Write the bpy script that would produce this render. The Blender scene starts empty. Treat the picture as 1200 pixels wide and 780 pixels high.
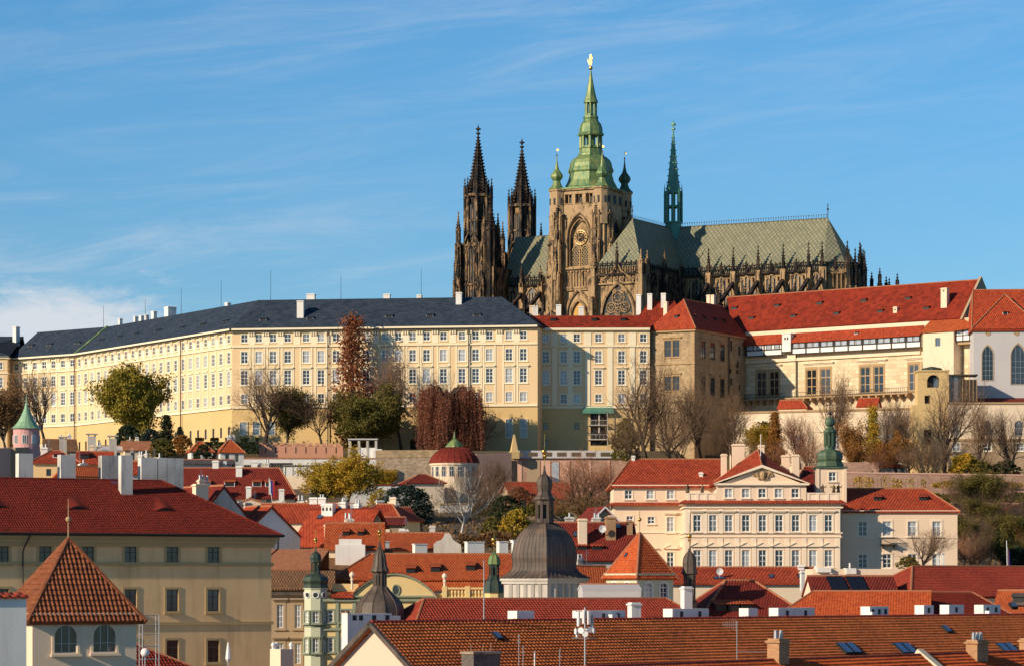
import bpy, math, random
from mathutils import Vector, Matrix
R = math.radians
random.seed(7)
SC = bpy.context.scene
# ------------------------------------------------------------------ camera
F, HZ, EYE = 3500.0, 685.0, 30.0
cam_d = bpy.data.cameras.new('camera')
cam = bpy.data.objects.new('camera', cam_d)
SC.collection.objects.link(cam)
cam.location = (0, 0, EYE)
cam.rotation_euler = (R(90), 0, 0)
cam_d.sensor_width = 36.0
cam_d.lens = F / 1200 * 36
cam_d.shift_y = (HZ - 390) / 1200
cam_d.clip_start = 1.0
cam_d.clip_end = 30000
SC.camera = cam
# ------------------------------------------------------------------ sky and sun
SUN_AZ, SUN_EL = 56.0, 23.0           # degrees to the left of straight behind the camera, above the horizon
sunvec = Vector((-math.sin(R(SUN_AZ)) * math.cos(R(SUN_EL)), -math.cos(R(SUN_AZ)) * math.cos(R(SUN_EL)), math.sin(R(SUN_EL))))
sd = bpy.data.lights.new('sun', 'SUN')
sd.energy = 5.0
sd.angle = R(0.5)
sd.color = (1.0, 0.82, 0.60)
so = bpy.data.objects.new('sun', sd)
SC.collection.objects.link(so)
so.rotation_euler = (-sunvec).to_track_quat('-Z', 'Y').to_euler()
so.location = (-200, -200, 300)
world = bpy.data.worlds.new('World')
SC.world = world
world.use_nodes = True
wt = world.node_tree
bg = wt.nodes['Background']
SKY_STRENGTH = 0.097
bg.inputs['Strength'].default_value = SKY_STRENGTH


def N(nt, typ, **kw):
    n = nt.nodes.new(typ)
    for k, v in kw.items():
        if k.startswith('i_'):
            key = k[2:]
            key = int(key) if key.isdigit() else key.replace('_', ' ')
            n.inputs[key].default_value = v
        else:
            setattr(n, k, v)
    return n


def L(nt, a, b):
    nt.links.new(a, b)


def math_node(nt, op, a, b=None, c=None, clamp=False):
    n = nt.nodes.new('ShaderNodeMath')
    n.operation = op
    n.use_clamp = clamp
    for i, x in enumerate((a, b, c)):
        if x is None:
            continue
        if isinstance(x, (int, float)):
            n.inputs[i].default_value = x
        else:
            nt.links.new(x, n.inputs[i])
    return n.outputs[0]


def mix_node(nt, fac, a, b, blend='MIX'):
    n = nt.nodes.new('ShaderNodeMix')
    n.data_type = 'RGBA'
    n.blend_type = blend
    n.clamp_factor = True
    for i, x in ((0, fac), (6, a), (7, b)):
        if isinstance(x, (int, float)):
            n.inputs[i].default_value = x
        elif isinstance(x, tuple):
            n.inputs[i].default_value = x if len(x) == 4 else x + (1,)
        else:
            nt.links.new(x, n.inputs[i])
    return n.outputs[2]


def smooth(nt, x, lo, hi):
    n = nt.nodes.new('ShaderNodeMapRange')
    n.interpolation_type = 'SMOOTHSTEP'
    n.inputs[1].default_value = lo
    n.inputs[2].default_value = hi
    nt.links.new(x, n.inputs[0])
    return n.outputs[0]


sky = N(wt, 'ShaderNodeTexSky', sky_type='NISHITA', sun_disc=False, sun_elevation=R(SUN_EL), sun_rotation=R(180 + SUN_AZ),
        altitude=200.0, air_density=1.0, dust_density=0.1, ozone_density=5.5)
tc = N(wt, 'ShaderNodeTexCoord')
sep = N(wt, 'ShaderNodeSeparateXYZ')
L(wt, tc.outputs['Generated'], sep.inputs[0])
dx, dz = math_node(wt, 'DIVIDE', sep.outputs[0], math_node(wt, 'MAXIMUM', math_node(wt, 'ABSOLUTE', sep.outputs[1]), 0.05)), sep.outputs[2]


def cloud_noise(sx, sz, shear, scale, detail, seed, dist=0.0):
    cb = N(wt, 'ShaderNodeCombineXYZ')
    L(wt, math_node(wt, 'MULTIPLY', dx, sx), cb.inputs[0])
    L(wt, math_node(wt, 'MULTIPLY', math_node(wt, 'ADD', dz, math_node(wt, 'MULTIPLY', dx, shear)), sz), cb.inputs[1])
    cb.inputs[2].default_value = seed
    nz = N(wt, 'ShaderNodeTexNoise', i_Scale=scale, i_Detail=detail, i_Roughness=0.68, i_Distortion=dist)
    L(wt, cb.outputs[0], nz.inputs['Vector'])
    return nz.outputs[0]


def bump_region(cx, cz, rx, rz):
    a = math_node(wt, 'POWER', math_node(wt, 'DIVIDE', math_node(wt, 'SUBTRACT', dx, cx), rx), 2.0)
    b = math_node(wt, 'POWER', math_node(wt, 'DIVIDE', math_node(wt, 'SUBTRACT', dz, cz), rz), 2.0)
    return math_node(wt, 'EXPONENT', math_node(wt, 'MULTIPLY', math_node(wt, 'ADD', a, b), -1.0))


cir = smooth(wt, cloud_noise(5, 34, -0.12, 2.2, 9, 3.1, 0.9), 0.36, 0.86)
cir_reg = math_node(wt, 'ADD', math_node(wt, 'MULTIPLY', bump_region(-0.14, 0.112, 0.10, 0.022), 0.38),
                    math_node(wt, 'ADD', math_node(wt, 'MULTIPLY', bump_region(0.02, 0.19, 0.30, 0.05), 0.24),
                              math_node(wt, 'MULTIPLY', bump_region(-0.05, 0.09, 0.5, 0.03), 0.10)))
cum = smooth(wt, math_node(wt, 'ADD', cloud_noise(22, 70, 0, 1.6, 8, 9.4, 0.25), math_node(wt, 'MULTIPLY', bump_region(-0.158, 0.086, 0.045, 0.0125), 0.62)), 0.58, 1.08)
cumr = math_node(wt, 'MULTIPLY', cum, smooth(wt, bump_region(-0.15, 0.084, 0.09, 0.02), 0.05, 0.5))
cf = math_node(wt, 'MAXIMUM', math_node(wt, 'MULTIPLY', cir, cir_reg), math_node(wt, 'MULTIPLY', cumr, 0.78), clamp=True)
veil = math_node(wt, 'MULTIPLY', smooth(wt, dz, 0.16, 0.06), 0.018)
cf2 = math_node(wt, 'MAXIMUM', cf, veil)
lift = mix_node(wt, smooth(wt, dz, 0.07, 0.20), (0.78, 1.02, 1.09), (0.72, 1.14, 1.23))
deep = mix_node(wt, smooth(wt, dz, 0.24, 0.6), (1.0, 1.0, 1.0), (0.62, 0.58, 0.60))   # the zenith is deeper than the band over the hill
skybase = mix_node(wt, 1.0, mix_node(wt, 1.0, sky.outputs[0], lift, 'MULTIPLY'), deep, 'MULTIPLY')
skycol = mix_node(wt, cf2, skybase, (7.6, 7.5, 7.7))
L(wt, skycol, bg.inputs['Color'])
SC.view_settings.view_transform = 'Standard'
SC.view_settings.look = 'None'
SC.view_settings.exposure = 0.12
SC.view_settings.gamma = 1.0
SC.view_settings.use_curve_mapping = False


# ------------------------------------------------------------------ geometry helpers
def P(px, py, Y):
    return Vector(((px - 600) * Y / F, Y, EYE + (HZ - py) * Y / F))


class Fr:
    """A facade frame: x runs along the facade to the right, y runs into the building, z is world height."""

    def __init__(s, X, Y, deg):
        s.O = Vector((X, Y, 0))
        s.t = R(deg)
        s.u = Vector((math.cos(s.t), math.sin(s.t), 0))
        s.v = Vector((-math.sin(s.t), math.cos(s.t), 0))

    @staticmethod
    def px(px, Y, deg):
        return Fr((px - 600) * Y / F, Y, deg)

    @staticmethod
    def span(a, b):
        d = b - a
        f = Fr(a.x, a.y, math.degrees(math.atan2(d.y, d.x)))
        f.len = math.hypot(d.x, d.y)
        return f

    def w(s, x, y, z):
        p = s.O + s.u * x + s.v * y
        return Vector((p.x, p.y, z))

    def sx(s, px, y=0.0):
        k = (px - 600) / F
        o = s.O + s.v * y
        return (k * o.y - o.x) / (s.u.x - k * s.u.y)

    def z(s, py, x=0.0, y=0.0):
        return EYE + (HZ - py) * (s.O + s.u * x + s.v * y).y / F

    def side(s, x, y, deg):
        """a frame at local point x, y turned by deg"""
        p = s.w(x, y, 0)
        return Fr(p.x, p.y, math.degrees(s.t) + deg)


class MB:
    def __init__(s, fr=None):
        s.v, s.f, s.m = [], [], []
        s.fr = fr

    def W(s, p):
        return s.fr.w(*p) if s.fr else Vector(p)

    def face(s, pts, m=0):
        i = len(s.v)
        for p in pts:
            s.v.append(tuple(s.W(p)))
        s.f.append(tuple(range(i, i + len(pts))))
        s.m.append(m)

    def box(s, x0, x1, y0, y1, z0, z1, m=0, taper=0.0):
        t = taper
        a = [(x0, y0, z0), (x1, y0, z0), (x1, y1, z0), (x0, y1, z0), (x0 + t, y0 + t, z1), (x1 - t, y0 + t, z1), (x1 - t, y1 - t, z1), (x0 + t, y1 - t, z1)]
        i = len(s.v)
        s.v += [tuple(s.W(p)) for p in a]
        for q in ((0, 3, 2, 1), (4, 5, 6, 7), (0, 1, 5, 4), (1, 2, 6, 5), (2, 3, 7, 6), (3, 0, 4, 7)):
            s.f.append(tuple(i + k for k in q))
            s.m.append(m)

    def slab(s, pts, th, m=0, m2=None):
        """a planar polygon with thickness th, top face given counter-clockwise seen from outside"""
        w = [s.W(p) for p in pts]
        n = (w[1] - w[0]).cross(w[2] - w[0])
        if n.length < 1e-9:
            n = (w[2] - w[0]).cross(w[3] - w[0])
        n.normalize()
        i = len(s.v)
        k = len(w)
        s.v += [tuple(p) for p in w] + [tuple(p - n * th) for p in w]
        m2 = m if m2 is None else m2
        s.f.append(tuple(range(i, i + k)))
        s.m.append(m)
        s.f.append(tuple(range(i + 2 * k - 1, i + k - 1, -1)))
        s.m.append(m2)
        for j in range(k):
            j2 = (j + 1) % k
            s.f.append((i + j2, i + j, i + k + j, i + k + j2))
            s.m.append(m2)

    def prism(s, pts2, z0, z1, m=0):
        """pts2: list of local (x, y), counter-clockwise from above"""
        k = len(pts2)
        i = len(s.v)
        s.v += [tuple(s.W((x, y, z0))) for x, y in pts2] + [tuple(s.W((x, y, z1))) for x, y in pts2]
        s.f.append(tuple(range(i + k, i + 2 * k)))
        s.m.append(m)
        s.f.append(tuple(range(i + k - 1, i - 1, -1)))
        s.m.append(m)
        for j in range(k):
            j2 = (j + 1) % k
            s.f.append((i + j, i + j2, i + k + j2, i + k + j))
            s.m.append(m)

    def lathe(s, c, prof, n=8, m=0, rot=0.0, sq=None, cap=True):
        """prof: list of (radius, z); c: local (x, y)"""
        i = len(s.v)
        for r, z in prof:
            for k in range(n):
                a = rot + 2 * math.pi * k / n
                s.v.append(tuple(s.W((c[0] + r * math.cos(a), c[1] + r * math.sin(a), z))))
        for j in range(len(prof) - 1):
            for k in range(n):
                k2 = (k + 1) % n
                s.f.append((i + j * n + k, i + j * n + k2, i + (j + 1) * n + k2, i + (j + 1) * n + k))
                s.m.append(m)
        if cap:
            s.f.append(tuple(i + (len(prof) - 1) * n + k for k in range(n)))
            s.m.append(m)
            s.f.append(tuple(i + k for k in reversed(range(n))))
            s.m.append(m)

    def tube(s, a, b, r0, r1=None, n=5, m=0, cap=True):
        r1 = r0 if r1 is None else r1
        a, b = s.W(a), s.W(b)
        d = b - a
        if d.length < 1e-6:
            return
        d.normalize()
        e = d.orthogonal().normalized()
        g = d.cross(e)
        i = len(s.v)
        for p, r in ((a, r0), (b, r1)):
            for k in range(n):
                t = 2 * math.pi * k / n
                q = p + (e * math.cos(t) + g * math.sin(t)) * r
                s.v.append((q.x, q.y, q.z))
        for k in range(n):
            k2 = (k + 1) % n
            s.f.append((i + k, i + k2, i + n + k2, i + n + k))
            s.m.append(m)
        if cap:
            s.f.append(tuple(i + n + k for k in range(n)))
            s.m.append(m)
            s.f.append(tuple(i + k for k in reversed(range(n))))
            s.m.append(m)

    def path(s, pts, r, n=4, m=0):
        for a, b in zip(pts, pts[1:]):
            s.tube(a, b, r, n=n, m=m)

    def ball(s, c, r, m=0, n=10, sz=1.0):
        prof = [(max(r * math.sin(math.pi * k / 6), 0.002), c[2] - r * sz * math.cos(math.pi * k / 6)) for k in range(7)]
        s.lathe((c[0], c[1]), prof, n, m)

    def wall(s, x0, x1, z0, z1, holes=(), depth=0.25, y=0.0, m=0, flip=False):
        """a wall face on the plane y with rectangular holes (hx0, hx1, hz0, hz1) and reveals going inwards"""
        holes = [h for h in holes if h[0] > x0 + .02 and h[1] < x1 - .02 and h[2] > z0 + .02 and h[3] < z1 - .02]
        xs = sorted({round(q, 4) for q in [x0, x1] + [h[0] for h in holes] + [h[1] for h in holes]})
        zs = sorted({round(q, 4) for q in [z0, z1] + [h[2] for h in holes] + [h[3] for h in holes]})
        for za, zb in zip(zs, zs[1:]):
            zc = (za + zb) / 2
            row = [h for h in holes if h[2] < zc < h[3]]
            start = None
            for xa, xb in zip(xs, xs[1:]):
                xc = (xa + xb) / 2
                if any(h[0] < xc < h[1] for h in row):
                    if start is not None:
                        s.face([(start, y, za), (xa, y, za), (xa, y, zb), (start, y, zb)], m)
                        start = None
                elif start is None:
                    start = xa
            if start is not None:
                s.face([(start, y, za), (x1, y, za), (x1, y, zb), (start, y, zb)], m)
        for a, b, c, d in holes:
            e = y + depth
            s.face([(a, y, c), (a, e, c), (a, e, d), (a, y, d)], m)
            s.face([(b, y, c), (b, y, d), (b, e, d), (b, e, c)], m)
            s.face([(a, y, c), (b, y, c), (b, e, c), (a, e, c)], m)
            s.face([(a, y, d), (a, e, d), (b, e, d), (b, y, d)], m)

    def mesh(s, name, mats, O=Vector((0, 0, 0)), smooth=False, uv=True):
        me = bpy.data.meshes.new(name)
        vs = [(x - O.x, y - O.y, z - O.z) for x, y, z in s.v]
        me.from_pydata(vs, [], s.f)
        if not isinstance(mats, (list, tuple)):
            mats = [mats]
        for mm in mats:
            me.materials.append(mm)
        if len(mats) > 1:
            me.polygons.foreach_set('material_index', s.m)
        if smooth:
            me.polygons.foreach_set('use_smooth', [True] * len(s.f))
        if uv:
            lay = me.uv_layers.new(name='UVMap')
            buf = []
            for f in s.f:
                p0, p1, p2 = (Vector(s.v[f[0]]), Vector(s.v[f[1]]), Vector(s.v[f[2]]))
                n = (p1 - p0).cross(p2 - p0)
                if n.length < 1e-9 and len(f) > 3:
                    n = (p2 - p0).cross(Vector(s.v[f[3]]) - p0)
                if n.length < 1e-12:
                    n = Vector((0, 0, 1))
                n.normalize()
                t = Vector((-n.y, n.x, 0))
                t = Vector((1, 0, 0)) if t.length < 1e-3 else t.normalized()
                b = n.cross(t)
                for k in f:
                    q = s.v[k]
                    buf.append(q[0] * t.x + q[1] * t.y)
                    buf.append(q[0] * b.x + q[1] * b.y + q[2] * b.z)
            lay.data.foreach_set('uv', buf)
        me.validate(verbose=False)
        me.update()
        return me

    def build(s, name, mats, parent=None, smooth=False, uv=True, base=None):
        """link as ONE object; its origin is the parent's (parts) or base (things)"""
        O = base if base is not None else (wloc(parent) if parent else Vector((0, 0, 0)))
        ob = bpy.data.objects.new(name, s.mesh(name, mats, O, smooth, uv))
        SC.collection.objects.link(ob)
        if parent:
            ob.parent = parent
            if base is not None:
                ob.location = base - wloc(parent)
        elif base is not None:
            ob.location = base
        return ob


def wloc(o):
    p = Vector((0, 0, 0))
    while o:
        p = p + o.location
        o = o.parent
    return p


def tag(o, label=None, cat=None, group=None, kind=None):
    for k, v in (('label', label), ('category', cat), ('group', group), ('kind', kind)):
        if v:
            o[k] = v
    return o


def thing(name, label, cat, loc, group=None):
    o = bpy.data.objects.new(name, None)
    o.empty_display_size = 0.5
    SC.collection.objects.link(o)
    o.location = loc
    return tag(o, label, cat, group)


def put(name, mesh, parent, loc, rz=0.0, scale=None):
    o = bpy.data.objects.new(name, mesh)
    SC.collection.objects.link(o)
    if parent:
        o.parent = parent
        o.location = loc - wloc(parent)
    else:
        o.location = loc
    o.rotation_euler = (0, 0, rz)
    if scale:
        o.scale = scale
    return o


def offset_line(pts, d):
    """move a polyline (left to right) inwards (to +v side) by d, mitred"""
    out = []
    for i, p in enumerate(pts):
        ns = []
        if i > 0:
            e = (pts[i] - pts[i - 1]).normalized()
            ns.append(Vector((-e.y, e.x)))
        if i < len(pts) - 1:
            e = (pts[i + 1] - pts[i]).normalized()
            ns.append(Vector((-e.y, e.x)))
        if len(ns) == 1:
            out.append(p + ns[0] * d)
        else:
            b = (ns[0] + ns[1]).normalized()
            out.append(p + b * (d / b.dot(ns[0])))
    return out


# ------------------------------------------------------------------ materials
def new_mat(name):
    m = bpy.data.materials.new(name)
    m.use_nodes = True
    return m, m.node_tree, m.node_tree.nodes['Principled BSDF']


def c4(c, k=1.0):
    return (c[0] * k, c[1] * k, c[2] * k, 1)


def pos_noise(nt, scale, detail=4, rough=0.55, stretch=(1, 1, 1)):
    g = N(nt, 'ShaderNodeNewGeometry')
    mp = N(nt, 'ShaderNodeMapping')
    mp.inputs['Scale'].default_value = stretch
    L(nt, g.outputs['Position'], mp.inputs[0])
    nz = N(nt, 'ShaderNodeTexNoise', i_Scale=scale, i_Detail=detail, i_Roughness=rough)
    L(nt, mp.outputs[0], nz.inputs['Vector'])
    return nz.outputs[0]


def bump(nt, b, h, strength, dist=0.05):
    bn = N(nt, 'ShaderNodeBump', i_Strength=strength, i_Distance=dist)
    L(nt, h, bn.inputs['Height'])
    L(nt, bn.outputs[0], b.inputs['Normal'])


def plaster(name, col, dirt=None, amt=0.35, rough=0.92):
    m, nt, b = new_mat(name)
    dirt = dirt or (col[0] * 0.62, col[1] * 0.58, col[2] * 0.55)
    big = smooth(nt, pos_noise(nt, 0.22, 5), 0.35, 0.75)
    streak = smooth(nt, pos_noise(nt, 0.9, 5, 0.65, (1.3, 1.3, 0.16)), 0.48, 0.78)
    fine = pos_noise(nt, 5.0, 3)
    f = math_node(nt, 'MULTIPLY', math_node(nt, 'ADD', math_node(nt, 'MULTIPLY', big, 0.5), math_node(nt, 'MULTIPLY', streak, 0.7)), amt, clamp=True)
    c = mix_node(nt, f, c4(col), c4(dirt))
    c = mix_node(nt, math_node(nt, 'MULTIPLY', fine, 0.16), c, c4(col, 1.25))
    L(nt, c, b.inputs['Base Color'])
    b.inputs['Roughness'].default_value = rough
    b.inputs['Specular IOR Level'].default_value = 0.15
    bump(nt, b, pos_noise(nt, 9.0, 4), 0.25, 0.02)
    return m


def flat(name, col, rough=0.7, metal=0.0, amt=0.2, scale=1.5):
    m, nt, b = new_mat(name)
    c = mix_node(nt, math_node(nt, 'MULTIPLY', pos_noise(nt, scale, 5, 0.6), amt * 2, clamp=True), c4(col), c4(col, 0.55))
    L(nt, c, b.inputs['Base Color'])
    b.inputs['Roughness'].default_value = rough
    b.inputs['Metallic'].default_value = metal
    return m


def tiles(name, c1, c2, pu=0.3, pv=0.36, bumpk=0.8, dark=None, moss=0.25):
    """clay tiles: courses across the slope, columns down it, each tile its own tone"""
    m, nt, b = new_mat(name)
    uv = N(nt, 'ShaderNodeUVMap')
    sp = N(nt, 'ShaderNodeSeparateXYZ')
    L(nt, uv.outputs[0], sp.inputs[0])
    v = math_node(nt, 'DIVIDE', sp.outputs[1], pv)
    row = math_node(nt, 'FLOOR', v)
    fv = math_node(nt, 'FRACT', v)
    u = math_node(nt, 'ADD', math_node(nt, 'DIVIDE', sp.outputs[0], pu), math_node(nt, 'MULTIPLY', math_node(nt, 'MODULO', row, 2.0), 0.5))
    colm = math_node(nt, 'FLOOR', u)
    fu = math_node(nt, 'FRACT', u)
    cb = N(nt, 'ShaderNodeCombineXYZ')
    L(nt, colm, cb.inputs[0])
    L(nt, row, cb.inputs[1])
    wn = N(nt, 'ShaderNodeTexWhiteNoise', noise_dimensions='2D')
    L(nt, cb.outputs[0], wn.inputs['Vector'])
    patch = smooth(nt, pos_noise(nt, 0.28, 5, 0.6), 0.32, 0.72)
    f = math_node(nt, 'ADD', math_node(nt, 'MULTIPLY', wn.outputs[0], 0.72), math_node(nt, 'MULTIPLY', patch, 0.24), clamp=True)
    c = mix_node(nt, f, c4(c1), c4(c2))
    dk = dark or (c2[0] * 0.35, c2[1] * 0.4, c2[2] * 0.5)
    grime = smooth(nt, pos_noise(nt, 0.7, 6, 0.7), 0.52, 0.8)
    c = mix_node(nt, math_node(nt, 'MULTIPLY', grime, moss), c, c4(dk))
    L(nt, c, b.inputs['Base Color'])
    b.inputs['Roughness'].default_value = 0.8
    b.inputs['Specular IOR Level'].default_value = 0.15
    hump = math_node(nt, 'SINE', math_node(nt, 'MULTIPLY', fu, math.pi))
    saw = math_node(nt, 'SUBTRACT', 1.0, fv)
    h = math_node(nt, 'ADD', math_node(nt, 'MULTIPLY', hump, 0.6), saw)
    bump(nt, b, h, bumpk, 0.12)
    return m


def clay(name, c1, c2, dk, moss=0.3, sc=3.2):
    """tone of real modelled tiles: tile-sized variation and grime"""
    m, nt, b = new_mat(name)
    a = pos_noise(nt, sc, 2, 0.5)
    big = smooth(nt, pos_noise(nt, 0.3, 4), 0.35, 0.7)
    f = math_node(nt, 'ADD', math_node(nt, 'MULTIPLY', smooth(nt, a, 0.35, 0.68), 0.7), math_node(nt, 'MULTIPLY', big, 0.35), clamp=True)
    c = mix_node(nt, f, c4(c1), c4(c2))
    g = smooth(nt, pos_noise(nt, 1.4, 6, 0.7), 0.5, 0.75)
    c = mix_node(nt, math_node(nt, 'MULTIPLY', g, moss), c, c4(dk))
    L(nt, c, b.inputs['Base Color'])
    b.inputs['Roughness'].default_value = 0.82
    b.inputs['Specular IOR Level'].default_value = 0.18
    return m


def masonry(name, c1, c2, mortar, bw=0.9, bh=0.42, amt=0.5, bumpk=0.4, msize=0.02):
    m, nt, b = new_mat(name)
    uv = N(nt, 'ShaderNodeUVMap')
    br = N(nt, 'ShaderNodeTexBrick', i_Color1=c4(c1), i_Color2=c4(c2), i_Mortar=c4(mortar), i_Scale=1.0, i_Mortar_Size=msize)
    br.inputs['Brick Width'].default_value = bw
    br.inputs['Row Height'].default_value = bh
    br.inputs['Bias'].default_value = 0.0
    L(nt, uv.outputs[0], br.inputs['Vector'])
    st = smooth(nt, pos_noise(nt, 0.5, 6, 0.65, (1, 1, 0.4)), 0.42, 0.75)
    c = mix_node(nt, math_node(nt, 'MULTIPLY', st, amt), br.outputs[0], c4(c2, 0.45))
    L(nt, c, b.inputs['Base Color'])
    b.inputs['Roughness'].default_value = 0.9
    h = math_node(nt, 'ADD', math_node(nt, 'MULTIPLY', br.outputs['Fac'], -1.0), math_node(nt, 'MULTIPLY', pos_noise(nt, 4, 4), 0.6))
    bump(nt, b, h, bumpk, 0.05)
    return m


def gothic(name, light, soot, bias=0.5):
    """carved sandstone, black with soot where rain has not washed it"""
    m, nt, b = new_mat(name)
    a = pos_noise(nt, 0.8, 7, 0.72, (1, 1, 0.38))
    f = smooth(nt, a, bias - 0.1, bias + 0.1)
    fine = pos_noise(nt, 2.4, 4, 0.7)
    c = mix_node(nt, f, c4(light), c4(soot))
    c = mix_node(nt, math_node(nt, 'MULTIPLY', fine, 0.5), c, c4(soot, 1.3))
    L(nt, c, b.inputs['Base Color'])
    b.inputs['Roughness'].default_value = 0.95
    b.inputs['Specular IOR Level'].default_value = 0.1
    bump(nt, b, pos_noise(nt, 1.6, 6, 0.75), 0.7, 0.25)
    return m


def copper(name, c1, c2, streak, rough=0.55, metal=0.15):
    m, nt, b = new_mat(name)
    a = smooth(nt, pos_noise(nt, 0.8, 6, 0.7, (1, 1, 0.22)), 0.35, 0.7)
    c = mix_node(nt, a, c4(c1), c4(c2))
    s2 = smooth(nt, pos_noise(nt, 1.7, 5, 0.7, (1.2, 1.2, 0.2)), 0.5, 0.75)
    c = mix_node(nt, math_node(nt, 'MULTIPLY', s2, 0.6), c, c4(streak))
    L(nt, c, b.inputs['Base Color'])
    b.inputs['Roughness'].default_value = rough
    b.inputs['Metallic'].default_value = metal
    bump(nt, b, pos_noise(nt, 1.2, 3), 0.2, 0.1)
    return m


def diamond_roof(name, c1, c2, c3, pu=1.3, pv=1.6):
    """the choir's lozenge-patterned slates"""
    m, nt, b = new_mat(name)
    uv = N(nt, 'ShaderNodeUVMap')
    sp = N(nt, 'ShaderNodeSeparateXYZ')
    L(nt, uv.outputs[0], sp.inputs[0])
    u, v = math_node(nt, 'DIVIDE', sp.outputs[0], pu), math_node(nt, 'DIVIDE', sp.outputs[1], pv)
    p = math_node(nt, 'PINGPONG', math_node(nt, 'ADD', u, v), 0.5)
    q = math_node(nt, 'PINGPONG', math_node(nt, 'SUBTRACT', u, v), 0.5)
    d = math_node(nt, 'MINIMUM', p, q)
    line = smooth(nt, d, 0.18, 0.08)
    cb = N(nt, 'ShaderNodeCombineXYZ')
    L(nt, math_node(nt, 'FLOOR', math_node(nt, 'ADD', u, v)), cb.inputs[0])
    L(nt, math_node(nt, 'FLOOR', math_node(nt, 'SUBTRACT', u, v)), cb.inputs[1])
    wn = N(nt, 'ShaderNodeTexWhiteNoise', noise_dimensions='2D')
    L(nt, cb.outputs[0], wn.inputs['Vector'])
    c = mix_node(nt, math_node(nt, 'ADD', math_node(nt, 'MULTIPLY', wn.outputs[0], 0.5), math_node(nt, 'MULTIPLY', pos_noise(nt, 0.6, 5, 0.7), 0.5)), c4(c1), c4(c2))
    c = mix_node(nt, math_node(nt, 'MULTIPLY', line, 0.6), c, c4(c3))
    L(nt, c, b.inputs['Base Color'])
    b.inputs['Roughness'].default_value = 0.7
    b.inputs['Specular IOR Level'].default_value = 0.2
    bump(nt, b, pos_noise(nt, 3, 4), 0.3, 0.1)
    return m


def glass(name, dark, pale, thr=0.5, rough=0.12):
    """window glass: most panes dark, some with curtains or blinds drawn behind"""
    m, nt, b = new_mat(name)
    oi = N(nt, 'ShaderNodeObjectInfo')
    f = smooth(nt, oi.outputs['Random'], thr - 0.1, thr + 0.35)
    f2 = math_node(nt, 'MULTIPLY', f, math_node(nt, 'ADD', 0.45, math_node(nt, 'MULTIPLY', pos_noise(nt, 1.1, 3), 0.9)), clamp=True)
    L(nt, mix_node(nt, f2, c4(dark), c4(pale)), b.inputs['Base Color'])
    b.inputs['Roughness'].default_value = rough
    b.inputs['Specular IOR Level'].default_value = 0.9
    bump(nt, b, pos_noise(nt, 0.8, 2), 0.06, 0.1)
    return m


def leaf(name, c1, c2, c3, tr=0.25, sc=0.35):
    m, nt, b = new_mat(name)
    g = N(nt, 'ShaderNodeNewGeometry')
    a = pos_noise(nt, sc, 3, 0.6)
    f = smooth(nt, a, 0.35, 0.65)
    c = mix_node(nt, f, c4(c1), c4(c2))
    c = mix_node(nt, math_node(nt, 'MULTIPLY', smooth(nt, g.outputs['Random Per Island'], 0.4, 1.0), 0.7), c, c4(c3))
    L(nt, c, b.inputs['Base Color'])
    b.inputs['Roughness'].default_value = 0.65
    b.inputs['Specular IOR Level'].default_value = 0.2
    t = N(nt, 'ShaderNodeBsdfTranslucent')
    L(nt, c, t.inputs['Color'])
    mx = N(nt, 'ShaderNodeMixShader', i_0=tr)
    L(nt, b.outputs[0], mx.inputs[1])
    L(nt, t.outputs[0], mx.inputs[2])
    L(nt, mx.outputs[0], nt.nodes['Material Output'].inputs['Surface'])
    return m


M = {}
M['castle_yellow'] = plaster('castle_yellow', (0.76, 0.56, 0.33), (0.58, 0.40, 0.22), 0.25)
M['castle_trim'] = plaster('castle_trim', (0.86, 0.76, 0.55), (0.64, 0.52, 0.34), 0.25)
M['castle_base'] = plaster('castle_base', (0.66, 0.47, 0.22), (0.48, 0.33, 0.16), 0.45)
M['slate'] = tiles('slate', (0.020, 0.034, 0.056), (0.05, 0.066, 0.092), 0.9, 0.55, 0.4, (0.02, 0.028, 0.04), 0.3)
M['castle_red'] = tiles('castle_red', (0.31, 0.040, 0.018), (0.15, 0.019, 0.010), 0.9, 0.8, 0.6, (0.09, 0.028, 0.02), 0.5)
M['red_tile'] = tiles('red_tile', (0.49, 0.082, 0.032), (0.27, 0.040, 0.019), 0.42, 0.5, 0.9, (0.11, 0.04, 0.028), 0.6)
M['orange_tile'] = tiles('orange_tile', (0.53, 0.125, 0.038), (0.35, 0.064, 0.022), 0.3, 0.38, 0.7, (0.16, 0.06, 0.035), 0.55)
M['dark_red_tile'] = tiles('dark_red_tile', (0.26, 0.040, 0.024), (0.15, 0.024, 0.018), 0.3, 0.38, 0.9, (0.07, 0.02, 0.015), 0.4)
M['brown_tile'] = tiles('brown_tile', (0.25, 0.13, 0.065), (0.15, 0.085, 0.05), 0.3, 0.36, 0.8, (0.06, 0.04, 0.03), 0.5)
M['salmon_tile'] = tiles('salmon_tile', (0.46, 0.20, 0.10), (0.34, 0.13, 0.07), 0.3, 0.36, 0.5, (0.2, 0.09, 0.05), 0.3)
M['stone_gold'] = gothic('stone_gold', (0.53, 0.355, 0.19), (0.042, 0.034, 0.028), 0.55)
M['stone_plain'] = gothic('stone_plain', (0.54, 0.375, 0.21), (0.12, 0.085, 0.055), 0.60)
M['stone_soot'] = gothic('stone_soot', (0.42, 0.27, 0.145), (0.024, 0.022, 0.022), 0.47)
M['stone_black'] = gothic('stone_black', (0.13, 0.09, 0.06), (0.020, 0.018, 0.018), 0.44)
M['void'] = flat('void', (0.012, 0.012, 0.014), 0.6)
M['tracery_glass'] = glass('tracery_glass', (0.03, 0.028, 0.026), (0.08, 0.07, 0.06), 0.9, 0.3)
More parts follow.
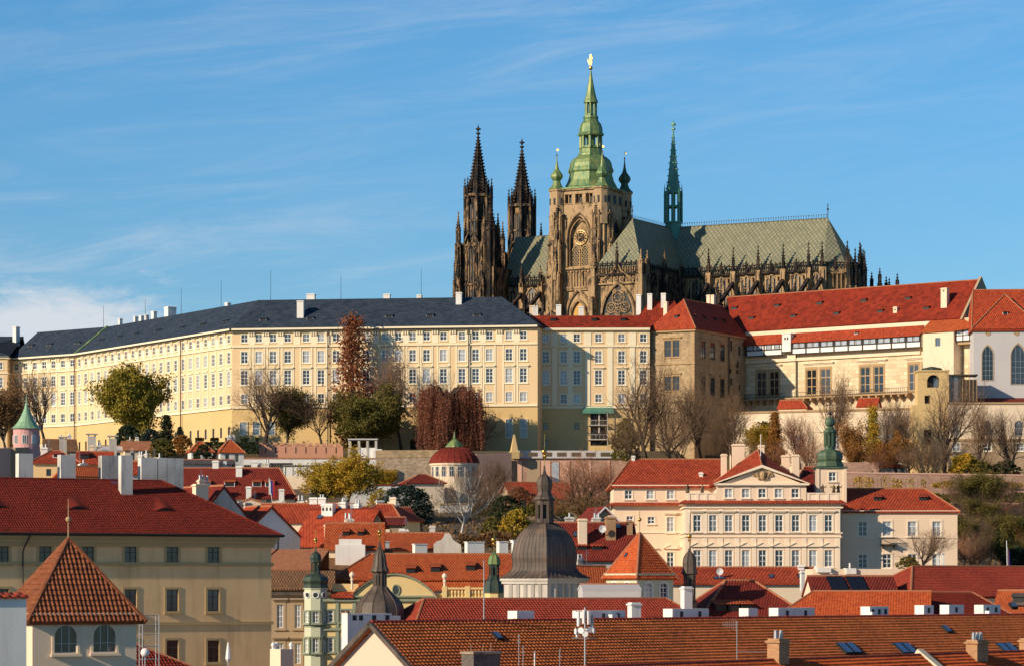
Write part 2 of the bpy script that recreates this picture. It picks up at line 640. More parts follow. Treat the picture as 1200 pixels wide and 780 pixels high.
M['choir_roof'] = diamond_roof('choir_roof', (0.32, 0.30, 0.19), (0.18, 0.185, 0.125), (0.065, 0.08, 0.064), 1.15, 1.45)
M['copper_green'] = copper('copper_green', (0.07, 0.17, 0.075), (0.30, 0.34, 0.11), (0.025, 0.055, 0.03))
M['copper_teal'] = copper('copper_teal', (0.07, 0.22, 0.17), (0.12, 0.30, 0.20), (0.03, 0.08, 0.07))
M['copper_mid'] = copper('copper_mid', (0.05, 0.10, 0.065), (0.13, 0.17, 0.085), (0.025, 0.045, 0.035))
M['copper_pale'] = copper('copper_pale', (0.22, 0.40, 0.24), (0.32, 0.48, 0.30), (0.12, 0.26, 0.16))
M['copper_dark'] = copper('copper_dark', (0.062, 0.049, 0.040), (0.145, 0.098, 0.068), (0.034, 0.036, 0.034), 0.6, 0.0)
M['copper_olive'] = copper('copper_olive', (0.022, 0.045, 0.038), (0.06, 0.08, 0.05), (0.015, 0.03, 0.027), 0.5, 0.2)
M['gold'] = flat('gold', (0.85, 0.50, 0.12), 0.28, 1.0, 0.1)
M['iron'] = flat('iron', (0.025, 0.024, 0.024), 0.55, 0.3)
M['steel'] = flat('steel', (0.42, 0.43, 0.44), 0.4, 0.6)
M['white_paint'] = flat('white_paint', (0.80, 0.79, 0.76), 0.6, 0, 0.08)
M['white_wall'] = plaster('white_wall', (0.80, 0.78, 0.73), (0.36, 0.33, 0.30), 0.5)
M['cream_wall'] = plaster('cream_wall', (0.79, 0.635, 0.46), (0.5, 0.40, 0.28), 0.3)
M['palace_wall'] = plaster('palace_wall', (0.82, 0.625, 0.45), (0.55, 0.42, 0.27), 0.22)
M['palace_trim'] = plaster('palace_trim', (0.86, 0.70, 0.53), (0.6, 0.5, 0.35), 0.2)
M['ochre_wall'] = plaster('ochre_wall', (0.86, 0.57, 0.29), (0.46, 0.30, 0.15), 0.75)
M['ochre_trim'] = plaster('ochre_trim', (0.50, 0.36, 0.18), (0.36, 0.25, 0.13), 0.4)
M['grey_wall'] = plaster('grey_wall', (0.52, 0.50, 0.50), (0.38, 0.36, 0.36), 0.3)
M['grey_plaster'] = plaster('grey_plaster', (0.55, 0.51, 0.45), (0.16, 0.14, 0.12), 0.75)
M['pink_wall'] = plaster('pink_wall', (0.64, 0.32, 0.20), (0.42, 0.20, 0.14), 0.4)
M['pale_pink'] = plaster('pale_pink', (0.66, 0.40, 0.30), (0.5, 0.3, 0.22), 0.4)
M['rose_plaster'] = plaster('rose_plaster', (0.62, 0.34, 0.32), (0.45, 0.25, 0.22), 0.3)
M['green_wall'] = plaster('green_wall', (0.56, 0.58, 0.42), (0.36, 0.38, 0.26), 0.45)
M['green_trim'] = plaster('green_trim', (0.29, 0.32, 0.23), (0.18, 0.2, 0.14), 0.3)
M['yellow_house'] = plaster('yellow_house', (0.78, 0.58, 0.27), (0.5, 0.38, 0.2), 0.3)
M['tan_wall'] = plaster('tan_wall', (0.42, 0.31, 0.20), (0.25, 0.18, 0.12), 0.5)
M['stone_wall'] = masonry('stone_wall', (0.50, 0.36, 0.20), (0.34, 0.235, 0.13), (0.42, 0.31, 0.19), 0.8, 0.4, 0.6, 0.5)
M['ashlar'] = masonry('ashlar', (0.80, 0.66, 0.44), (0.58, 0.45, 0.28), (0.46, 0.35, 0.22), 1.9, 0.85, 0.12, 0.3, 0.03)
M['garden_wall'] = masonry('garden_wall', (0.48, 0.38, 0.27), (0.30, 0.22, 0.15), (0.38, 0.30, 0.2), 0.7, 0.35, 0.6, 0.6)
M['pink_stone'] = masonry('pink_stone', (0.50, 0.30, 0.22), (0.36, 0.21, 0.15), (0.42, 0.28, 0.2), 0.8, 0.35, 0.5, 0.6)
M['brick'] = masonry('brick', (0.58, 0.27, 0.10), (0.38, 0.16, 0.06), (0.40, 0.32, 0.22), 0.30, 0.09, 0.4, 0.5, 0.012)
M['brick_dark'] = masonry('brick_dark', (0.16, 0.13, 0.11), (0.09, 0.075, 0.065), (0.18, 0.16, 0.14), 0.30, 0.10, 0.4, 0.5, 0.012)
M['window_glass'] = glass('window_glass', (0.025, 0.035, 0.05), (0.40, 0.42, 0.45), 0.5)
M['pale_glass'] = glass('pale_glass', (0.10, 0.13, 0.17), (0.42, 0.46, 0.52), 0.4)
M['dark_glass'] = glass('dark_glass', (0.012, 0.014, 0.018), (0.07, 0.08, 0.10), 0.7)
M['shutter'] = flat('shutter', (0.62, 0.64, 0.62), 0.6, 0, 0.1)
M['stone_frame'] = plaster('stone_frame', (0.44, 0.30, 0.16), (0.26, 0.17, 0.10), 0.5)
M['brown_frame'] = flat('brown_frame', (0.10, 0.07, 0.05), 0.7)
M['timber'] = flat('timber', (0.035, 0.028, 0.022), 0.8)
M['bark'] = flat('bark', (0.07, 0.05, 0.037), 0.95, 0, 0.3, 3)
M['bark_warm'] = flat('bark_warm', (0.15, 0.095, 0.06), 0.95, 0, 0.3, 3)
M['twig'] = flat('twig', (0.20, 0.118, 0.066), 0.95, 0, 0.3, 2)
M['twig_red'] = flat('twig_red', (0.30, 0.12, 0.06), 0.95, 0, 0.3, 2)
M['leaf_green'] = leaf('leaf_green', (0.20, 0.19, 0.03), (0.36, 0.28, 0.034), (0.48, 0.34, 0.045))
M['leaf_dark'] = leaf('leaf_dark', (0.022, 0.036, 0.016), (0.04, 0.055, 0.02), (0.06, 0.075, 0.028))
M['leaf_blue'] = leaf('leaf_blue', (0.018, 0.035, 0.028), (0.035, 0.058, 0.045), (0.06, 0.085, 0.06))
M['leaf_yellow'] = leaf('leaf_yellow', (0.50, 0.30, 0.03), (0.33, 0.26, 0.035), (0.60, 0.36, 0.03))
M['leaf_orange'] = leaf('leaf_orange', (0.36, 0.15, 0.03), (0.24, 0.10, 0.025), (0.42, 0.22, 0.05))
M['leaf_rust'] = leaf('leaf_rust', (0.31, 0.105, 0.045), (0.19, 0.068, 0.034), (0.40, 0.17, 0.07))
M['leaf_wine'] = leaf('leaf_wine', (0.21, 0.068, 0.04), (0.29, 0.10, 0.058), (0.36, 0.18, 0.11))
M['leaf_brown'] = leaf('leaf_brown', (0.24, 0.13, 0.055), (0.15, 0.09, 0.04), (0.32, 0.18, 0.075))
M['leaf_olive'] = leaf('leaf_olive', (0.10, 0.105, 0.024), (0.17, 0.14, 0.03), (0.24, 0.17, 0.035))
M['ground'] = flat('ground', (0.11, 0.085, 0.05), 0.95, 0, 0.4, 0.3)
M['paving'] = flat('paving', (0.16, 0.14, 0.12), 0.9, 0, 0.3, 0.6)
M['clay_brown'] = clay('clay_brown', (0.40, 0.118, 0.038), (0.20, 0.058, 0.022), (0.07, 0.034, 0.024), 0.55)
M['clay_orange'] = clay('clay_orange', (0.56, 0.125, 0.035), (0.38, 0.065, 0.022), (0.13, 0.04, 0.025), 0.4)
M['clay_red'] = clay('clay_red', (0.36, 0.060, 0.032), (0.22, 0.036, 0.024), (0.09, 0.03, 0.025), 0.4)
M['clay_dark'] = clay('clay_dark', (0.22, 0.030, 0.017), (0.125, 0.017, 0.011), (0.05, 0.02, 0.016), 0.45)
M['clay_pavil'] = clay('clay_pavil', (0.29, 0.098, 0.042), (0.17, 0.055, 0.027), (0.06, 0.036, 0.026), 0.65)
M['sky_pane'] = flat('sky_pane', (0.62, 0.68, 0.72), 0.08, 0.92, 0.1)
M['solar'] = flat('solar', (0.012, 0.014, 0.022), 0.25)
M['flag_white'] = flat('flag_white', (0.8, 0.8, 0.8), 0.8)
M['flag_red'] = flat('flag_red', (0.55, 0.03, 0.04), 0.8)
M['flag_blue'] = flat('flag_blue', (0.03, 0.06, 0.30), 0.8)
M['peach_wall'] = plaster('peach_wall', (0.72, 0.52, 0.40), (0.6, 0.45, 0.32), 0.2)
M['stained_white'] = plaster('stained_white', (0.74, 0.70, 0.63), (0.14, 0.125, 0.11), 1.15)
M['gilt_stone'] = flat('gilt_stone', (0.60, 0.40, 0.17), 0.7, 0.1, 0.25)
M['dull_gold'] = flat('dull_gold', (0.62, 0.42, 0.18), 0.55, 0.35, 0.25)


# ------------------------------------------------------------------ building helpers
WCACHE = {}


def arch_pts(w, h, kind, n=9):
    """outline of an arched opening from (w/2, spring) over the top to (-w/2, spring)"""
    r = w / 2
    out = []
    if kind == 'round':
        zs = h - r
        for k in range(n + 1):
            a = math.pi * k / n
            out.append((r * math.cos(a), zs + r * math.sin(a)))
    elif kind == 'segment':
        zs = h - r * 0.45
        for k in range(n + 1):
            a = math.pi * k / n
            out.append((r * math.cos(a), zs + r * 0.45 * math.sin(a)))
    else:
        rr = w * 1.05
        top = math.sqrt(rr * rr - (rr - r) ** 2)
        zs = h - top
        a1 = math.acos((rr - r) / rr)
        half = [(r - rr + rr * math.cos(a1 * k / n), zs + rr * math.sin(a1 * k / n)) for k in range(n + 1)]
        out = half + [(-x, z) for x, z in reversed(half[:-1])]
    return out, zs


STY = {
    'castle': dict(frame='white_paint', glass='window_glass', surr='castle_trim', sw=0.26, cols=2, rows=3, bar=0.12, sill=True),
    'castle_hood': dict(frame='white_paint', glass='window_glass', surr='castle_trim', sw=0.28, cols=2, rows=4, bar=0.12, sill=True, hood='castle_trim'),
    'castle_small': dict(frame='white_paint', glass='window_glass', surr='castle_trim', sw=0.2, cols=2, rows=2, bar=0.10, sill=True),
    'blank': dict(frame='white_paint', glass='pale_glass', surr='castle_trim', sw=0.12, cols=1, rows=2, bar=0.08),
    'cellar': dict(frame='brown_frame', glass='dark_glass', surr=None, sw=0.1, cols=1, rows=1, bar=0.08),
    'palace': dict(frame='white_paint', glass='window_glass', surr='palace_trim', sw=0.22, cols=2, rows=3, bar=0.085, sill=True),
    'palace_cap': dict(frame='white_paint', glass='window_glass', surr='palace_trim', sw=0.22, cols=2, rows=3, bar=0.085, sill=True, hood='palace_trim'),
    'palace_ped': dict(frame='white_paint', glass='window_glass', surr='palace_trim', sw=0.22, cols=2, rows=3, bar=0.085, sill=True, ped='palace_trim'),
    'palace_small': dict(frame='white_paint', glass='window_glass', surr='palace_trim', sw=0.15, cols=2, rows=2, bar=0.085, sill=True),
    'ren': dict(frame='brown_frame', glass='dark_glass', surr='stone_frame', sw=0.25, cols=2, rows=2, bar=0.16, sill=True, hood='stone_frame'),
    'hall': dict(frame='stone_frame', glass='dark_glass', surr='stone_frame', sw=0.36, cols=2, rows=3, bar=0.2, sill=True, cap=1.6),
    'gothic': dict(frame='steel', glass='dark_glass', surr='stone_frame', sw=0.18, cols=3, rows=7, bar=0.08, arch='gothic'),
    'ochre': dict(frame='brown_frame', glass='dark_glass', surr='ochre_trim', sw=0.22, cols=2, rows=3, bar=0.07, sill=True),
    'pavil': dict(frame='steel', glass='dark_glass', surr='cream_wall', sw=0.13, cols=3, rows=3, bar=0.045, arch='round', sill=True),
    'house': dict(frame='white_paint', glass='window_glass', surr='cream_wall', sw=0.12, cols=2, rows=2, bar=0.08, sill=True),
    'greenh': dict(frame='white_paint', glass='window_glass', surr='green_trim', sw=0.16, cols=2, rows=3, bar=0.09, sill=True),
    'brownh': dict(frame='white_paint', glass='pale_glass', surr='tan_wall', sw=0.28, cols=2, rows=4, bar=0.08, sill=True, hood='tan_wall'),
    'towerw': dict(frame='white_paint', glass='window_glass', surr='white_paint', sw=0.13, cols=2, rows=3, bar=0.07, arch='round', sill=True),
    'terrace': dict(frame='grey_wall', glass='pale_glass', surr='cream_wall', sw=0.2, cols=2, rows=4, bar=0.09, arch='round'),
    'plain': dict(frame='white_paint', glass='window_glass', surr=None, sw=0.1, cols=2, rows=2, bar=0.08),
    'slit': dict(frame='brown_frame', glass='dark_glass', surr=None, sw=0.1, cols=1, rows=1, bar=0.05),
}


def win_meshes(w, h, sty, wallmat):
    key = (round(w, 2), round(h, 2), sty, wallmat)
    if key in WCACHE:
        return WCACHE[key]
    s = STY[sty]
    b, sw, mats = s['bar'], s['sw'], [M[s['frame']], M[s['surr'] or s['frame']], M[wallmat]]
    mb = MB()
    r = w / 2
    arch = s.get('arch')
    y0, y1 = 0.09, 0.17
    if arch:
        pts, zs = arch_pts(w, h, arch)
        # spandrels close the corners of the rectangular opening
        for sgn in (1, -1):
            half = [p for p in pts if p[0] * sgn >= -1e-6]
            if sgn < 0:
                half = half[::-1]
            poly = [(sgn * r, h)] + [(0.0, h)] if half[-1][1] < h - 1e-4 else [(sgn * r, h)]
            seq = half + poly[::-1]
            mb.face([(x, 0.0, z) for x, z in seq], 2)
            for (xa, za), (xb, zb) in zip(half, half[1:]):
                mb.face([(xa, 0, za), (xb, 0, zb), (xb, 0.25, zb), (xa, 0.25, za)], 2)
        inner = [((r - b) / r * x, zs + (z - zs) * (r - b) / r) for x, z in pts]
        for (p, q), (pi, qi) in zip(zip(pts, pts[1:]), zip(inner, inner[1:])):
            mb.face([(p[0], y0, p[1]), (pi[0], y0, pi[1]), (qi[0], y0, qi[1]), (q[0], y0, q[1])], 0)
        if s['surr']:
            outer = [((r + sw) / r * x, zs + (z - zs) * (r + sw) / r) for x, z in pts]
            for (p, q), (po, qo) in zip(zip(pts, pts[1:]), zip(outer, outer[1:])):
                mb.face([(po[0], -.05, po[1]), (p[0], -.05, p[1]), (q[0], -.05, q[1]), (qo[0], -.05, qo[1])], 1)
                mb.face([(po[0], -.05, po[1]), (qo[0], -.05, qo[1]), (qo[0], 0, qo[1]), (po[0], 0, po[1])], 1)
                mb.face([(p[0], -.05, p[1]), (p[0], .02, p[1]), (q[0], .02, q[1]), (q[0], -.05, q[1])], 1)
        top = zs
    else:
        mb.box(-r + b, r - b, y0, y1, h - b, h, 0)
        top = h
    mb.box(-r, -r + b, y0, y1, 0, top, 0)
    mb.box(r - b, r, y0, y1, 0, top, 0)
    mb.box(-r + b, r - b, y0, y1, 0, b, 0)
    for k in range(1, s['cols']):
        x = -r + w * k / s['cols']
        hh = h - b * 0.5
        if arch:
            hh = min([z for (xa, z) in pts if abs(xa - x) < w * 0.16] or [top])
        mb.box(x - b * .55, x + b * .55, y0 + .005, y1 - .005, b * .5, hh, 0)
    for k in range(1, s['rows']):
        z = h * k / s['rows']
        if arch and z > zs:
            continue
        bb = b * (0.6 if k == 2 or s['rows'] < 3 else 0.35)
        mb.box(-r + b * .5, r - b * .5, y0 + .01, y1 - .01, z - bb, z + bb, 0)
    if s['surr'] and sw > 0:
        mb.box(-r - sw, -r, -.05, .02, 0, top, 1)
        mb.box(r, r + sw, -.05, .02, 0, top, 1)
        if not arch:
            mb.box(-r - sw, r + sw, -.055, .02, h, h + sw * s.get('cap', 1.0), 1)
        mb.box(-r - sw, r + sw, -.052, .02, -sw * .7, 0, 1)
    if s.get('sill'):
        mb.box(-r - sw - .08, r + sw + .08, -.2, -.02, -sw * .7 - .09, -sw * .7 + .03, 1)
    hz = h + sw * s.get('cap', 1.0)
    if s.get('hood'):
        mb.box(-r - sw - .25, r + sw + .25, -.38, -.0, hz + .25, hz + .42, 1)
        mb.box(-r - sw - .12, r + sw + .12, -.22, -.0, hz + .08, hz + .25, 1)
    if s.get('ped'):
        e = r + sw + .3
        mb.box(-e, e, -.3, 0, hz + .22, hz + .36, 1)
        q = [(-e, hz + .36), (e, hz + .36), (0, hz + .86)]
        mb.face([(x, -.28, z) for x, z in q], 1)
        for (xa, za), (xb, zb) in ((q[1], q[2]), (q[2], q[0])):
            mb.face([(xa, -.4, za), (xb, -.4, zb), (xb, 0, zb), (xa, 0, za)], 1)
            mb.face([(xa, -.4, za), (xa, -.4, za - .12), (xb, -.4, zb - .12), (xb, -.4, zb)], 1)
            mb.face([(xa, -.4, za - .12), (xa, -.2, za - .12), (xb, -.2, zb - .12), (xb, -.4, zb - .12)], 1)
    fm = mb.mesh('window', mats, uv=False)
    g = MB()
    if arch:
        pts, zs = arch_pts(w * .99, h * .995, arch)
        g.face([(x, .14, z) for x, z in ([(-r * .99, 0), (r * .99, 0)] + pts)])
    else:
        g.face([(-r, .14, 0), (r, .14, 0), (r, .14, h), (-r, .14, h)])
    WCACHE[key] = (fm, g.mesh('pane', M[s['glass']], uv=False))
    return WCACHE[key]


def window(parent, fr, x, z, w, h, sty, wallmat, y=0.0, name='window'):
    a, b = win_meshes(w, h, sty, wallmat)
    o = put(name, a, parent, fr.w(x, y, z), fr.t)
    p = bpy.data.objects.new('pane', b)
    SC.collection.objects.link(p)
    p.parent = o
    return o


def windows(parent, fr, wins, wallmat, y=0.0):
    for x, z, w, h, sty in wins:
        window(parent, fr, x, z, w, h, sty, wallmat, y)


def holes(wins):
    return [(x - w / 2, x + w / 2, z, z + h) for x, z, w, h, s in wins]


def ridge_caps(mb, pts, r=0.13, m=1):
    for a, b in zip(pts, pts[1:]):
        mb.tube(a, b, r, n=6, m=m)


def roof_mesh(fr, w, d, z1, rise, kind='hip', over=0.5, ins=None, th=0.22, y0=0.0, caps=True, x0=0.0, tiled=None):
    """kind: 'hip' | 'gable' (ridge along x) | 'hipL' | 'hipR' (hip at that end, gable at the other) | 'gabley' (ridge along y) | 'pyramid'"""
    mb = MB(fr)
    o = over
    za = z1 - o * rise / (d / 2 if kind != 'gabley' else w / 2)
    A, B, C, D = (x0 - o, y0 - o, za), (x0 + w + o, y0 - o, za), (x0 + w + o, y0 + d + o, za), (x0 - o, y0 + d + o, za)
    zr = z1 + rise
    if kind == 'gabley':
        r0, r1 = (x0 + w / 2, y0 - o, zr), (x0 + w / 2, y0 + d + o, zr)
        mb.slab([A, r0, r1, D], th)
        mb.slab([B, C, r1, r0], th)
        if tiled:
            tile_field(mb, fr.w(*D), fr.w(*A), fr.w(*r0), fr.w(*r1), *tiled)
            tile_field(mb, fr.w(*B), fr.w(*C), fr.w(*r1), fr.w(*r0), *tiled)
        if caps:
            ridge_caps(mb, [r0, r1])
        return mb
    ins = d * 0.5 if ins is None else ins
    if kind == 'pyramid':
        t = (x0 + w / 2, y0 + d / 2, zr)
        for p, q in ((A, B), (B, C), (C, D), (D, A)):
            mb.slab([p, q, t], th)
            if tiled and (p is A or p is B or p is D):
                tile_field(mb, fr.w(*p), fr.w(*q), fr.w(*t), fr.w(*t), *tiled)
            if caps:
                ridge_caps(mb, [p, t])
        return mb
    hl = kind in ('hip', 'hipL')
    hr = kind in ('hip', 'hipR')
    r0 = (x0 + (ins if hl else -o), y0 + d / 2, zr)
    r1 = (x0 + w - (ins if hr else -o), y0 + d / 2, zr)
    mb.slab([A, B, r1, r0], th)
    mb.slab([C, D, r0, r1], th)
    if hl:
        mb.slab([D, A, r0], th)
    if hr:
        mb.slab([B, C, r1], th)
    if tiled:
        tile_field(mb, fr.w(*A), fr.w(*B), fr.w(*r1), fr.w(*r0), *tiled)
        if hl:
            tile_field(mb, fr.w(*D), fr.w(*A), fr.w(*r0), fr.w(*r0), *tiled)
        if hr:
            tile_field(mb, fr.w(*B), fr.w(*C), fr.w(*r1), fr.w(*r1), *tiled)
    if caps:
        ridge_caps(mb, [r0, r1])
        if hl:
            ridge_caps(mb, [A, r0, D])
        if hr:
            ridge_caps(mb, [B, r1, C])
    return mb


def chimney(parent, fr, x, y, w, d, z0, z1, mat='white_wall', cap=True, holes_n=0, pots=0, name='chimney'):
    mb = MB(fr)
    mb.box(x - w / 2, x + w / 2, y - d / 2, y + d / 2, z0, z1, 0)
    if cap:
        t = 0.07 + 0.03 * w
        mb.box(x - w / 2 - t, x + w / 2 + t, y - d / 2 - t, y + d / 2 + t, z1 + .003, z1 + .14, 0)
        mb.box(x - w / 2 + .02, x + w / 2 - .02, y - d / 2 + .02, y + d / 2 - .02, z1 + .143, z1 + .26, 0)
    for k in range(holes_n):
        hx = x - w / 2 + w * (k + 0.5) / holes_n
        hw = min(.16, w / holes_n * .28)
        mb.box(hx - hw, hx + hw, y - d / 2 - .012, y - d / 2 + .05, z1 - .62, z1 - .2, 1)
    for k in range(pots):
        hx = x - w / 2 + w * (k + 0.5) / pots
        mb.tube((hx, y, z1 + .1), (hx, y, z1 + .75), .14, .11, n=8, m=2)
    return mb.build(name, [M[mat], M['void'], M['steel']], parent)


def hatch(parent, fr, x, y, z, w=0.9, run=0.9, rise=0.7, slope=0.8, roofm='dark_red_tile', sidem='timber', name='dormer'):
    """a small shed dormer standing on a roof slope that rises towards +y"""
    mb = MB(fr)
    zb = z
    zt = z + rise
    yb = y + (rise / max(slope - 0.18, 0.2))
    mb.box(x - w / 2, x + w / 2, y, y + .08, zb - .2, zt, 1)
    mb.box(x - w / 2 + .1, x + w / 2 - .1, y - .02, y + .02, zb + .1, zt - .08, 2)
    for sx in (-1, 1):
        mb.face([(x + sx * w / 2, y, zb - .2), (x + sx * w / 2, y, zt), (x + sx * w / 2, yb, zt + (yb - y) * .18)], 1)
    mb.slab([(x - w / 2 - .12, y - .22, zt - .02), (x + w / 2 + .12, y - .22, zt - .02), (x + w / 2 + .12, yb, zt + .04 + (yb - y) * .2), (x - w / 2 - .12, yb, zt + .04 + (yb - y) * .2)], .07, 0)
    return mb.build(name, [M[roofm], M[sidem], M['void']], parent)


def band(mb, x0, x1, z, h, pr, m=0, y=0.0):
    mb.box(x0, x1, y - pr, y + 0.02, z, z + h, m)


def house(name, label, cat, fr, w, d, z0, z1, rise, wall, roof, kind='hip', over=0.5, ins=None, wins=(), lwins=(), rwins=(),
          bands=(), trim=None, group=None, caps='salmon_tile', depth=0.25, th=0.22, tiled=None, capr=True):
    """a building with its walls, roof, cornice and windows; returns (thing, roof)"""
    t = thing(name, label, cat, fr.w(w / 2, d / 2, z0), group)
    mb = MB(fr)
    mb.wall(0, w, z0, z1, holes(wins), depth)
    fl, frr, fb = fr.side(0, d, -90), fr.side(w, 0, 90), fr.side(w, d, 180)
    for f2, ln, ww in ((fl, d, lwins), (frr, d, rwins), (fb, w, ())):
        m2 = MB(f2)
        m2.wall(0, ln, z0, z1, holes(ww), depth)
        k = len(mb.v)
        mb.v += m2.v
        mb.f += [tuple(i + k for i in f) for f in m2.f]
        mb.m += m2.m
    if kind in ('gable', 'hipL', 'hipR'):
        if kind in ('gable', 'hipR'):
            mb.face([(0, d, z1), (0, 0, z1), (0, d / 2, z1 + rise)])
        if kind in ('gable', 'hipL'):
            mb.face([(w, 0, z1), (w, d, z1), (w, d / 2, z1 + rise)])
    if kind == 'gabley':
        mb.face([(0, 0, z1), (w, 0, z1), (w / 2, 0, z1 + rise)])
        mb.face([(w, d, z1), (0, d, z1), (w / 2, d, z1 + rise)])
    if wins or lwins or rwins:
        # dark rooms behind the panes
        mb.box(0.35, w - 0.35, 0.32, d - 0.35, z0 + .1, z1 - .05, 1)
    mb.build('wall', [M[wall], M['void']], t)
    windows(t, fr, wins, wall)
    windows(t, fl, lwins, wall)
    windows(t, frr, rwins, wall)
    if bands:
        mc = MB(fr)
        for z, h, pr in bands:
            mc.box(-pr, w + pr, -pr, d + pr, z, z + h)
        mc.build('cornice', M[trim or wall], t)
    rf = None
    if kind:
        rm = roof_mesh(fr, w, d, z1 + (0.05 if kind else 0), rise, kind, over, ins, th, caps=capr, tiled=tiled)
        rf = rm.build('roof', [M[roof], M[caps]], t, uv=not tiled)
    return t, rf


def tile_field(mb, A, B, C, D, pu=0.26, pv=0.34, amp=0.05, step=0.045, sub=4, seed=1, jit=0.008):
    """real tiles on the plane A (eave left) B (eave right) C (ridge right) D (ridge left): world points"""
    rnd = random.Random(seed)
    e = (B - A).normalized()
    n = (B - A).cross(D - A)
    if n.length < 1e-6:
        n = (B - A).cross(C - A)
    n.normalize()
    s = n.cross(e).normalized()
    H = (D - A).dot(s)
    rows = max(1, int(round(H / pv)))
    prof = [amp * (0.5 - 0.5 * math.cos(2 * math.pi * k / sub)) for k in range(sub)]

    def edge(v):
        t = v / H
        return (A.lerp(D, t) - A).dot(e), (B.lerp(C, t) - A).dot(e)
    for r in range(rows):
        v0, v1 = H * r / rows, min(H, H * (r + 1) / rows + 0.04)
        l0, r0 = edge(H * r / rows)
        l1, r1 = edge(H * (r + 1) / rows)
        l, rr = (l0 + l1) / 2, (r0 + r1) / 2
        k0, k1 = int(math.floor(l / pu * sub)), int(math.ceil(rr / pu * sub))
        off = rnd.uniform(-.01, .01)
        last = None
        dz = 0.0
        for k in range(k0, k1 + 1):
            u = min(max(k * pu / sub, l), rr)
            if k % sub == 0:
                dz = rnd.uniform(-jit, jit)
            h = prof[k % sub] + dz
            lo = A + e * (u + off) + s * (v0 + dz * 1.5) + n * (h + step)
            up = A + e * (u + off) + s * v1 + n * (h * 0.85)
            ri = A + e * (u + off) + s * (v0 + dz * 1.5) + n * (-0.01)
            i = len(mb.v)
            mb.v += [tuple(lo), tuple(up), tuple(ri)]
            if last is not None:
                mb.f.append((last, i, i + 1, last + 1))
                mb.f.append((last + 2, i + 2, i, last))
                mb.m += [0, 0]
            last = i


def ridge_tiles(mb, a, b, r=0.15, ln=0.42, m=0, seed=2):
    d = b - a
    k = max(1, int(d.length / ln))
    rnd = random.Random(seed)
    for i in range(k):
        p, q = a.lerp(b, i / k), a.lerp(b, (i + 1.12) / k)
        j = Vector((0, 0, rnd.uniform(-.012, .012)))
        mb.tube(p + j, q + j, r * 1.1, r * 0.92, n=8, m=m)


def onion(mb, fr_c, prof, n=10, m=0, rot=0.0):
    mb.lathe(fr_c, prof, n, m, rot)


PCACHE = {}


def pinn_mesh(h, w, mat):
    key = (round(h, 1), round(w, 2), mat)
    if key in PCACHE:
        return PCACHE[key]
    mb = MB()
    a = w / 2
    hs = h * 0.48
    mb.box(-a, a, -a, a, -0.6, hs)
    mb.box(-a * 1.25, a * 1.25, -a * 1.25, a * 1.25, hs, hs + .16)
    mb.box(-a * 1.15, a * 1.15, -a * 1.15, a * 1.15, hs * .45, hs * .45 + .14)
    for sx, sy in ((1, 0), (-1, 0), (0, 1), (0, -1)):
        cx, cy = sx * a, sy * a
        mb.box(cx - a * .35, cx + a * .35, cy - a * .35, cy + a * .35, hs + .1, hs + .1 + w * 1.0, taper=a * .3)
    mb.lathe((0, 0), [(a * 1.2, hs + .16), (a * .62, hs + (h - hs) * .45), (.06, h)], 4, 0, math.pi / 4)
    k = max(3, int((h - hs) / 0.75))
    for j in range(k):
        t = (j + .6) / k
        rr = a * 1.15 * (1 - t) + .05
        z = hs + .16 + (h - hs) * t * .93
        for q in range(4):
            an = math.pi / 4 + q * math.pi / 2
            x, y = rr * math.cos(an), rr * math.sin(an)
            g = .09 + .05 * (1 - t)
            mb.box(x - g, x + g, y - g, y + g, z, z + g * 1.6)
    mb.box(-.17, .17, -.17, .17, h - .28, h - .05)
    mb.box(-.05, .05, -.05, .05, h - .1, h + .35)
    PCACHE[key] = mb.mesh('pinnacle', M[mat], uv=False)
    return PCACHE[key]


def pinnacle(parent, fr, x, y, z, h, w, mat='stone_soot', name='pinnacle'):
    return put(name, pinn_mesh(h, w, mat), parent, fr.w(x, y, z), fr.t)


def spire(mb, c, r, z0, z1, n=8, m=0, rot=math.pi / 8, every=1.0, g=0.2):
    mb.lathe(c, [(r, z0), (r * .52, z0 + (z1 - z0) * .46), (.09, z1)], n, m, rot)
    k = int((z1 - z0) / every)
    for j in range(k):
        t = (j + .5) / k
        rr = r * (1 - t) + .12
        z = z0 + (z1 - z0) * t
        for q in range(n):
            a = rot + 2 * math.pi * q / n
            x, y = c[0] + rr * math.cos(a), c[1] + rr * math.sin(a)
            gg = g * (1 - .5 * t)
            mb.box(x - gg, x + gg, y - gg, y + gg, z, z + gg * 1.7, m)
    for dz, w in ((-.2, .42), (.5, .2), (.95, .5), (1.4, .16)):
        mb.box(c[0] - w, c[0] + w, c[1] - w, c[1] + w, z1 + dz - .1, z1 + dz + .3, m)
    mb.tube((c[0], c[1], z1), (c[0], c[1], z1 + 2.2), .09, n=5, m=m)


# ------------------------------------------------------------------ ground
def ground_z(x, y):
    prof = [(-200, 2), (150, 3), (250, 5), (330, 9), (380, 21), (420, 28), (500, 35), (600, 45), (644, 49), (646, 59), (900, 60), (1500, 55), (3000, 40), (12000, 30)]
    if x > 38 and 600 < y < 668:
        return 52.4 if 601 < y < 663 else 45.5
    for (a, za), (b, zb) in zip(prof, prof[1:]):
        if y <= b:
            t = max(0, (y - a) / (b - a))
            return za + (zb - za) * t
    return 30.0


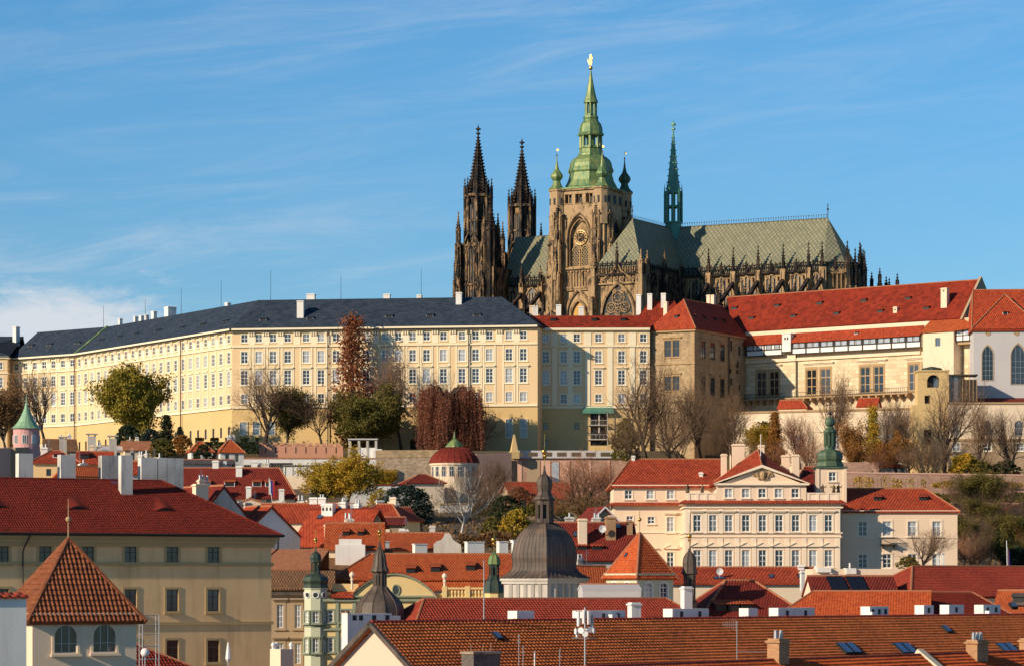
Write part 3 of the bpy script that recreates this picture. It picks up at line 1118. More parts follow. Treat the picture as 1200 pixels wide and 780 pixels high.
gm = MB()
ys = [-200, 0, 100, 150, 200, 250, 290, 330, 355, 380, 400, 420, 460, 500, 550, 600, 601.5, 620, 643.9, 644.1, 645.9, 646.1, 662, 669, 700, 800, 900, 1200, 1500, 3000, 12000]
xs = [-6000, -2000, -800, -400, -250, -150, -100, -50, 0, 36, 40, 70, 100, 150, 250, 400, 800, 2000, 6000]
rg = random.Random(3)
idx = {}
for j, y in enumerate(ys):
    for i, x in enumerate(xs):
        idx[i, j] = len(gm.v)
        gm.v.append((x, y, ground_z(x, y) + (rg.uniform(-.4, .4) if 300 < y < 640 else 0)))
for j in range(len(ys) - 1):
    for i in range(len(xs) - 1):
        gm.f.append((idx[i, j], idx[i + 1, j], idx[i + 1, j + 1], idx[i, j + 1]))
        gm.m.append(0)
tag(gm.build('ground', M['ground']), kind='structure')

# ------------------------------------------------------------------ castle: cream wings with slate roofs
ZE = 87.4
pB0, pB1 = P(13, 417, 757), P(90, 414, 742)
pC, pD = P(272, 385, 670), P(630, 380.7, 660.5)
front = [Vector((p.x, p.y)) for p in (pB0, pB1, pC, pD)]
RW, RISE = 9.0, 7.2
ridge = offset_line(front, RW)
back = offset_line(front, 2 * RW)
v3 = lambda p, z: Vector((p.x, p.y, z))


def castle_facade(t, a, b, cols, zbot, rows, lesene=True, first=None, pipes=(), shut=()):
    fr = Fr.span(v3(a, 0), v3(b, 0))
    wl = []
    for x in cols:
        for z, h, w, sty in rows:
            if fr.len - x > 1 and x > 1:
                wl.append((x, z, w, h, sty))
    mb = MB(fr)
    mb.wall(0, fr.len, 69.6, ZE, holes(wl), .3)
    lower = [q for q in wl if q[1] < 69]
    mb2 = MB(fr)
    mb2.wall(0, fr.len, zbot, 69.6, holes(lower), .3)
    mb.wall(0, fr.len, 70.0, ZE - .1, (), 0, y=0.55, m=1)
    mb.wall(0, fr.len, zbot, 69.6, (), 0, y=0.55, m=1)
    mb.build('wall', [M['castle_yellow'], M['void']], t)
    mb2.build('base_wall', M['castle_base'], t)
    mc = MB(fr)
    band(mc, -.0, fr.len, ZE - .5, .5, .75)
    band(mc, -.0, fr.len, ZE - .85, .35, .4)
    band(mc, 0, fr.len, 83.2, .32, .3)
    band(mc, 0, fr.len, 69.55, .45, .35)
    for a_, b_ in zip(cols, cols[1:]):
        xm = (a_ + b_) / 2
        if lesene:
            for q in (-1, 1):
                e_ = (b_ - a_) / 2 - 1.28
                mc.box(xm + q * e_ - .15, xm + q * e_ + .15, -.1, .02, 70.1, 83.1)
        for q in (-.55, .0, .55):
            mc.box(xm + q - .14, xm + q + .14, -.36, -.0, ZE - 1.7, ZE - .86)
        mc.box(xm - .75, xm + .75, -.07, .02, 83.7, ZE - 1.75)
    for x in cols:
        mc.box(x - 1.15, x + 1.15, -.3, .02, 78.35, 78.6)
    mc.build('cornice', M['castle_trim'], t)
    mg_ = MB(fr)
    mg_.tube((-.6, -.82, ZE - .55), (fr.len + .6, -.82, ZE - .55), .14, n=6)
    mg_.build('gutter', M['iron'], t)
    for px in pipes:
        x = fr.sx(px)
        mp = MB(fr)
        mp.tube((x, -.42, zbot + 2), (x, -.42, ZE - .9), .13, n=6)
        mp.build('drainpipe', M['iron'], t)
    return fr, wl


ROWS = [(84.3, 1.75, 1.45, 'castle_small'), (79.65, 2.6, 1.5, 'castle'), (74.8, 3.2, 1.55, 'castle_hood'), (70.6, 2.1, 1.45, 'castle_small')]
MAIN_PX = [286.6, 303.4, 320.2, 337.3, 358.9, 376.3, 394, 411.5, 429, 451.5, 466.7, 483.7, 500, 519.8, 541.5, 557.4, 573.6, 596.6, 613.4]
wing = thing('castle_wing', 'cream front wing of the castle under dark slate roof, behind bare and russet trees', 'castle wing', v3((front[2] + back[3]) / 2, 59.5), 'cream castle wings')
fw = Fr.span(v3(front[2], 0), v3(front[3], 0))
fm, wm = castle_facade(wing, front[2], front[3], [fw.sx(p) for p in MAIN_PX], 57.5, ROWS, pipes=(384.7, 549.6))
windows(wing, fm, wm, 'castle_yellow')
for p in (596.8, 613.8):
    window(wing, fm, fm.sx(p), 62.6, 1.5, 4.1, 'blank', 'castle_base', y=-.2)
for p in (285.5, 300.5, 318):
    window(wing, fm, fm.sx(p), 63.6, 1.6, 2.9, 'blank', 'castle_base', y=-.2)
mb = MB(fm)
x = fm.sx(484)
mb.box(x - .7, x + .7, -.08, .02, 57.5, 62.0)
mb.lathe((x, -.02), [(.7, 61.95), (.5, 62.3), (.05, 62.55)], 10)
mb.build('door', M['timber'], wing)
wing2 = thing('castle_wing', 'long cream wing bending back left behind the big green tree, slate roof with hatches', 'castle wing', v3((front[1] + back[1]) / 2, 59.5), 'cream castle wings')
fa = Fr.span(v3(front[1], 0), v3(front[2], 0))
fbk = Fr.span(v3(front[0], 0), v3(front[1], 0))
colsA = [1.6 + (fa.len - 3.2) * k / 21 for k in range(22)]
colsB = [2.0 + (fbk.len - 3.6) * k / 6 for k in range(7)]
ROWSL = ROWS + [(63.2, 2.3, 1.0, 'cellar')]
f1, w1 = castle_facade(wing2, front[1], front[2], colsA, 57.5, ROWSL, pipes=(213.5,))
f2, w2 = castle_facade(wing2, front[0], front[1], colsB, 57.5, ROWSL, pipes=(88.5,))
allw = [(f1, q) for q in w1] + [(f2, q) for q in w2]
allw.sort(key=lambda a: -(a[1][3] / (a[0].w(a[1][0], 0, 0).y) ** 2) * (1 if a[0] is f1 else .8))
for f_, q in allw[:98]:
    window(wing2, f_, q[0], q[1], q[2], q[3], q[4], 'castle_yellow')
# the many smaller windows beyond a hundred, as one part
rest = MB()
restg = MB()
for f_, (x, z, w, h, s_) in allw[98:]:
    a, b_ = win_meshes(w, h, s_, 'castle_yellow')
    for me, tgt in ((a, rest), (b_, restg)):
        k = len(tgt.v)
        for vv in me.vertices:
            tgt.v.append(tuple(f_.w(x + vv.co.x, vv.co.y, z + vv.co.z)))
        for pl in me.polygons:
            tgt.f.append(tuple(k + i for i in pl.vertices))
            tgt.m.append(pl.material_index)
tag(rest.build('window_rows', [M['white_paint'], M['castle_trim'], M['castle_yellow']], wing2, uv=False), kind='stuff')
tag(restg.build('window_panes', M['window_glass'], wing2, uv=False), kind='stuff')


def wing_roof(t, i0, i1, hipR, mat='slate', z0=ZE, rise=RISE):
    """roof over the polyline segments i0..i1, with a plain back"""
    ov = 0.7
    fo, bo = offset_line(front, -ov), offset_line(front, 2 * RW + ov)
    mb = MB()
    zz = z0 - .05
    for i in range(i0, i1):
        fa_, fb_, ra, rb = v3(fo[i], zz), v3(fo[i + 1], zz), v3(ridge[i], z0 + rise), v3(ridge[i + 1], z0 + rise)
        ba, bb = v3(bo[i], zz), v3(bo[i + 1], zz)
        if i + 1 == len(front) - 1 and hipR:
            e = (front[-1] - front[-2]).normalized()
            fb_, bb = fb_ + v3(e * ov, 0), bb + v3(e * ov, 0)
            rb = rb - v3(e * 9.2, 0)
            mb.slab([fb_, bb, rb], .25)
        mb.slab([fa_, fb_, rb, ra], .25)
        mb.slab([bb, ba, ra, rb], .25)
    return mb.build('roof', [M[mat]], t)


rf1 = wing_roof(wing, 2, 3, True)
rf2 = wing_roof(wing2, 0, 2, False)
# plain back and end walls so the wings are whole from any side
mb = MB()
for i in (0, 1):
    a, b_ = back[i], back[i + 1]
    mb.face([v3(b_, 57.5), v3(a, 57.5), v3(a, ZE - .3), v3(b_, ZE - .3)])
mb.face([v3(back[0], 57.5), v3(front[0], 57.5), v3(front[0], ZE - .3), v3(back[0], ZE - .3)])
mb.build('back_wall', M['castle_yellow'], wing2)
mb = MB()
mb.face([v3(back[3], 57.5), v3(back[2], 57.5), v3(back[2], ZE - .3), v3(back[3], ZE - .3)])
mb.face([v3(front[3], 57.5), v3(back[3], 57.5), v3(back[3], ZE - .05), v3(front[3], ZE - .05)])
mb.build('end_wall', M['castle_yellow'], wing)
SL = RISE / RW


def on_roof(fr, px, py):
    """local (x, y, z) where the picture ray meets the front slope that starts at the eave line of fr"""
    for k in range(0, 120):
        y = k * 0.1
        x = fr.sx(px, y)
        z = fr.z(py, x, y)
        if z <= ZE + y * SL + .02:
            return x, y, z
    return fr.sx(px, RW), RW, ZE + RISE


for px, py in ((308, 378), (363, 376.5), (415, 375), (455.5, 374), (503.5, 373), (558.5, 372.5)):
    x, y, z = on_roof(fm, px, py)
    hatch(rf1, fm, x, y, z, 1.6, .9, .95, SL, 'slate', 'steel')
for px, py in ((35, 408), (57, 407), (90, 405), (117, 402), (138.5, 398), (158, 394.5), (183.5, 391), (211.5, 387.5), (236, 384), (263, 380)):
    f_ = fa if px > 92 else fbk
    x, y, z = on_roof(f_, px, py)
    hatch(rf2, f_, x, y, z, 1.6, .9, .95, SL, 'slate', 'steel')


def chim_px(parent, fr, px, py_b, py_t, y, w, d, mat='white_wall', **kw):
    x = fr.sx(px, y)
    return chimney(parent, fr, x, y, w, d, fr.z(py_b, x, y) - 1.2, fr.z(py_t, x, y), mat, **kw)


chim_px(rf1, fm, 352.5, 373, 354, 3.4, 1.5, 1.5)
chim_px(rf1, fm, 364.5, 352, 346, 10.5, 1.9, 1.4)
chim_px(rf1, fm, 453.5, 350, 346, 10.5, 1.5, 1.2)
chim_px(rf1, fm, 491.5, 350, 347, 10.5, 1.2, 1.0)
chim_px(rf1, fm, 538, 358, 344, 7.2, 1.3, 1.3)
chim_px(rf2, fa, 199.5, 369, 361, 10.5, 2.2, 2.2)
chim_px(rf2, fa, 180.5, 372, 366, 9.8, 1.4, .9)
chim_px(rf2, fa, 267, 358, 356, 10, 1.4, .9)
for px in (141, 159, 166, 172):
    chim_px(rf2, fa, px, 378, 386 - (px - 100) * .135 - 6, 10, 1.0, .8)
chim_px(rf2, fbk, 19, 400, 384, 5, 1.3, 1.3)
mb = MB()
mb.slab([v3(offset_line(front, -.72)[1], ZE + .1) + Vector((-.3, 0, 0)), v3(offset_line(front, -.72)[1], ZE + .1) + Vector((.3, -.4, 0)), v3(ridge[1], ZE + RISE + .22) + Vector((.3, -.4, 0)), v3(ridge[1], ZE + RISE + .22) + Vector((-.3, 0, 0))], .1)
mb.build('valley_flashing', M['copper_green'], rf2)
mb = MB()
for px, f_, h in ((262 / 3.39 + 240, fm, 12), (541 / 3.39 + 240, fm, 10), (860 / 3.39 + 240, fm, 12), (65 / 3.39 + 240, fa, 11), (720 / 3.39, fa, 11), (577 / 3.39, fa, 9), (411 / 3.39, fa, 10)):
    x = f_.sx(px, RW)
    mb.tube(f_.w(x, RW, ZE + RISE - .3), f_.w(x, RW, ZE + RISE + h * .55), .07, .04, n=4)
mb.build('lightning_rod', M['iron'], rf1)

# block closing the far left end
fe = Fr(pB0.x - 13.5, 752.0, 0)
t, r_ = house('castle_wing', 'cream castle block at the far left edge, its slate roof cut by the frame', 'castle wing', fe, 13.4, 30, 57.5, 87.6, 6, 'castle_yellow', 'slate', 'hip', .6, None,
              wins=[(11.5 - 4 * k, z, w, h, s_) for k in range(3) for z, h, w, s_ in ROWS], bands=[(87.0, .5, .5), (83.2, .3, .25), (69.5, .4, .3)], trim='castle_trim', group='cream castle wings', caps='slate')

# ------------------------------------------------------------------ recessed wing with the red roof
fr = Fr.px(628, 668.4, -1.0)
wr = fr.sx(761.5)
rt = thing('castle_wing', 'cream recessed wing with red roof and dark lift shaft under a green canopy', 'castle wing', fr.w(wr / 2, 8, 58), 'cream castle wings')
cols = [fr.sx(p) for p in (639.5, 660.5, 676, 701.5, 728.5, 754)]
wl = []
for i, x in enumerate(cols):
    for z, h, w, s_ in ROWS:
        if i == 3 and z < 72:
            h, z = 1.7, 70.9
        wl.append((x, z, w, h, s_))
for p, py0, py1 in ((639.5, 503.5, 495), (676, 503.5, 495), (639.5, 523, 515)):
    x = fr.sx(p)
    wl.append((x, fr.z(py0, x), 1.1, fr.z(py1, x) - fr.z(py0, x), 'cellar'))
xs0, xs1 = fr.sx(692), fr.sx(712.5)
sh = (xs0, xs1, 61.2, 69.0)
mb = MB(fr)
mb.wall(0, wr, 69.6, ZE, holes(wl), .3)
mb.wall(0, wr, 57.5, 69.6, holes(wl) + [sh], .3, m=1)
mb.wall(0, wr, 69.7, ZE, (), 0, y=.55, m=2)
mb.wall(0, xs0 - .1, 57.5, 69.6, (), 0, y=.55, m=2)
mb.wall(xs1 + .1, wr, 57.5, 69.6, (), 0, y=.55, m=2)
mb.box(xs0 - .05, xs1 + .05, .32, 3.0, 61.0, 69.1, 2)
mb.face([(0, 16, 57.5), (0, 16, ZE), (wr, 16, ZE), (wr, 16, 57.5)])
for k in range(9):
    zz = 58.4 + k * 1.25
    mb.box(0, xs0 - .2, -.06, -.004, zz, zz + .09, 1)
mb.build('wall', [M['castle_yellow'], M['castle_base'], M['void']], rt)
windows(rt, fr, wl, 'castle_yellow')
mc = MB(fr)
for z, h, pr in ((ZE - .5, .5, .7), (83.2, .32, .3), (69.5, .4, .3)):
    band(mc, 0, wr, z, h, pr)
for a_, b_ in zip(cols, cols[1:]):
    xm = (a_ + b_) / 2
    mc.box(xm - .55, xm + .55, -.12, .02, 70.1, 83.1)
    mc.box(xm - .8, xm + .8, -.1, .02, 83.6, ZE - 1)
mc.build('cornice', M['castle_trim'], rt)
md = MB(fr)
md.slab([(xs0 - 1.8, -1.3, 68.7), (xs1 + 1.3, -1.3, 68.7), (xs1 + 1.0, .1, 70.1), (xs0 - 1.5, .1, 70.1)], .25)
md.box(xs0 - 1.8, xs1 + 1.3, -1.3, -.1, 68.3, 68.7)
md.build('canopy_roof', M['copper_teal'], rt)
ml = MB(fr)
for z in (62.4, 65.6):
    ml.box(xs0 - .6, xs1 - .1, -1.3, .3, z, z + .2)
    for k in range(6):
        x = xs0 - .6 + k * (xs1 - xs0 + .5) / 5
        ml.tube((x, -1.25, z + .2), (x, -1.25, z + 1.2), .03, n=4)
    ml.tube((xs0 - .6, -1.25, z + 1.2), (xs1 - .1, -1.25, z + 1.2), .06, n=4)
ml.tube((xs1 - .1, -1.2, 60), (xs1 - .1, -1.2, 68.4), .1, n=6)
ml.tube(((xs0 + xs1) / 2, -.5, 64), ((xs0 + xs1) / 2, -.5, 68.4), .2, n=6)
ml.build('balcony', M['grey_plaster'], rt)
rz = 90.6
mr = MB(fr)
mr.slab([(-3, -.7, ZE - .05), (wr + .2, -.7, ZE - .05), (wr + .2, 4.6, rz), (-3, 4.6, rz)], .25)
mr.slab([(-3, 4.6, rz), (wr + .2, 4.6, rz), (wr + .2, 16, rz - .6), (-3, 16, rz - .6)], .25)
rr = mr.build('roof', [M['castle_red']], rt)
SLr = (rz - ZE) / 5.3
for p in (648, 696, 730):
    x = fr.sx(p, 2.2)
    hatch(rr, fr, x, 2.2, ZE + 1.75, 1.2, .9, .7, SLr, 'castle_red', 'timber')
for p, b_, t_ in ((627.5, 370, 360), (654.5, 369, 358.5), (681, 369, 360.5)):
    chim_px(rr, fr, p, b_, t_, 5.5, 1.15, 1.0)
chim_px(rr, fr, 623.5, 370, 359.5, 5.5, 1.2, .9, 'cream_wall')

# ------------------------------------------------------------------ brown stone wing (two facades)
LC = P(813.6, 382.5, 664)
fl_ = Fr(LC.x, LC.y, -30)
lw = 11.6
fl_ = Fr(*(fl_.w(-lw, 0, 0).xy), -30)
ls = 26.5
lt = thing('castle_wing', 'brown sandstone castle wing with a steep red hipped roof and barred renaissance windows', 'castle wing', fl_.w(lw / 2, ls / 2, 58))
fs = fl_.side(lw, 0, 90)
wf = []
for zt, zb in ((84.6, 80.9), (76.6, 73.4)):
    for dx_ in (-1.05, 1.05):
        wf.append((fl_.sx(787.5) + dx_, zb, 1.7, zt - zb, 'ren'))
wsd = []
for p in (824, 835, 846.5):
    for zt, zb in ((84.5, 80.6), (76.7, 72.4)):
        wsd.append((fs.sx(p), zb, 2.3, zt - zb, 'ren'))
for p, z, h in ((857, 83.2, 2.4), (866.5, 82.5, 2.2), (856, 78.2, 1.6), (864, 78.2, 2.6), (857, 75.4, 1.8), (866.5, 73.0, 2.8), (858, 70.6, 1.6), (865, 80, 1.2)):
    wsd.append((fs.sx(p), z, .95, h, 'slit'))
mb = MB(fl_)
mb.wall(0, lw, 56, 87.0, holes(wf), .35)
mb.wall(0, lw, 56, 87.0, (), 0, y=.6, m=1)
ms = MB(fs)
ms.wall(0, ls, 56, 87.0, holes(wsd), .35)
ms.wall(.6, ls, 56, 87.0, (), 0, y=.6, m=1)
k = len(mb.v)
mb.v += ms.v
mb.f += [tuple(i + k for i in f) for f in ms.f]
mb.m += ms.m
mb.face([(0, ls, 56), (0, 0, 56), (0, 0, 87), (0, ls, 87)])
mb.face([(lw, ls, 56), (0, ls, 56), (0, ls, 87), (lw, ls, 87)])
mb.build('wall', [M['stone_wall'], M['void']], lt)
windows(lt, fl_, wf, 'stone_wall')
windows(lt, fs, wsd, 'stone_wall')
mc = MB(fl_)
for z, h, pr in ((86.4, .6, .5), (79.2, .35, .22), (70.9, .35, .25)):
    mc.box(-.01, lw + pr, -pr, ls, z, z + h)
for k in range(34):
    z = 57 + k * .86
    q = .55 if k % 2 else .85
    mc.box(lw - q, lw + .07, -.07, q, z, z + .78)
mc.build('cornice', M['stone_frame'], lt)
mb = MB(fs)
mb.tube((fs.sx(853), -.3, 60), (fs.sx(853), -.3, 86.4), .14, n=6)
mb.build('drainpipe', M['iron'], lt)
apx = 7.0
mr = MB(fl_)
zr = 94.2
A, B, C, D = (-.3, -.7, 86.9), (lw + .7, -.7, 86.9), (lw + .7, ls, 86.9), (-.3, ls, 86.9)
r0, r1 = (lw / 2, 6.2, zr), (lw / 2, ls, zr)
mr.slab([A, B, r0], .25)
mr.slab([B, C, r1, r0], .25)
mr.slab([D, A, r0, r1], .25)
ridge_caps(mr, [B, r0, r1], .16)
lr = mr.build('roof', [M['red_tile'], M['salmon_tile']], lt)
hatch(lr, fl_, fl_.sx(792, 1.9), 1.9, 89.6, 1.0, .9, .7, 1.1, 'castle_red', 'timber')
for q in (5, 10, 15.5, 20):
    hatch(lr, fs, q, 1.9, 89.9, 1.0, .9, .7, 1.1, 'castle_red', 'timber')
# higher roof behind, running to the left, with white stacks
fh = Fr.px(736, 690, -8)
hx = fh.sx(790)
t2, r2 = house('castle_wing', 'dark red roof with three white stacks rising behind the brown stone wing', 'castle wing', fh, hx + 4, 12, 58, 88.5, 7.3, 'castle_yellow', 'castle_red', 'hip', .4, 4.5, caps='castle_red')
for p, b_, t_ in ((748.5, 363, 346.5), (761.5, 359, 345.5), (777.5, 355, 345)):
    chim_px(r2, fh, p, b_, t_, 4.8, 1.1, 1.0)
chim_px(lr, fl_, 780.5, 372, 355, 4.6, .9, .9, 'cream_wall')


# ------------------------------------------------------------------ cathedral: local x east, y north
FC = Fr(19.8, 750.5, -28)
cath = thing('cathedral', 'gothic cathedral with green domed bell tower and two dark spires above the castle', 'cathedral', FC.w(10, 22, 60))
rc = random.Random(11)


def ribs(mb, x0, x1, y, z0, z1, step, w=.16, pr=.28, m=0, axis='x', jit=0.0):
    k = max(1, int(round((x1 - x0) / step)))
    for i in range(k + 1):
        x = x0 + (x1 - x0) * i / k
        zt = z1 - rc.random() * jit
        if axis == 'x':
            mb.box(x - w, x + w, y - pr, y + .02, z0, zt, m)
        else:
            mb.box(y - .02, y + pr, x - w, x + w, z0, zt, m)


def pointed(mb, xc, w, z0, h, y, m=0, wd=.3, pr=.3, n=6, axis='x'):
    """a moulded pointed arch standing proud of the wall"""
    pts, zs = arch_pts(w, h, 'gothic', n)
    pts = [(w / 2, 0)] + pts + [(-w / 2, 0)]
    for (xa, za), (xb, zb) in zip(pts, pts[1:]):
        if axis == 'x':
            mb.tube((xc + xa, y - pr * .5, z0 + za), (xc + xb, y - pr * .5, z0 + zb), wd, n=5, m=m)
        else:
            mb.tube((y + pr * .5, xc + xa, z0 + za), (y + pr * .5, xc + xb, z0 + zb), wd, n=5, m=m)


def pointed_fill(mb, xc, w, z0, h, y, m, axis='x'):
    pts, zs = arch_pts(w, h, 'gothic', 6)
    pts = [(-w / 2, 0), (w / 2, 0)] + pts
    if axis == 'x':
        mb.face([(xc + a, y, z0 + b) for a, b in pts], m)
    else:
        mb.face([(y, xc + a, z0 + b) for a, b in pts], m)


def ring(mb, xc, y, zc, r, t=.12, n=14, m=0):
    for k in range(n):
        a, b = 2 * math.pi * k / n, 2 * math.pi * (k + 1) / n
        mb.tube((xc + r * math.cos(a), y, zc + r * math.sin(a)), (xc + r * math.cos(b), y, zc + r * math.sin(b)), t, n=4, m=m, cap=False)


def build_ew(mb, name, mats, parent):
    """choir side and nave side as two parts"""
    for east in (True, False):
        o = MB()
        for f, m in zip(mb.f, mb.m):
            p = Vector(mb.v[f[0]]) - FC.O
            if ((p.x * FC.u.x + p.y * FC.u.y) > 0) == east:
                k = len(o.v)
                o.v += [mb.v[i] for i in f]
                o.f.append(tuple(range(k, k + len(f))))
                o.m.append(m)
        if o.f:
            o.build(name, mats, parent)


# ---- bell tower
H = 6.7
tb = MB(FC)
HO = (-3.0, 3.0, 109.3, 121.9)
tb.wall(-H, H, 60, 118.5, [(HO[0], HO[1], HO[2], 118.49)] and [], 1.2, y=-H)
tb.f, tb.v, tb.m = [], [], []
lo = [(-1.95 * 1 - .95 - 1.0 + 2.9 * k, -1.95 - .95 + 1.0 + 2.9 * k - .1, 125.1, 127.3) for k in range(3)]
tb.wall(-H, H, 60, 128.3, [HO] + lo, 1.2, y=-H)
# spandrels of the great window
pts, zs = arch_pts(6.0, 12.6, 'gothic', 8)
for sgn in (1, -1):
    half = [p for p in pts if p[0] * sgn >= -1e-6]
    if sgn < 0:
        half = half[::-1]
    tb.face([(x, -H + .01, HO[2] + z) for x, z in half + [(sgn * 3.0, 12.6)]], 0)
    for a, b in zip(half, half[1:]):
        tb.face([(a[0], -H + .01, HO[2] + a[1]), (b[0], -H + .01, HO[2] + b[1]), (b[0], -H + 1.2, HO[2] + b[1]), (a[0], -H + 1.2, HO[2] + a[1])])
tb.face([(-3, -H + 1.2, HO[2]), (3, -H + 1.2, HO[2]), (3, -H + 1.2, HO[3]), (-3, -H + 1.2, HO[3])], 1)
tb.face([(H, -H, 60), (H, H, 60), (H, H, 128.3), (H, -H, 128.3)])
tb.face([(-H, H, 60), (-H, -H, 60), (-H, -H, 128.3), (-H, H, 128.3)])
tb.face([(H, H, 60), (-H, H, 60), (-H, H, 128.3), (H, H, 128.3)])
for a in lo:
    tb.face([(a[0], -H + 1.2, a[2]), (a[1], -H + 1.2, a[2]), (a[1], -H + 1.2, a[3]), (a[0], -H + 1.2, a[3])], 2)
    tb.box((a[0] + a[1]) / 2 - .1, (a[0] + a[1]) / 2 + .1, -H + .2, -H + .4, a[2], a[3], 1)
    tb.box(a[0] - .15, a[1] + .15, -H - .18, -H + .0, a[2] - .25, a[2] - .02, 1)
    tb.box(a[0] - .15, a[1] + .15, -H - .14, -H + .0, a[3] + .02, a[3] + .2, 1)
for k in range(3):
    yy = -3 + 3 * k
    tb.box(H - .01, H + .03, yy - .8, yy + .8, 125.1, 127.3, 2)
    tb.box(H - .0, H + .18, yy - 1, yy + 1, 124.85, 125.08, 1)
tb.box(-H - .5, H + .5, -H - .5, H + .5, 128.3, 128.7, 1)
tower = tb.build('bell_tower', [M['stone_plain'], M['stone_gold'], M['void']], cath)
tb = MB(FC)
for sx, sy in ((1, -1), (-1, -1), (1, 1), (-1, 1)):
    cx, cy = sx * H, sy * H
    for ext, zt in ((1.5, 122.6), (1.95, 115.5), (2.5, 107.5), (3.0, 98)):
        w_ = 1.55 - (ext - 1.5) * .12
        # two buttresses per corner, square to the faces
        ax, bx = sorted((cx - sx * 2.6, cx - sx * 0.1))
        ay, by = sorted((cy, cy + sy * ext))
        tb.box(ax + .1 * (ext - 1.5), bx, ay, by, 60, zt - rc.uniform(0, .6), 0)
        ax, bx = sorted((cx, cx + sx * ext))
        ay, by = sorted((cy - sy * 2.6, cy - sy * .1))
        tb.box(ax, bx, ay + .1 * (ext - 1.5), by, 60, zt - rc.uniform(0, .6), 0)
        for q in (.15, .85):
            x1, y1 = cx - sx * (.1 + 2.5 * q), cy + sy * (ext + .1)
            tb.box(x1 - .16, x1 + .16, y1 - .16, y1 + .16, 60, zt + .4, 0)
            x1, y1 = cx + sx * (ext + .1), cy - sy * (.1 + 2.5 * q)
            tb.box(x1 - .16, x1 + .16, y1 - .16, y1 + .16, 60, zt + .4, 0)
    tb.box(cx - .75, cx + .75, cy - .75, cy + .75, 60, 121.5, 0)
tb.build('buttress', M['stone_gold'], tower)
tb = MB(FC)
for sx, sy in ((1, -1), (-1, -1), (1, 1)):
    cx, cy = sx * H, sy * H
    for ext, zt, z0 in ((1.5, 122, 116), (1.95, 115, 108), (2.5, 107, 98.5), (3.0, 97.6, 80)):
        for q in (.35, .85, 1.35, 1.85, 2.35):
            x1, y1 = cx - sx * q, cy + sy * ext
            tb.box(x1 - .1, x1 + .1, y1 - .14, y1 + .14, z0, zt)
            x1, y1 = cx + sx * ext, cy - sy * q
            tb.box(x1 - .14, x1 + .14, y1 - .1, y1 + .1, z0, zt)
        tb.box(cx - 1.4 - sx * 1.3, cx + 1.4 - sx * 1.3, min(cy, cy + sy * (ext + .2)), max(cy, cy + sy * (ext + .2)), zt - .2, zt + .25)
        tb.box(min(cx, cx + sx * (ext + .2)), max(cx, cx + sx * (ext + .2)), cy - 1.4 - sy * 1.3, cy + 1.4 - sy * 1.3, zt - .2, zt + .25)
for x in (-4.35, 4.35):
    for q in (-.32, .32):
        tb.box(x + q - .09, x + q + .09, -H - .22, -H - .0, 100, 122.5)
tb.build('shafts', M['stone_soot'], tower)
for sx, sy in ((1, -1), (-1, -1), (1, 1), (-1, 1)):
    for (ax, ay) in ((sx * (H - 1.3), sy * (H + 1.1)), (sx * (H + 1.1), sy * (H - 1.3))):
        pinnacle(tower, FC, ax, ay, 121.4, 4.0, .7, 'stone_soot')
    for (ax, ay) in ((sx * (H - 1.3), sy * (H + 1.8)), (sx * (H + 1.8), sy * (H - 1.3))):
        pinnacle(tower, FC, ax, ay, 114.8, 6.0, .8, 'stone_gold')
    for (ax, ay) in ((sx * (H - 1.3), sy * (H + 2.35)), (sx * (H + 2.35), sy * (H - 1.3))):
        pinnacle(tower, FC, ax, ay, 106.5, 7.0, .9, 'stone_gold')
    mb = MB(FC)
    mb.lathe((sx * (H - .55), sy * (H - .55)), [(2.05, 119.5), (2.05, 128.3), (2.35, 128.35), (2.35, 128.75)], 8, 0, math.pi / 8)
    for a in range(8):
        an = math.pi / 4 * a
        x, y = sx * (H - .55) + 1.93 * math.cos(an), sy * (H - .55) + 1.93 * math.sin(an)
        mb.box(x - .2, x + .2, y - .2, y + .2, 124.9, 126.5, 1)
    mb.build('corner_turret', [M['stone_plain'], M['void']], tower)
# south face enrichment
tb = MB(FC)
pointed(tb, 0, 6.5, 109.2, 13.4, -H, wd=.28, pr=.5)
pointed(tb, 0, 5.4, 109.4, 11.8, -H + .5, wd=.16, pr=.3)
for x in (-3.75, 3.75):
    tb.box(x - .3, x + .3, -H - .5, -H, 96, 121, 0)
for z in (109.0, 104.2):
    tb.box(-4.2, 4.2, -H - .65, -H - .01, z - .45, z, 0)
ribs(tb, -3.6, 3.6, -H, 104.2, 108.3, .8, .1, .35)
for k in range(5):
    pointed(tb, -3.2 + 1.6 * k, 1.6, 104.6, 3.6, -H - .2, wd=.1, pr=.3)
pointed(tb, 0, 6.6, 94, 9.4, -H, wd=.4, pr=.5)
pointed(tb, .1, 4.4, 94, 6.9, -H, wd=.35, pr=.9)
tb.box(-4.3, 4.3, -H - .5, -H - .01, 103.2, 103.75, 0)
tb.build('carving', M['stone_gold'], tower)
mb = MB(FC)
pointed_fill(mb, .1, 3.6, 94, 6.3, -H - .06, 0)
mb.build('mosaic', flat('mosaic', (0.62, 0.33, 0.05), 0.6, 0.0, 0.3, 2.0), tower)
mb = MB(FC)
mb.lathe((0, 0), [(1, 0)], 3)
mb = MB(FC)
yy = -H + 1.0
i0 = len(mb.v)
ring(mb, 0, yy, 116.6, 1.75, .2, 24, 0)
ring(mb, 0, yy, 116.6, 1.25, .1, 20, 0)
for k in range(12):
    a = 2 * math.pi * k / 12
    x, z = 1.5 * math.cos(a), 116.6 + 1.5 * math.sin(a)
    mb.box(x - .12, x + .12, yy - .08, yy + .02, z - .12, z + .12, 0)
mb.tube((0, yy - .1, 116.6), (.75, yy - .1, 117.5), .07, n=4, m=0)
mb.tube((0, yy - .1, 116.6), (-.5, yy - .1, 116.4), .09, n=4, m=0)
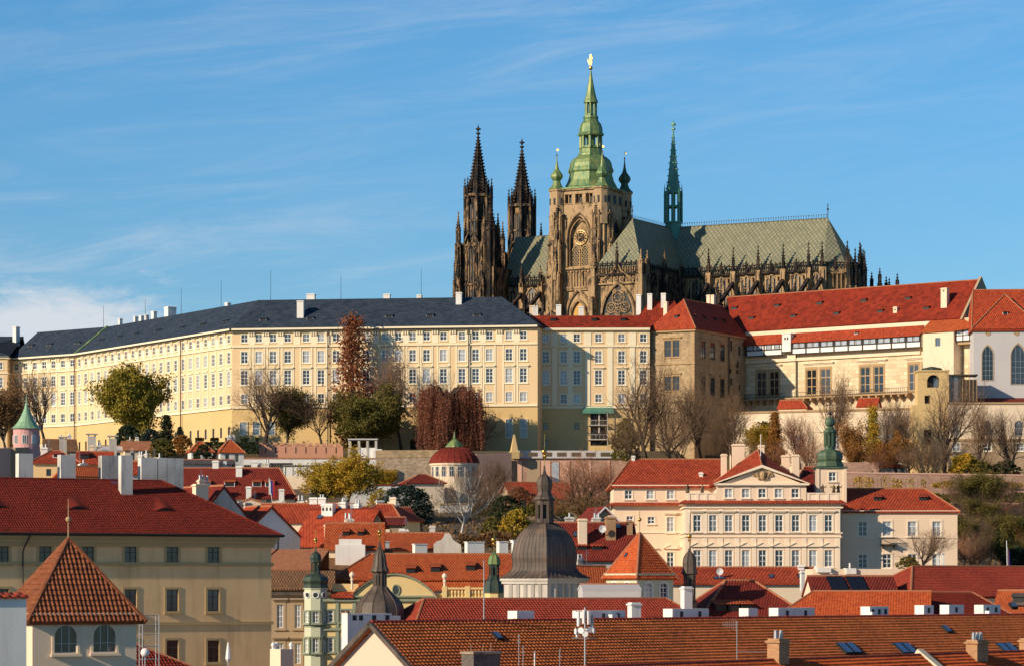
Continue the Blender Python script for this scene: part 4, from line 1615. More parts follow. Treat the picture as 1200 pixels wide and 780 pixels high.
mb.face([(1.8 * math.cos(2 * math.pi * k / 24), yy + .08, 116.6 + 1.8 * math.sin(2 * math.pi * k / 24)) for k in range(24)], 1)
mb.build('clock', [M['dull_gold'], M['stone_soot']], tower)
mb = MB(FC)
for x0, x1 in ((-2.35, -.2), (.2, 2.35)):
    mb.face([(x0, yy + .1, 109.6), (x1, yy + .1, 109.6), (x1, yy + .1, 113.6), ((x0 + x1) / 2, yy + .1, 114.6), (x0, yy + .1, 113.6)], 1)
    for k in range(5):
        z = 109.7 + k * .9
        for q in range(3):
            cx = x0 + .36 + q * .72
            ring(mb, cx, yy, z + .35, .34, .055, 8, 0)
    pointed(mb, (x0 + x1) / 2, 2.15, 109.5, 5.2, yy, wd=.12, pr=.1)
mb.build('lattice_window', [M['gilt_stone'], M['void']], tower)
# east face: dark niche
tb = MB(FC)
pointed(tb, 0, 6.0, 106, 15.5, H, wd=.28, pr=.5, axis='y')
pointed_fill(tb, 0, 5.6, 106, 15, H + .02, 1, axis='y')
ribs(tb, -2.2, 2.2, H, 106, 118, .75, .09, .2, 0, 'y')
tb.build('blind_window', [M['stone_gold'], M['void']], tower)
# copper helm
cu = MB(FC)
cu.box(-H - .7, H + .7, -H - .7, H + .7, 128.72, 129.05)
oc = math.pi / 8
q4 = [(6.9, 129.05), (6.3, 129.6), (5.5, 131.2), (5.15, 132.6), (5.1, 133.2)]
cu.lathe((0, 0), [(r * 1.06, z) for r, z in q4], 8, 0, oc)
cu.lathe((0, 0), [(5.5, 133.2), (5.75, 133.6), (5.75, 134.0), (5.45, 134.6), (5.3, 135.5), (4.9, 136.4), (4.2, 137.1), (3.5, 137.5), (3.3, 137.6)], 8, 0, oc)
cu.lathe((0, 0), [(3.3, 137.6), (3.25, 138.1), (2.9, 138.3), (2.9, 139.3), (3.1, 139.5), (2.2, 139.55)], 8, 0, oc)
for z0, z1, r, t_ in ((139.5, 142.6, 2.55, .26), (147.6, 150.9, 1.35, .17)):
    for k in range(8):
        a = oc + math.pi / 4 * k
        x, y = r * math.cos(a), r * math.sin(a)
        cu.box(x - t_, x + t_, y - t_, y + t_, z0, z1)
    cu.lathe((0, 0), [(r * .45, z0), (r * .45, z1)], 8, 0, oc)
    cu.lathe((0, 0), [(r * 1.05, z0), (r * 1.05, z0 + .55), (r * .6, z0 + .56)], 8, 0, oc)
cu.lathe((0, 0), [(2.3, 142.5), (3.25, 142.65), (3.35, 143.1), (3.0, 143.4), (2.95, 144.4), (2.6, 145.6), (2.0, 146.3), (1.8, 146.8), (1.95, 147.1), (1.85, 147.6), (1.2, 147.65)], 8, 0, oc)
cu.lathe((0, 0), [(1.2, 150.85), (1.85, 150.95), (1.8, 151.35), (1.5, 152.0), (1.28, 152.8), (.9, 154.6), (.5, 156.8), (.22, 158.6), (.12, 159.2)], 8, 0, oc)
cup = cu.build('helm', M['copper_green'], tower)
mb = MB(FC)
mb.ball((0, 0, 159.7), .5)
mb.tube((0, 0, 159), (0, 0, 161.2), .07, n=5)
# the gilded lion of the vane: body, head, tail, paws as one flat-forged figure with thickness
lion = [(-.5, 160.5), (.25, 160.4), (.35, 160.9), (.6, 161.0), (.35, 161.3), (.45, 162.0), (.75, 162.2), (.45, 162.45), (.3, 163.1), (-.1, 163.25), (-.3, 162.9), (-.2, 162.4), (-.5, 162.0), (-.55, 161.3), (-.95, 161.7), (-.9, 162.4), (-1.05, 161.5), (-.7, 160.9)]
for yy_ in (-.12, .12):
    mb.face([(x * .8, yy_, z) for x, z in lion])
for a, b in zip(lion, lion[1:] + lion[:1]):
    mb.face([(a[0] * .8, -.12, a[1]), (b[0] * .8, -.12, b[1]), (b[0] * .8, .12, b[1]), (a[0] * .8, .12, a[1])])
mb.build('gilded_vane', M['gold'], tower)
for sx, sy in ((1, -1), (-1, -1), (1, 1), (-1, 1)):
    mb = MB(FC)
    c = (sx * (H - .35), sy * (H - .35))
    mb.lathe(c, [(2.2, 128.8), (1.9, 129.1), (1.25, 129.8), (.95, 130.6), (.9, 131.0), (1.25, 131.4), (1.55, 131.95), (1.5, 132.5), (1.1, 133.1), (.6, 133.8), (.35, 134.8), (.16, 136.2), (.08, 137.4)], 8, 0, oc)
    mb.ball((c[0], c[1], 137.4), .24, 1, 8)
    mb.tube((c[0], c[1], 137.5), (c[0], c[1], 139.2), .05, n=4, m=1)
    mb.box(c[0], c[0] + .5, c[1] - .03, c[1] + .03, 138.5, 139.0, 1)
    mb.build('corner_cupola', [M['copper_mid'] if sx > 0 and sy > 0 else M['copper_green'], M['gold']], tower)

# ---- roofs
mb = MB(FC)
NA, HW, ZR, ZV = 22.0, 8.0, 121.3, 108.0
mb.slab([(12.6, NA - HW, ZV), (57, NA - HW, ZV), (55, NA, ZR), (12.6, NA, ZR)], .3)
mb.slab([(57, NA + HW, ZV), (12.6, NA + HW, ZV), (12.6, NA, ZR), (55, NA, ZR)], .3)
ap = [(57, NA - HW), (62.0, NA - 4.6), (63.5, NA), (62.0, NA + 4.6), (57, NA + HW)]
for a, b in zip(ap, ap[1:]):
    mb.slab([(a[0], a[1], ZV), (b[0], b[1], ZV), (55, NA, ZR)], .3)
mb.build('choir_roof', [M['choir_roof']], cath)
mb = MB(FC)
mb.slab([(-33, NA - HW, ZV), (12.6, NA - HW, ZV), (12.6, NA, ZR), (-33, NA, ZR)], .3)
mb.slab([(12.6, NA + HW, ZV), (-33, NA + HW, ZV), (-33, NA, ZR), (12.6, NA, ZR)], .3)
mb.build('nave_roof', [M['choir_roof']], cath)
mb = MB(FC)
TE, TW, TS = 12.6, 6.5, -10.4
mb.slab([(TE - TW, TS, ZV), (TE + TW, TS, ZV), (TE, -2, ZR - .3)], .3)
mb.slab([(TE + TW, TS, ZV), (TE + TW, 40, ZV), (TE, 40, ZR - .3), (TE, -2, ZR - .3)], .3)
mb.slab([(TE - TW, 40, ZV), (TE - TW, TS, ZV), (TE, -2, ZR - .3), (TE, 40, ZR - .3)], .3)
mb.build('transept_roof', [M['choir_roof']], cath)
mb = MB(FC)
for k in range(60):
    x = 14.5 + k * .68
    mb.tube((x, NA, ZR), (x, NA, ZR + .95), .05, n=4)
    mb.box(x - .12, x + .12, NA - .05, NA + .05, ZR + .75, ZR + 1.0)
for k in range(32):
    y = -1.5 + k * .65
    mb.tube((TE, y, ZR - .3), (TE, y, ZR + .6), .05, n=4)
mb.tube((TE, -2, ZR - .3), (TE, -2, ZR + 3.0), .08, n=5)
mb.tube((55, NA, ZR), (55, NA, ZR + 3.6), .1, n=5)
mb.ball((55, NA, ZR + 2.2), .28)
mb.ball((TE, -2, ZR + 1.6), .22)
mb.tube((14.5, NA, ZR + .02), (55, NA, ZR + .02), .09, n=4)
mb.tube((TE, -2, ZR - .28), (TE, NA, ZR - .28), .09, n=4)
mb.build('ridge_cresting', M['iron'], cath)

# ---- walls
mb = MB(FC)
for sgn in (-1, 1):
    y = NA + sgn * (HW - .2)
    xa, xb = -33, 57
    mb.face([(xa, y, 60), (xb, y, 60), (xb, y, ZV + .2), (xa, y, ZV + .2)] if sgn < 0 else [(xb, y, 60), (xa, y, 60), (xa, y, ZV + .2), (xb, y, ZV + .2)], 0)
for a, b in zip(ap, ap[1:]):
    mb.face([(a[0] - .2, a[1], 60), (b[0] - .2, b[1], 60), (b[0] - .2, b[1], ZV + .2), (a[0] - .2, a[1], ZV + .2)], 0)
mb.box(TE - TW, TE + TW, TS + .1, 40, 60, ZV - .1, 0)
# aisles
mb.box(TE + TW, 60, 6, NA - HW, 60, 94, 0)
mb.box(-33, -H - 2, 6, NA - HW, 60, 94, 0)
mb.build('wall', [M['stone_gold']], cath)
mb = MB(FC)
mb.slab([(TE + TW, 5.5, 94), (60, 5.5, 94), (60, NA - HW, 97.5), (TE + TW, NA - HW, 97.5)], .2)
mb.slab([(-33, 5.5, 94), (-H - 2, 5.5, 94), (-H - 2, NA - HW, 97.5), (-33, NA - HW, 97.5)], .2)
build_ew(mb, 'aisle_roof', [M['copper_dark']], cath)
YS = NA - HW
piers = [26.4 + 6.75 * k for k in range(5)] + [57.0]
cl = MB(FC)
glz = MB(FC)
for a, b in zip([19.5] + piers, piers):
    xm, w_ = (a + b) / 2, (b - a) - 1.7
    pointed_fill(glz, xm, w_, 97.6, 9.2, YS - .03, 0)
    n_ = max(2, int(round(w_ / 1.05)))
    for k in range(1, n_):
        x = xm - w_ / 2 + w_ * k / n_
        cl.box(x - .2, x + .2, YS - .4, YS - .04, 97.6, 106.6)
    pointed(cl, xm, w_ + .3, 97.6, 9.4, YS - .04, wd=.22, pr=.3)
    ring(cl, xm, YS - .2, 104.6, .75, .12, 10)
    ring(cl, xm - w_ * .25, YS - .2, 103.2, .5, .1, 8)
    ring(cl, xm + w_ * .25, YS - .2, 103.2, .5, .1, 8)
xa = -H - 2
for xm in (-13, -18.5, -24, -29.5):
    pointed_fill(glz, xm, 3.6, 97.6, 9.2, YS - .03, 0)
    for k in (-1, 0, 1):
        cl.box(xm + k * .9 - .12, xm + k * .9 + .12, YS - .32, YS - .04, 97.6, 105.6)
    pointed(cl, xm, 3.9, 97.6, 9.4, YS - .04, wd=.22, pr=.3)
for x in piers:
    cl.box(x - .65, x + .65, YS - 1.1, YS + .2, 60, 108.2)
    for q in (-.5, .5):
        cl.box(x + q - .13, x + q + .13, YS - 1.3, YS - 1.0, 96, 107.5)
for x in (-10.5, -15.7, -21.2, -26.7):
    cl.box(x - .6, x + .6, YS - 1.1, YS + .2, 60, 108.2)
for i, (a, b) in enumerate(zip(ap, ap[1:])):
    f_ = Fr.span(FC.w(a[0], a[1], 0), FC.w(b[0], b[1], 0))
    m2 = MB(f_)
    for k in range(int(f_.len / 1.05) + 1):
        x = k * 1.05 + .3
        m2.box(x - .13, x + .13, -.4, -.05, 97.5, 106.5)
    m2.box(-.5, .5, -1.2, .3, 60, 108.2)
    m2.box(0, f_.len, -.5, .1, 106.6, 107.0)
    k = len(cl.v)
    cl.v += m2.v
    cl.f += [tuple(i_ + k for i_ in q) for q in m2.f]
    cl.m += m2.m
build_ew(cl, 'clerestory_tracery', M['stone_gold'], cath)
build_ew(glz, 'clerestory_glass', M['tracery_glass'], cath)
# balustrade
ba = MB(FC)


def balustrade(x0, x1, y, z, axis='x', h=1.6):
    L_ = abs(x1 - x0)
    n_ = int(L_ / .62)
    lo_, hi_ = min(x0, x1), max(x0, x1)

    def bx(a, b, c, d, e, f):
        if axis == 'x':
            ba.box(a, b, y + c, y + d, e, f)
        else:
            ba.box(y + c, y + d, a, b, e, f)
    bx(lo_, hi_, -.55, .05, z - .7, z - .25)
    bx(lo_, hi_, -.5, -.2, z + h - .25, z + h)
    for k in range(n_ + 1):
        x = lo_ + L_ * k / n_
        bx(x - .1, x + .1, -.45, -.25, z - .25, z + h - .25)
        if k % 2 == 0:
            bx(x - .2, x + .2, -.47, -.23, z + .35, z + .8)
            bx(x - .14, x + .14, -.45, -.25, z + h, z + h + .45)


balustrade(19.5, 57, YS - .2, ZV)
balustrade(-33, -8, YS - .2, ZV)
balustrade(TE - TW, TE + TW, TS - .1, ZV - 1.2, h=2.4)
balustrade(TS, YS, TE + TW + .35, ZV - 1.0, 'y', 1.8)
for a, b in zip(ap, ap[1:]):
    ba.tube((a[0], a[1], ZV + 1.4), (b[0], b[1], ZV + 1.4), .16, n=5)
    for k in range(8):
        p = [a[0] + (b[0] - a[0]) * k / 7, a[1] + (b[1] - a[1]) * k / 7]
        ba.box(p[0] - .1, p[0] + .1, p[1] - .1, p[1] + .1, ZV, ZV + 1.4)
build_ew(ba, 'balustrade', M['stone_black'], cath)
for x in piers[:-1] + [57.0]:
    pinnacle(cath, FC, x, YS - .7, 107.6, 6.6, .58, 'stone_black')
for x in piers:
    pinnacle(cath, FC, x + 3.4, YS - .5, 107.9, 2.6, .5, 'stone_black')
for x in (-15.7, -21.2, -26.7):
    pinnacle(cath, FC, x, YS - .7, 107.6, 4.8, .8, 'stone_soot')
for a in ap[1:]:
    pinnacle(cath, FC, a[0], a[1], 107.6, 7.0, .85, 'stone_black')
# flying buttresses with outer piers
fb = MB(FC)
for x in piers + [-15.7, -21.2, -26.7]:
    fb.box(x - .5, x + .5, 3.2, 6.2, 60, 99.5)
    for z0, z1 in ((99.5, 104.8), (96.3, 100.6)):
        a, b = (x, 5.5, z0), (x, YS - .8, z1)
        for s_ in (-.35, .35):
            fb.face([(x + s_, a[1], a[2]), (x + s_, b[1], b[2]), (x + s_, b[1], b[2] + 1.1), (x + s_, a[1], a[2] + 1.1)])
        fb.face([(x - .45, a[1], a[2] + 1.1), (x + .45, a[1], a[2] + 1.1), (x + .45, b[1], b[2] + 1.1), (x - .45, b[1], b[2] + 1.1)])
        fb.face([(x + .35, a[1], a[2]), (x - .35, a[1], a[2]), (x - .35, b[1], b[2]), (x + .35, b[1], b[2])])
build_ew(fb, 'flying_buttress', M['stone_black'], cath)
for x in piers + [-15.7, -21.2, -26.7]:
    pinnacle(cath, FC, x, 4.4, 99.3, 4.2, .7, 'stone_black')
# chapels round the apse, only their pinnacles clear the red roof
ch = MB(FC)
for (x, y, h) in ((66.2, 12.0, 0), (67.4, 14.2, 0), (65.2, 10.5, 0), (66.9, 16.5, 0)):
    ch.box(x - .6, x + .6, y - .6, y + .6, 60, 103)
    pinnacle(cath, FC, x, y, 102.8, 9.2 - .5 * (y % 2), .95, 'stone_black')
for px, py, Y in ((1021.5, 320, 745), (1031, 315, 742), (1038.5, 325, 748), (1042, 327, 750), (1051.5, 321.5, 744)):
    p = P(px, py, Y)
    d = p - FC.O
    x, y = d.x * FC.u.x + d.y * FC.u.y, d.x * FC.v.x + d.y * FC.v.y
    ch.box(x - .5, x + .5, y - .5, y + .5, 60, p.z - 3.6)
    pinnacle(cath, FC, x, y, p.z - 4.2, 4.2, .7, 'stone_black')
ch.box(60, 82, 8, 16, 60, 92)
ch.build('apse_chapel', M['stone_soot'], cath)

# ---- transept front: great traceried window under a carved parapet
tf = MB(FC)
pointed(tf, TE + .2, 9.0, 94, 10.2, TS, wd=.38, pr=.8)
pointed_fill(tf, TE + .2, 8.5, 94, 9.8, TS - .05, 1)
for (cx, cz, r) in ((0, 100.6, 1.7), (-1.9, 98.2, 1.25), (1.9, 98.2, 1.25), (0, 97.2, 1.0), (-3.1, 96.0, .8), (3.1, 96.0, .8), (-1.2, 95.4, .8), (1.2, 95.4, .8), (-1.0, 102.2, .5), (1.0, 102.2, .5)):
    ring(tf, TE + .2 + cx, TS - .2, cz, r, .16, 12)
    ring(tf, TE + .2 + cx, TS - .2, cz, r * .55, .12, 9)
    for k in range(6):
        a = k * math.pi / 3
        tf.tube((TE + .2 + cx + r * .3 * math.cos(a), TS - .2, cz + r * .3 * math.sin(a)), (TE + .2 + cx + r * math.cos(a), TS - .2, cz + r * math.sin(a)), .09, n=4)
for k in range(8):
    x = TE - 5.9 + k * 1.7
    pointed(tf, x, 1.7, 104.4, 2.6, TS, wd=.12, pr=.4)
    ring(tf, x, TS - .3, 105.3, .42, .1, 8)
tf.box(TE - TW, TE + TW, TS - .5, TS + .0, 103.9, 104.3)
# ogee gablet crossing the parapet
for sgn in (-1, 1):
    pts_ = [(0, 110.4), (.35, 108.6), (1.2, 107.1), (2.7, 106.0), (4.6, 104.6)]
    for a, b in zip(pts_, pts_[1:]):
        tf.tube((TE + sgn * a[0], TS - .5, a[1]), (TE + sgn * b[0], TS - .5, b[1]), .2, n=5)
for x in (TE - TW, TE + TW):
    tf.box(x - .9, x + .9, TS - 1.6, TS + .8, 60, 106)
    tf.box(x - .6, x + .6, TS - 2.3, TS + .2, 60, 101)
tf.build('transept_front', [M['stone_gold'], M['void']], cath)
for x, z, h in ((TE - TW, 105.6, 5.2), (TE + TW, 105.6, 6.4)):
    pinnacle(cath, FC, x, TS - .4, z, h, 1.0, 'stone_gold')
pinnacle(cath, FC, TE, TS - .5, 108.5, 5.6, .6, 'stone_black')
ts = MB(FC)
for k in range(5):
    y = TS + 2 + k * 5
    ts.box(TE + TW - .1, TE + TW + 1.2, y - .6, y + .6, 60, 107)
ribs(ts, TS + 1, YS, TE + TW, 97, 106.5, 1.0, .13, .35, 0, 'y')
ts.build('transept_side', M['stone_soot'], cath)
for y, h in ((TS + 2, 5.4), (TS + 12, 6.2), (TS + 22, 5.0)):
    pinnacle(cath, FC, TE + TW + .6, y, 106.6, h, .9, 'stone_soot')

# ---- crossing flèche
fl = MB(FC)
fl.lathe((TE, NA), [(3.0, 117.5), (2.2, 121), (2.05, 122.2), (2.3, 122.3), (2.3, 122.7), (1.2, 122.7)], 8, 0, oc)
for k in range(8):
    a = oc + math.pi / 4 * k
    x, y = TE + 1.85 * math.cos(a), NA + 1.85 * math.sin(a)
    fl.box(x - .2, x + .2, y - .2, y + .2, 122.4, 130.6)
    fl.lathe((x * 1.0 + .35 * math.cos(a), y + .35 * math.sin(a)), [(.28, 122.4), (.24, 129.2), (.3, 129.3), (.03, 132.4)], 4)
fl.lathe((TE, NA), [(1.5, 126.2), (2.1, 126.3), (2.1, 126.8), (1.5, 126.9)], 8, 0, oc)
fl.lathe((TE, NA), [(.55, 122), (.55, 131)], 8, 0, oc)
fl.build('fleche_lantern', M['copper_teal'], cath)
fl = MB(FC)
spire(fl, (TE, NA), 1.75, 130.3, 146.6, 8, 0, oc, 1.5, .16)
fl.lathe((TE, NA), [(1.4, 129.9), (2.1, 130.0), (2.0, 130.5), (1.5, 130.6)], 8, 0, oc)
fl.build('fleche', M['copper_teal'], cath)


# ---- west towers
def west_tower(e, n, zt):
    tb = MB(FC)
    h = 3.5
    c = (e, n)
    tb.box(e - h, e + h, n - h, n + h, 60, 118.6)
    for s1 in (-1, 1):
        for s2 in (-1, 1):
            cx, cy = e + s1 * h, n + s2 * h
            for ext, z in ((.9, 118), (1.4, 109), (1.8, 100)):
                tb.box(min(cx, cx + s1 * ext), max(cx, cx + s1 * ext), cy - .85, cy + .85, 60, z)
                tb.box(cx - .85, cx + .85, min(cy, cy + s2 * ext), max(cy, cy + s2 * ext), 60, z)
                for q in (-.75, .75):
                    tb.box(cx + q - .12, cx + q + .12, cy + s2 * ext - .12, cy + s2 * (ext + .2) + .12, 60, z + .5) if s2 > 0 else tb.box(cx + q - .12, cx + q + .12, cy - ext - .32, cy - ext + .12, 60, z + .5)
    for y in (n - h, n + h + .3):
        ribs(tb, e - 2.4, e + 2.4, y, 98, 117.5, .8, .13, .3, 0, 'x', 1.0)
    ribs(tb, n - 2.4, n + 2.4, e + h, 98, 117.5, .8, .13, .3, 0, 'y', 1.0)
    for z in (98, 107.5, 117.6):
        tb.box(e - h - .4, e + h + .4, n - h - .45, n + h + .45, z, z + .45)
    pointed(tb, e, 2.6, 108.5, 9.5, n - h, wd=.2, pr=.5)
    pointed(tb, e, 4.0, 116, 5.5, n - h - .2, wd=.2, pr=.3)
    # belfry octagon
    tb.lathe(c, [(2.9, 118.5), (2.9, 131.2)], 8, 0, oc)
    for k in range(8):
        a = oc + math.pi / 4 * k
        x, y = e + 3.45 * math.cos(a), n + 3.45 * math.sin(a)
        tb.box(x - .3, x + .3, y - .3, y + .3, 118, 131)
        a2 = math.pi / 4 * k
        x2, y2 = e + 3.0 * math.cos(a2), n + 3.0 * math.sin(a2)
        tb.box(x2 - .1, x2 + .1, y2 - .1, y2 + .1, 119, 129)
    tb.lathe(c, [(2.4, 130.6), (3.8, 130.7), (3.7, 131.4), (2.4, 131.5)], 8, 0, oc)
    tb.lathe(c, [(2.4, 124), (3.5, 124.1), (3.5, 124.5), (2.4, 124.6)], 8, 0, oc)
    t = tb.build('west_tower', M['stone_soot'], cath)
    v = MB(FC)
    for k in range(8):
        a2 = math.pi / 4 * k
        for off in (-.55, .55):
            x2 = e + 2.72 * math.cos(a2) - off * math.sin(a2)
            y2 = n + 2.72 * math.sin(a2) + off * math.cos(a2)
            v.box(x2 - .28, x2 + .28, y2 - .28, y2 + .28, 119.5, 128.5)
    pointed_fill(v, e, 2.2, 108.5, 8.8, n - h - .06, 0)
    pointed_fill(v, e, 2.2, 99, 7.5, n - h - .06, 0)
    v.build('louvre', M['void'], t)
    s = MB(FC)
    spire(s, c, 2.55, 131.2, zt, 8, 0, oc, .85, .27)
    for k in range(8):
        a = oc + math.pi / 4 * k
        s.tube((e + 2.6 * math.cos(a), n + 2.6 * math.sin(a), 131), (e, n, zt - .5), .16, .08, n=4)
    s.build('spire', M['stone_black'], t)
    for k in range(8):
        a = oc + math.pi / 4 * k
        pinnacle(t, FC, e + 3.5 * math.cos(a), n + 3.5 * math.sin(a), 130.4, 5.0, .55, 'stone_black')
    for s1 in (-1, 1):
        for s2 in (-1, 1):
            pinnacle(t, FC, e + s1 * (h + .3), n + s2 * (h + .3), 117.6, 9.0, 1.0, 'stone_soot')
            pinnacle(t, FC, e + s1 * (h + 1.1), n + s2 * h, 108.4, 9.0, .95, 'stone_soot')
            pinnacle(t, FC, e + s1 * h, n + s2 * (h + 1.1), 108.4, 9.0, .95, 'stone_soot')
            pinnacle(t, FC, e + s1 * (h + 1.4), n + s2 * h, 99.4, 8.0, 1.0, 'stone_soot')
            pinnacle(t, FC, e + s1 * h, n + s2 * (h + 1.8), 99.4, 8.0, 1.0, 'stone_soot')
    return t


w1_ = west_tower(-37.7, 10, 147.4)
w2_ = west_tower(-37.5, 34, 147.0)
mb = MB(FC)
mb.lathe((-32.4, 7.0), [(1.4, 60), (1.4, 121.5), (1.7, 121.6), (1.6, 122.2)], 8, 0, oc)
spire(mb, (-32.4, 7.0), 1.4, 122.2, 129.0, 8, 0, oc, .9, .16)
for k in range(8):
    a = oc + math.pi / 4 * k
    mb.box(-32.4 + 1.45 * math.cos(a) - .14, -32.4 + 1.45 * math.cos(a) + .14, 7 + 1.45 * math.sin(a) - .14, 7 + 1.45 * math.sin(a) + .14, 60, 122.5)
mb.build('stair_turret', M['stone_black'], w1_)
for dx_, z, h in ((-6.3, 103, 12.5), (-5.8, 99, 9)):
    mb = MB(FC)
    mb.box(-37.7 + dx_ - .8, -37.7 + dx_ + .8, 8.2, 10.2, 60, z)
    mb.build('buttress_pier', M['stone_soot'], w1_)
    pinnacle(w1_, FC, -37.7 + dx_, 9.2, z - .5, h, 1.1, 'stone_soot')
mb = MB(FC)
mb.box(-34, -31, 6, 38, 60, 112)
mb.build('west_gable', M['stone_soot'], cath)


# ------------------------------------------------------------------ old palace hall on the right
hA, hB = P(868, 388, 688), P(1143, 371, 651)
fv = Fr.span(Vector((hA.x, hA.y, 0)), Vector((hB.x, hB.y, 0)))
wv = fv.len
hall = thing('palace_hall', 'long pale ashlar hall with huge red roof, timbered gallery and big cross windows', 'palace', fv.w(wv / 2, 8, 60))
zev, zrv = 88.3, 97.3
hw_ = []
for a, b, t_, bt in ((886, 913.6, 435, 463.5), (944, 974.5, 432, 462), (1007, 1036.5, 429, 460), (1064, 1094, 426, 457)):
    xa, xb = fv.sx(a), fv.sx(b)
    xm = (xa + xb) / 2
    z0 = fv.z(bt, xm)
    for q in (-1, 1):
        hw_.append((xm + q * (xb - xa) * .27, z0, (xb - xa) * .40, fv.z(t_, xm) - z0, 'hall'))
mb = MB(fv)
mb.wall(0, wv, 56, zev, holes(hw_), .5)
mb.wall(.5, wv - .5, 56, zev, (), 0, y=.75, m=1)
mb.face([(0, 16, 56), (0, 0, 56), (0, 0, zev), (0, 8, zrv), (0, 16, zev)])
mb.face([(wv, 16, 56), (0, 16, 56), (0, 16, zev), (wv, 16, zev)])
mb.build('wall', [M['ashlar'], M['void']], hall)
windows(hall, fv, hw_, 'ashlar')
mr = MB(fv)
xr = fv.sx(1127)
mr.slab([(-2, -.5, zev), (xr, -.5, zev), (xr, 8, zrv), (-9, 8, zrv)], .25)
mr.slab([(xr, 16.5, zev), (-2, 16.5, zev), (-9, 8, zrv), (xr, 8, zrv)], .25)
ridge_caps(mr, [(-9, 8, zrv), (xr, 8, zrv)], .14)
hr_ = mr.build('roof', [M['castle_red'], M['salmon_tile']], hall)
mg = MB(fv)
pts_ = [(-.9, zev - .4), (16.9, zev - .4), (8, zrv + .7)]
for x in (xr, xr + .55):
    mg.face([(x, a, b) for a, b in pts_])
for a, b in zip(pts_, pts_[1:] + pts_[:1]):
    mg.face([(xr, a[0], a[1]), (xr + .55, a[0], a[1]), (xr + .55, b[0], b[1]), (xr, b[0], b[1])])
mg.box(xr, xr + .55, 0, 16, 56, zev - .4)
mg.build('gable', M['tan_wall'], hall)  # tan instead of cream: the shade on this end face is painted in
SLv = (zrv - zev) / 8.5
for px, py in ((860, 363), (910, 360), (960, 357), (1011.5, 354), (1063.5, 351.5), (880, 374.5), (929, 372), (979.5, 369), (1031, 366.5), (1085, 363)):
    for k in range(0, 90):
        y = -.4 + k * .1
        x = fv.sx(px, y)
        if fv.z(py, x, y) <= zev + (y + .5) * SLv:
            break
    hatch(hr_, fv, x, y, fv.z(py, x, y) - .3, 1.5, .9, 1.0, SLv, 'castle_red', 'timber')
chim_px(hr_, fv, 1107.5, 372, 339, 2.6, 1.5, 1.2, 'cream_wall', holes_n=1)
chim_px(hr_, fv, 1050, 373, 361, 2.0, .95, .9, 'cream_wall', holes_n=1)
for px in (831, 836):
    chim_px(hr_, fv, px, 356, 347, 5.6, .9, .9, 'cream_wall')
# plaster strip, lean-to roof and timber gallery
mc = MB(fv)
mc.box(0, xr, -.12, .02, 87.2, 88.1)
for i in range(0, len(hw_), 2):
    (xa_, z_, w_, h_, _), xb_ = hw_[i], hw_[i + 1][0]
    mc.box(xa_ - w_ * .5 - .9, xb_ + w_ * .5 + .9, -.5, .02, z_ + h_ + 1.3, z_ + h_ + 1.55)
    mc.box(xa_ - w_ * .5 - .6, xb_ + w_ * .5 + .6, -.22, .02, z_ + h_ + 1.05, z_ + h_ + 1.3)
mc.box(.5, fv.sx(1079), -.45, .02, 80.9, 81.5)
mc.box(.5, fv.sx(1079), -.3, .02, 81.5, 82.4)
mc.build('cornice', M['cream_wall'], hall)
xg0, xg1, xsp0, xsp1 = fv.sx(874), fv.sx(1083), fv.sx(922), fv.sx(932)
mr = MB(fv)
for a, b in ((xg0 - 1, xsp0), (xsp1, xg1)):
    mr.slab([(a, -2.1, 84.9), (b, -2.1, 84.9), (b, .0, 87.2), (a, .0, 87.2)], .16)
gr_ = mr.build('gallery_roof', M['red_tile'], hall)
hatch(gr_, fv, fv.sx(1003, -1.1), -1.1, 86.0, .8, .6, .5, 1.05, 'castle_red', 'white_paint')
mb = MB(fv)
mb.box(xsp0, xsp1, -2.0, -.01, 83, 86.9)
for q in (.35, .65):
    x = xsp0 + (xsp1 - xsp0) * q
    mb.box(x - .2, x + .2, -2.02, -1.95, 85.6, 86.2, 1)
mb.box(xsp0 - .2, xsp1 + .2, -2.15, .0, 86.9, 87.1)
mb.build('dormer_box', [M['white_wall'], M['void']], hall)
mg = MB(fv)
for a, b in ((xg0 + 1.2, xsp0 - .3), (xsp1 + .1, xg1)):
    mg.box(a, b, -1.55, -.02, 82.4, 84.95, 0)
    n_ = int((b - a) / 3.9 + .5)
    for k in range(n_ + 1):
        x = a + (b - a) * k / n_
        mg.box(x - .17, x + .17, -1.62, -1.5, 82.3, 84.95, 1)
        if k < n_:
            for q in (.27, .73):
                xx = x + (b - a) / n_ * q
                mg.box(xx - .62, xx + .62, -1.6, -1.5, 83.75, 84.7, 2)
                mg.box(xx - .76, xx - .6, -1.63, -1.5, 83.65, 84.8, 1)
                mg.box(xx + .6, xx + .76, -1.63, -1.5, 83.65, 84.8, 1)
    for z in (82.25, 83.55, 84.8):
        mg.box(a, b, -1.64, -1.5, z - .06, z + .2, 1)
mg.build('timber_gallery', [M['white_paint'], M['timber'], M['pale_glass']], hall)
mb = MB(fv)
x = fv.sx(934)
mb.tube((x, -.35, 70), (x, -.35, 85), .14, n=6)
mb.build('drainpipe', M['iron'], hall)
bal = MB(fv)
zb = 72.2
xb1 = fv.sx(1069)
bal.box(.5, xb1, -2.0, -.02, zb, zb + .28, 0)
for k in range(24):
    x = 1 + (xb1 - 1.5) * k / 23
    bal.box(x - .22, x + .22, -1.9, -.02, zb - .5, zb - .005, 0)
    bal.box(x - .2, x + .2, -1.1, -.02, zb - 1.1, zb - .5, 0)
bal.build('balcony', M['stone_frame'], hall)
bal = MB(fv)
for z in (zb + .5, zb + 1.35):
    bal.box(.5, xb1, -1.95, -1.85, z, z + .1)
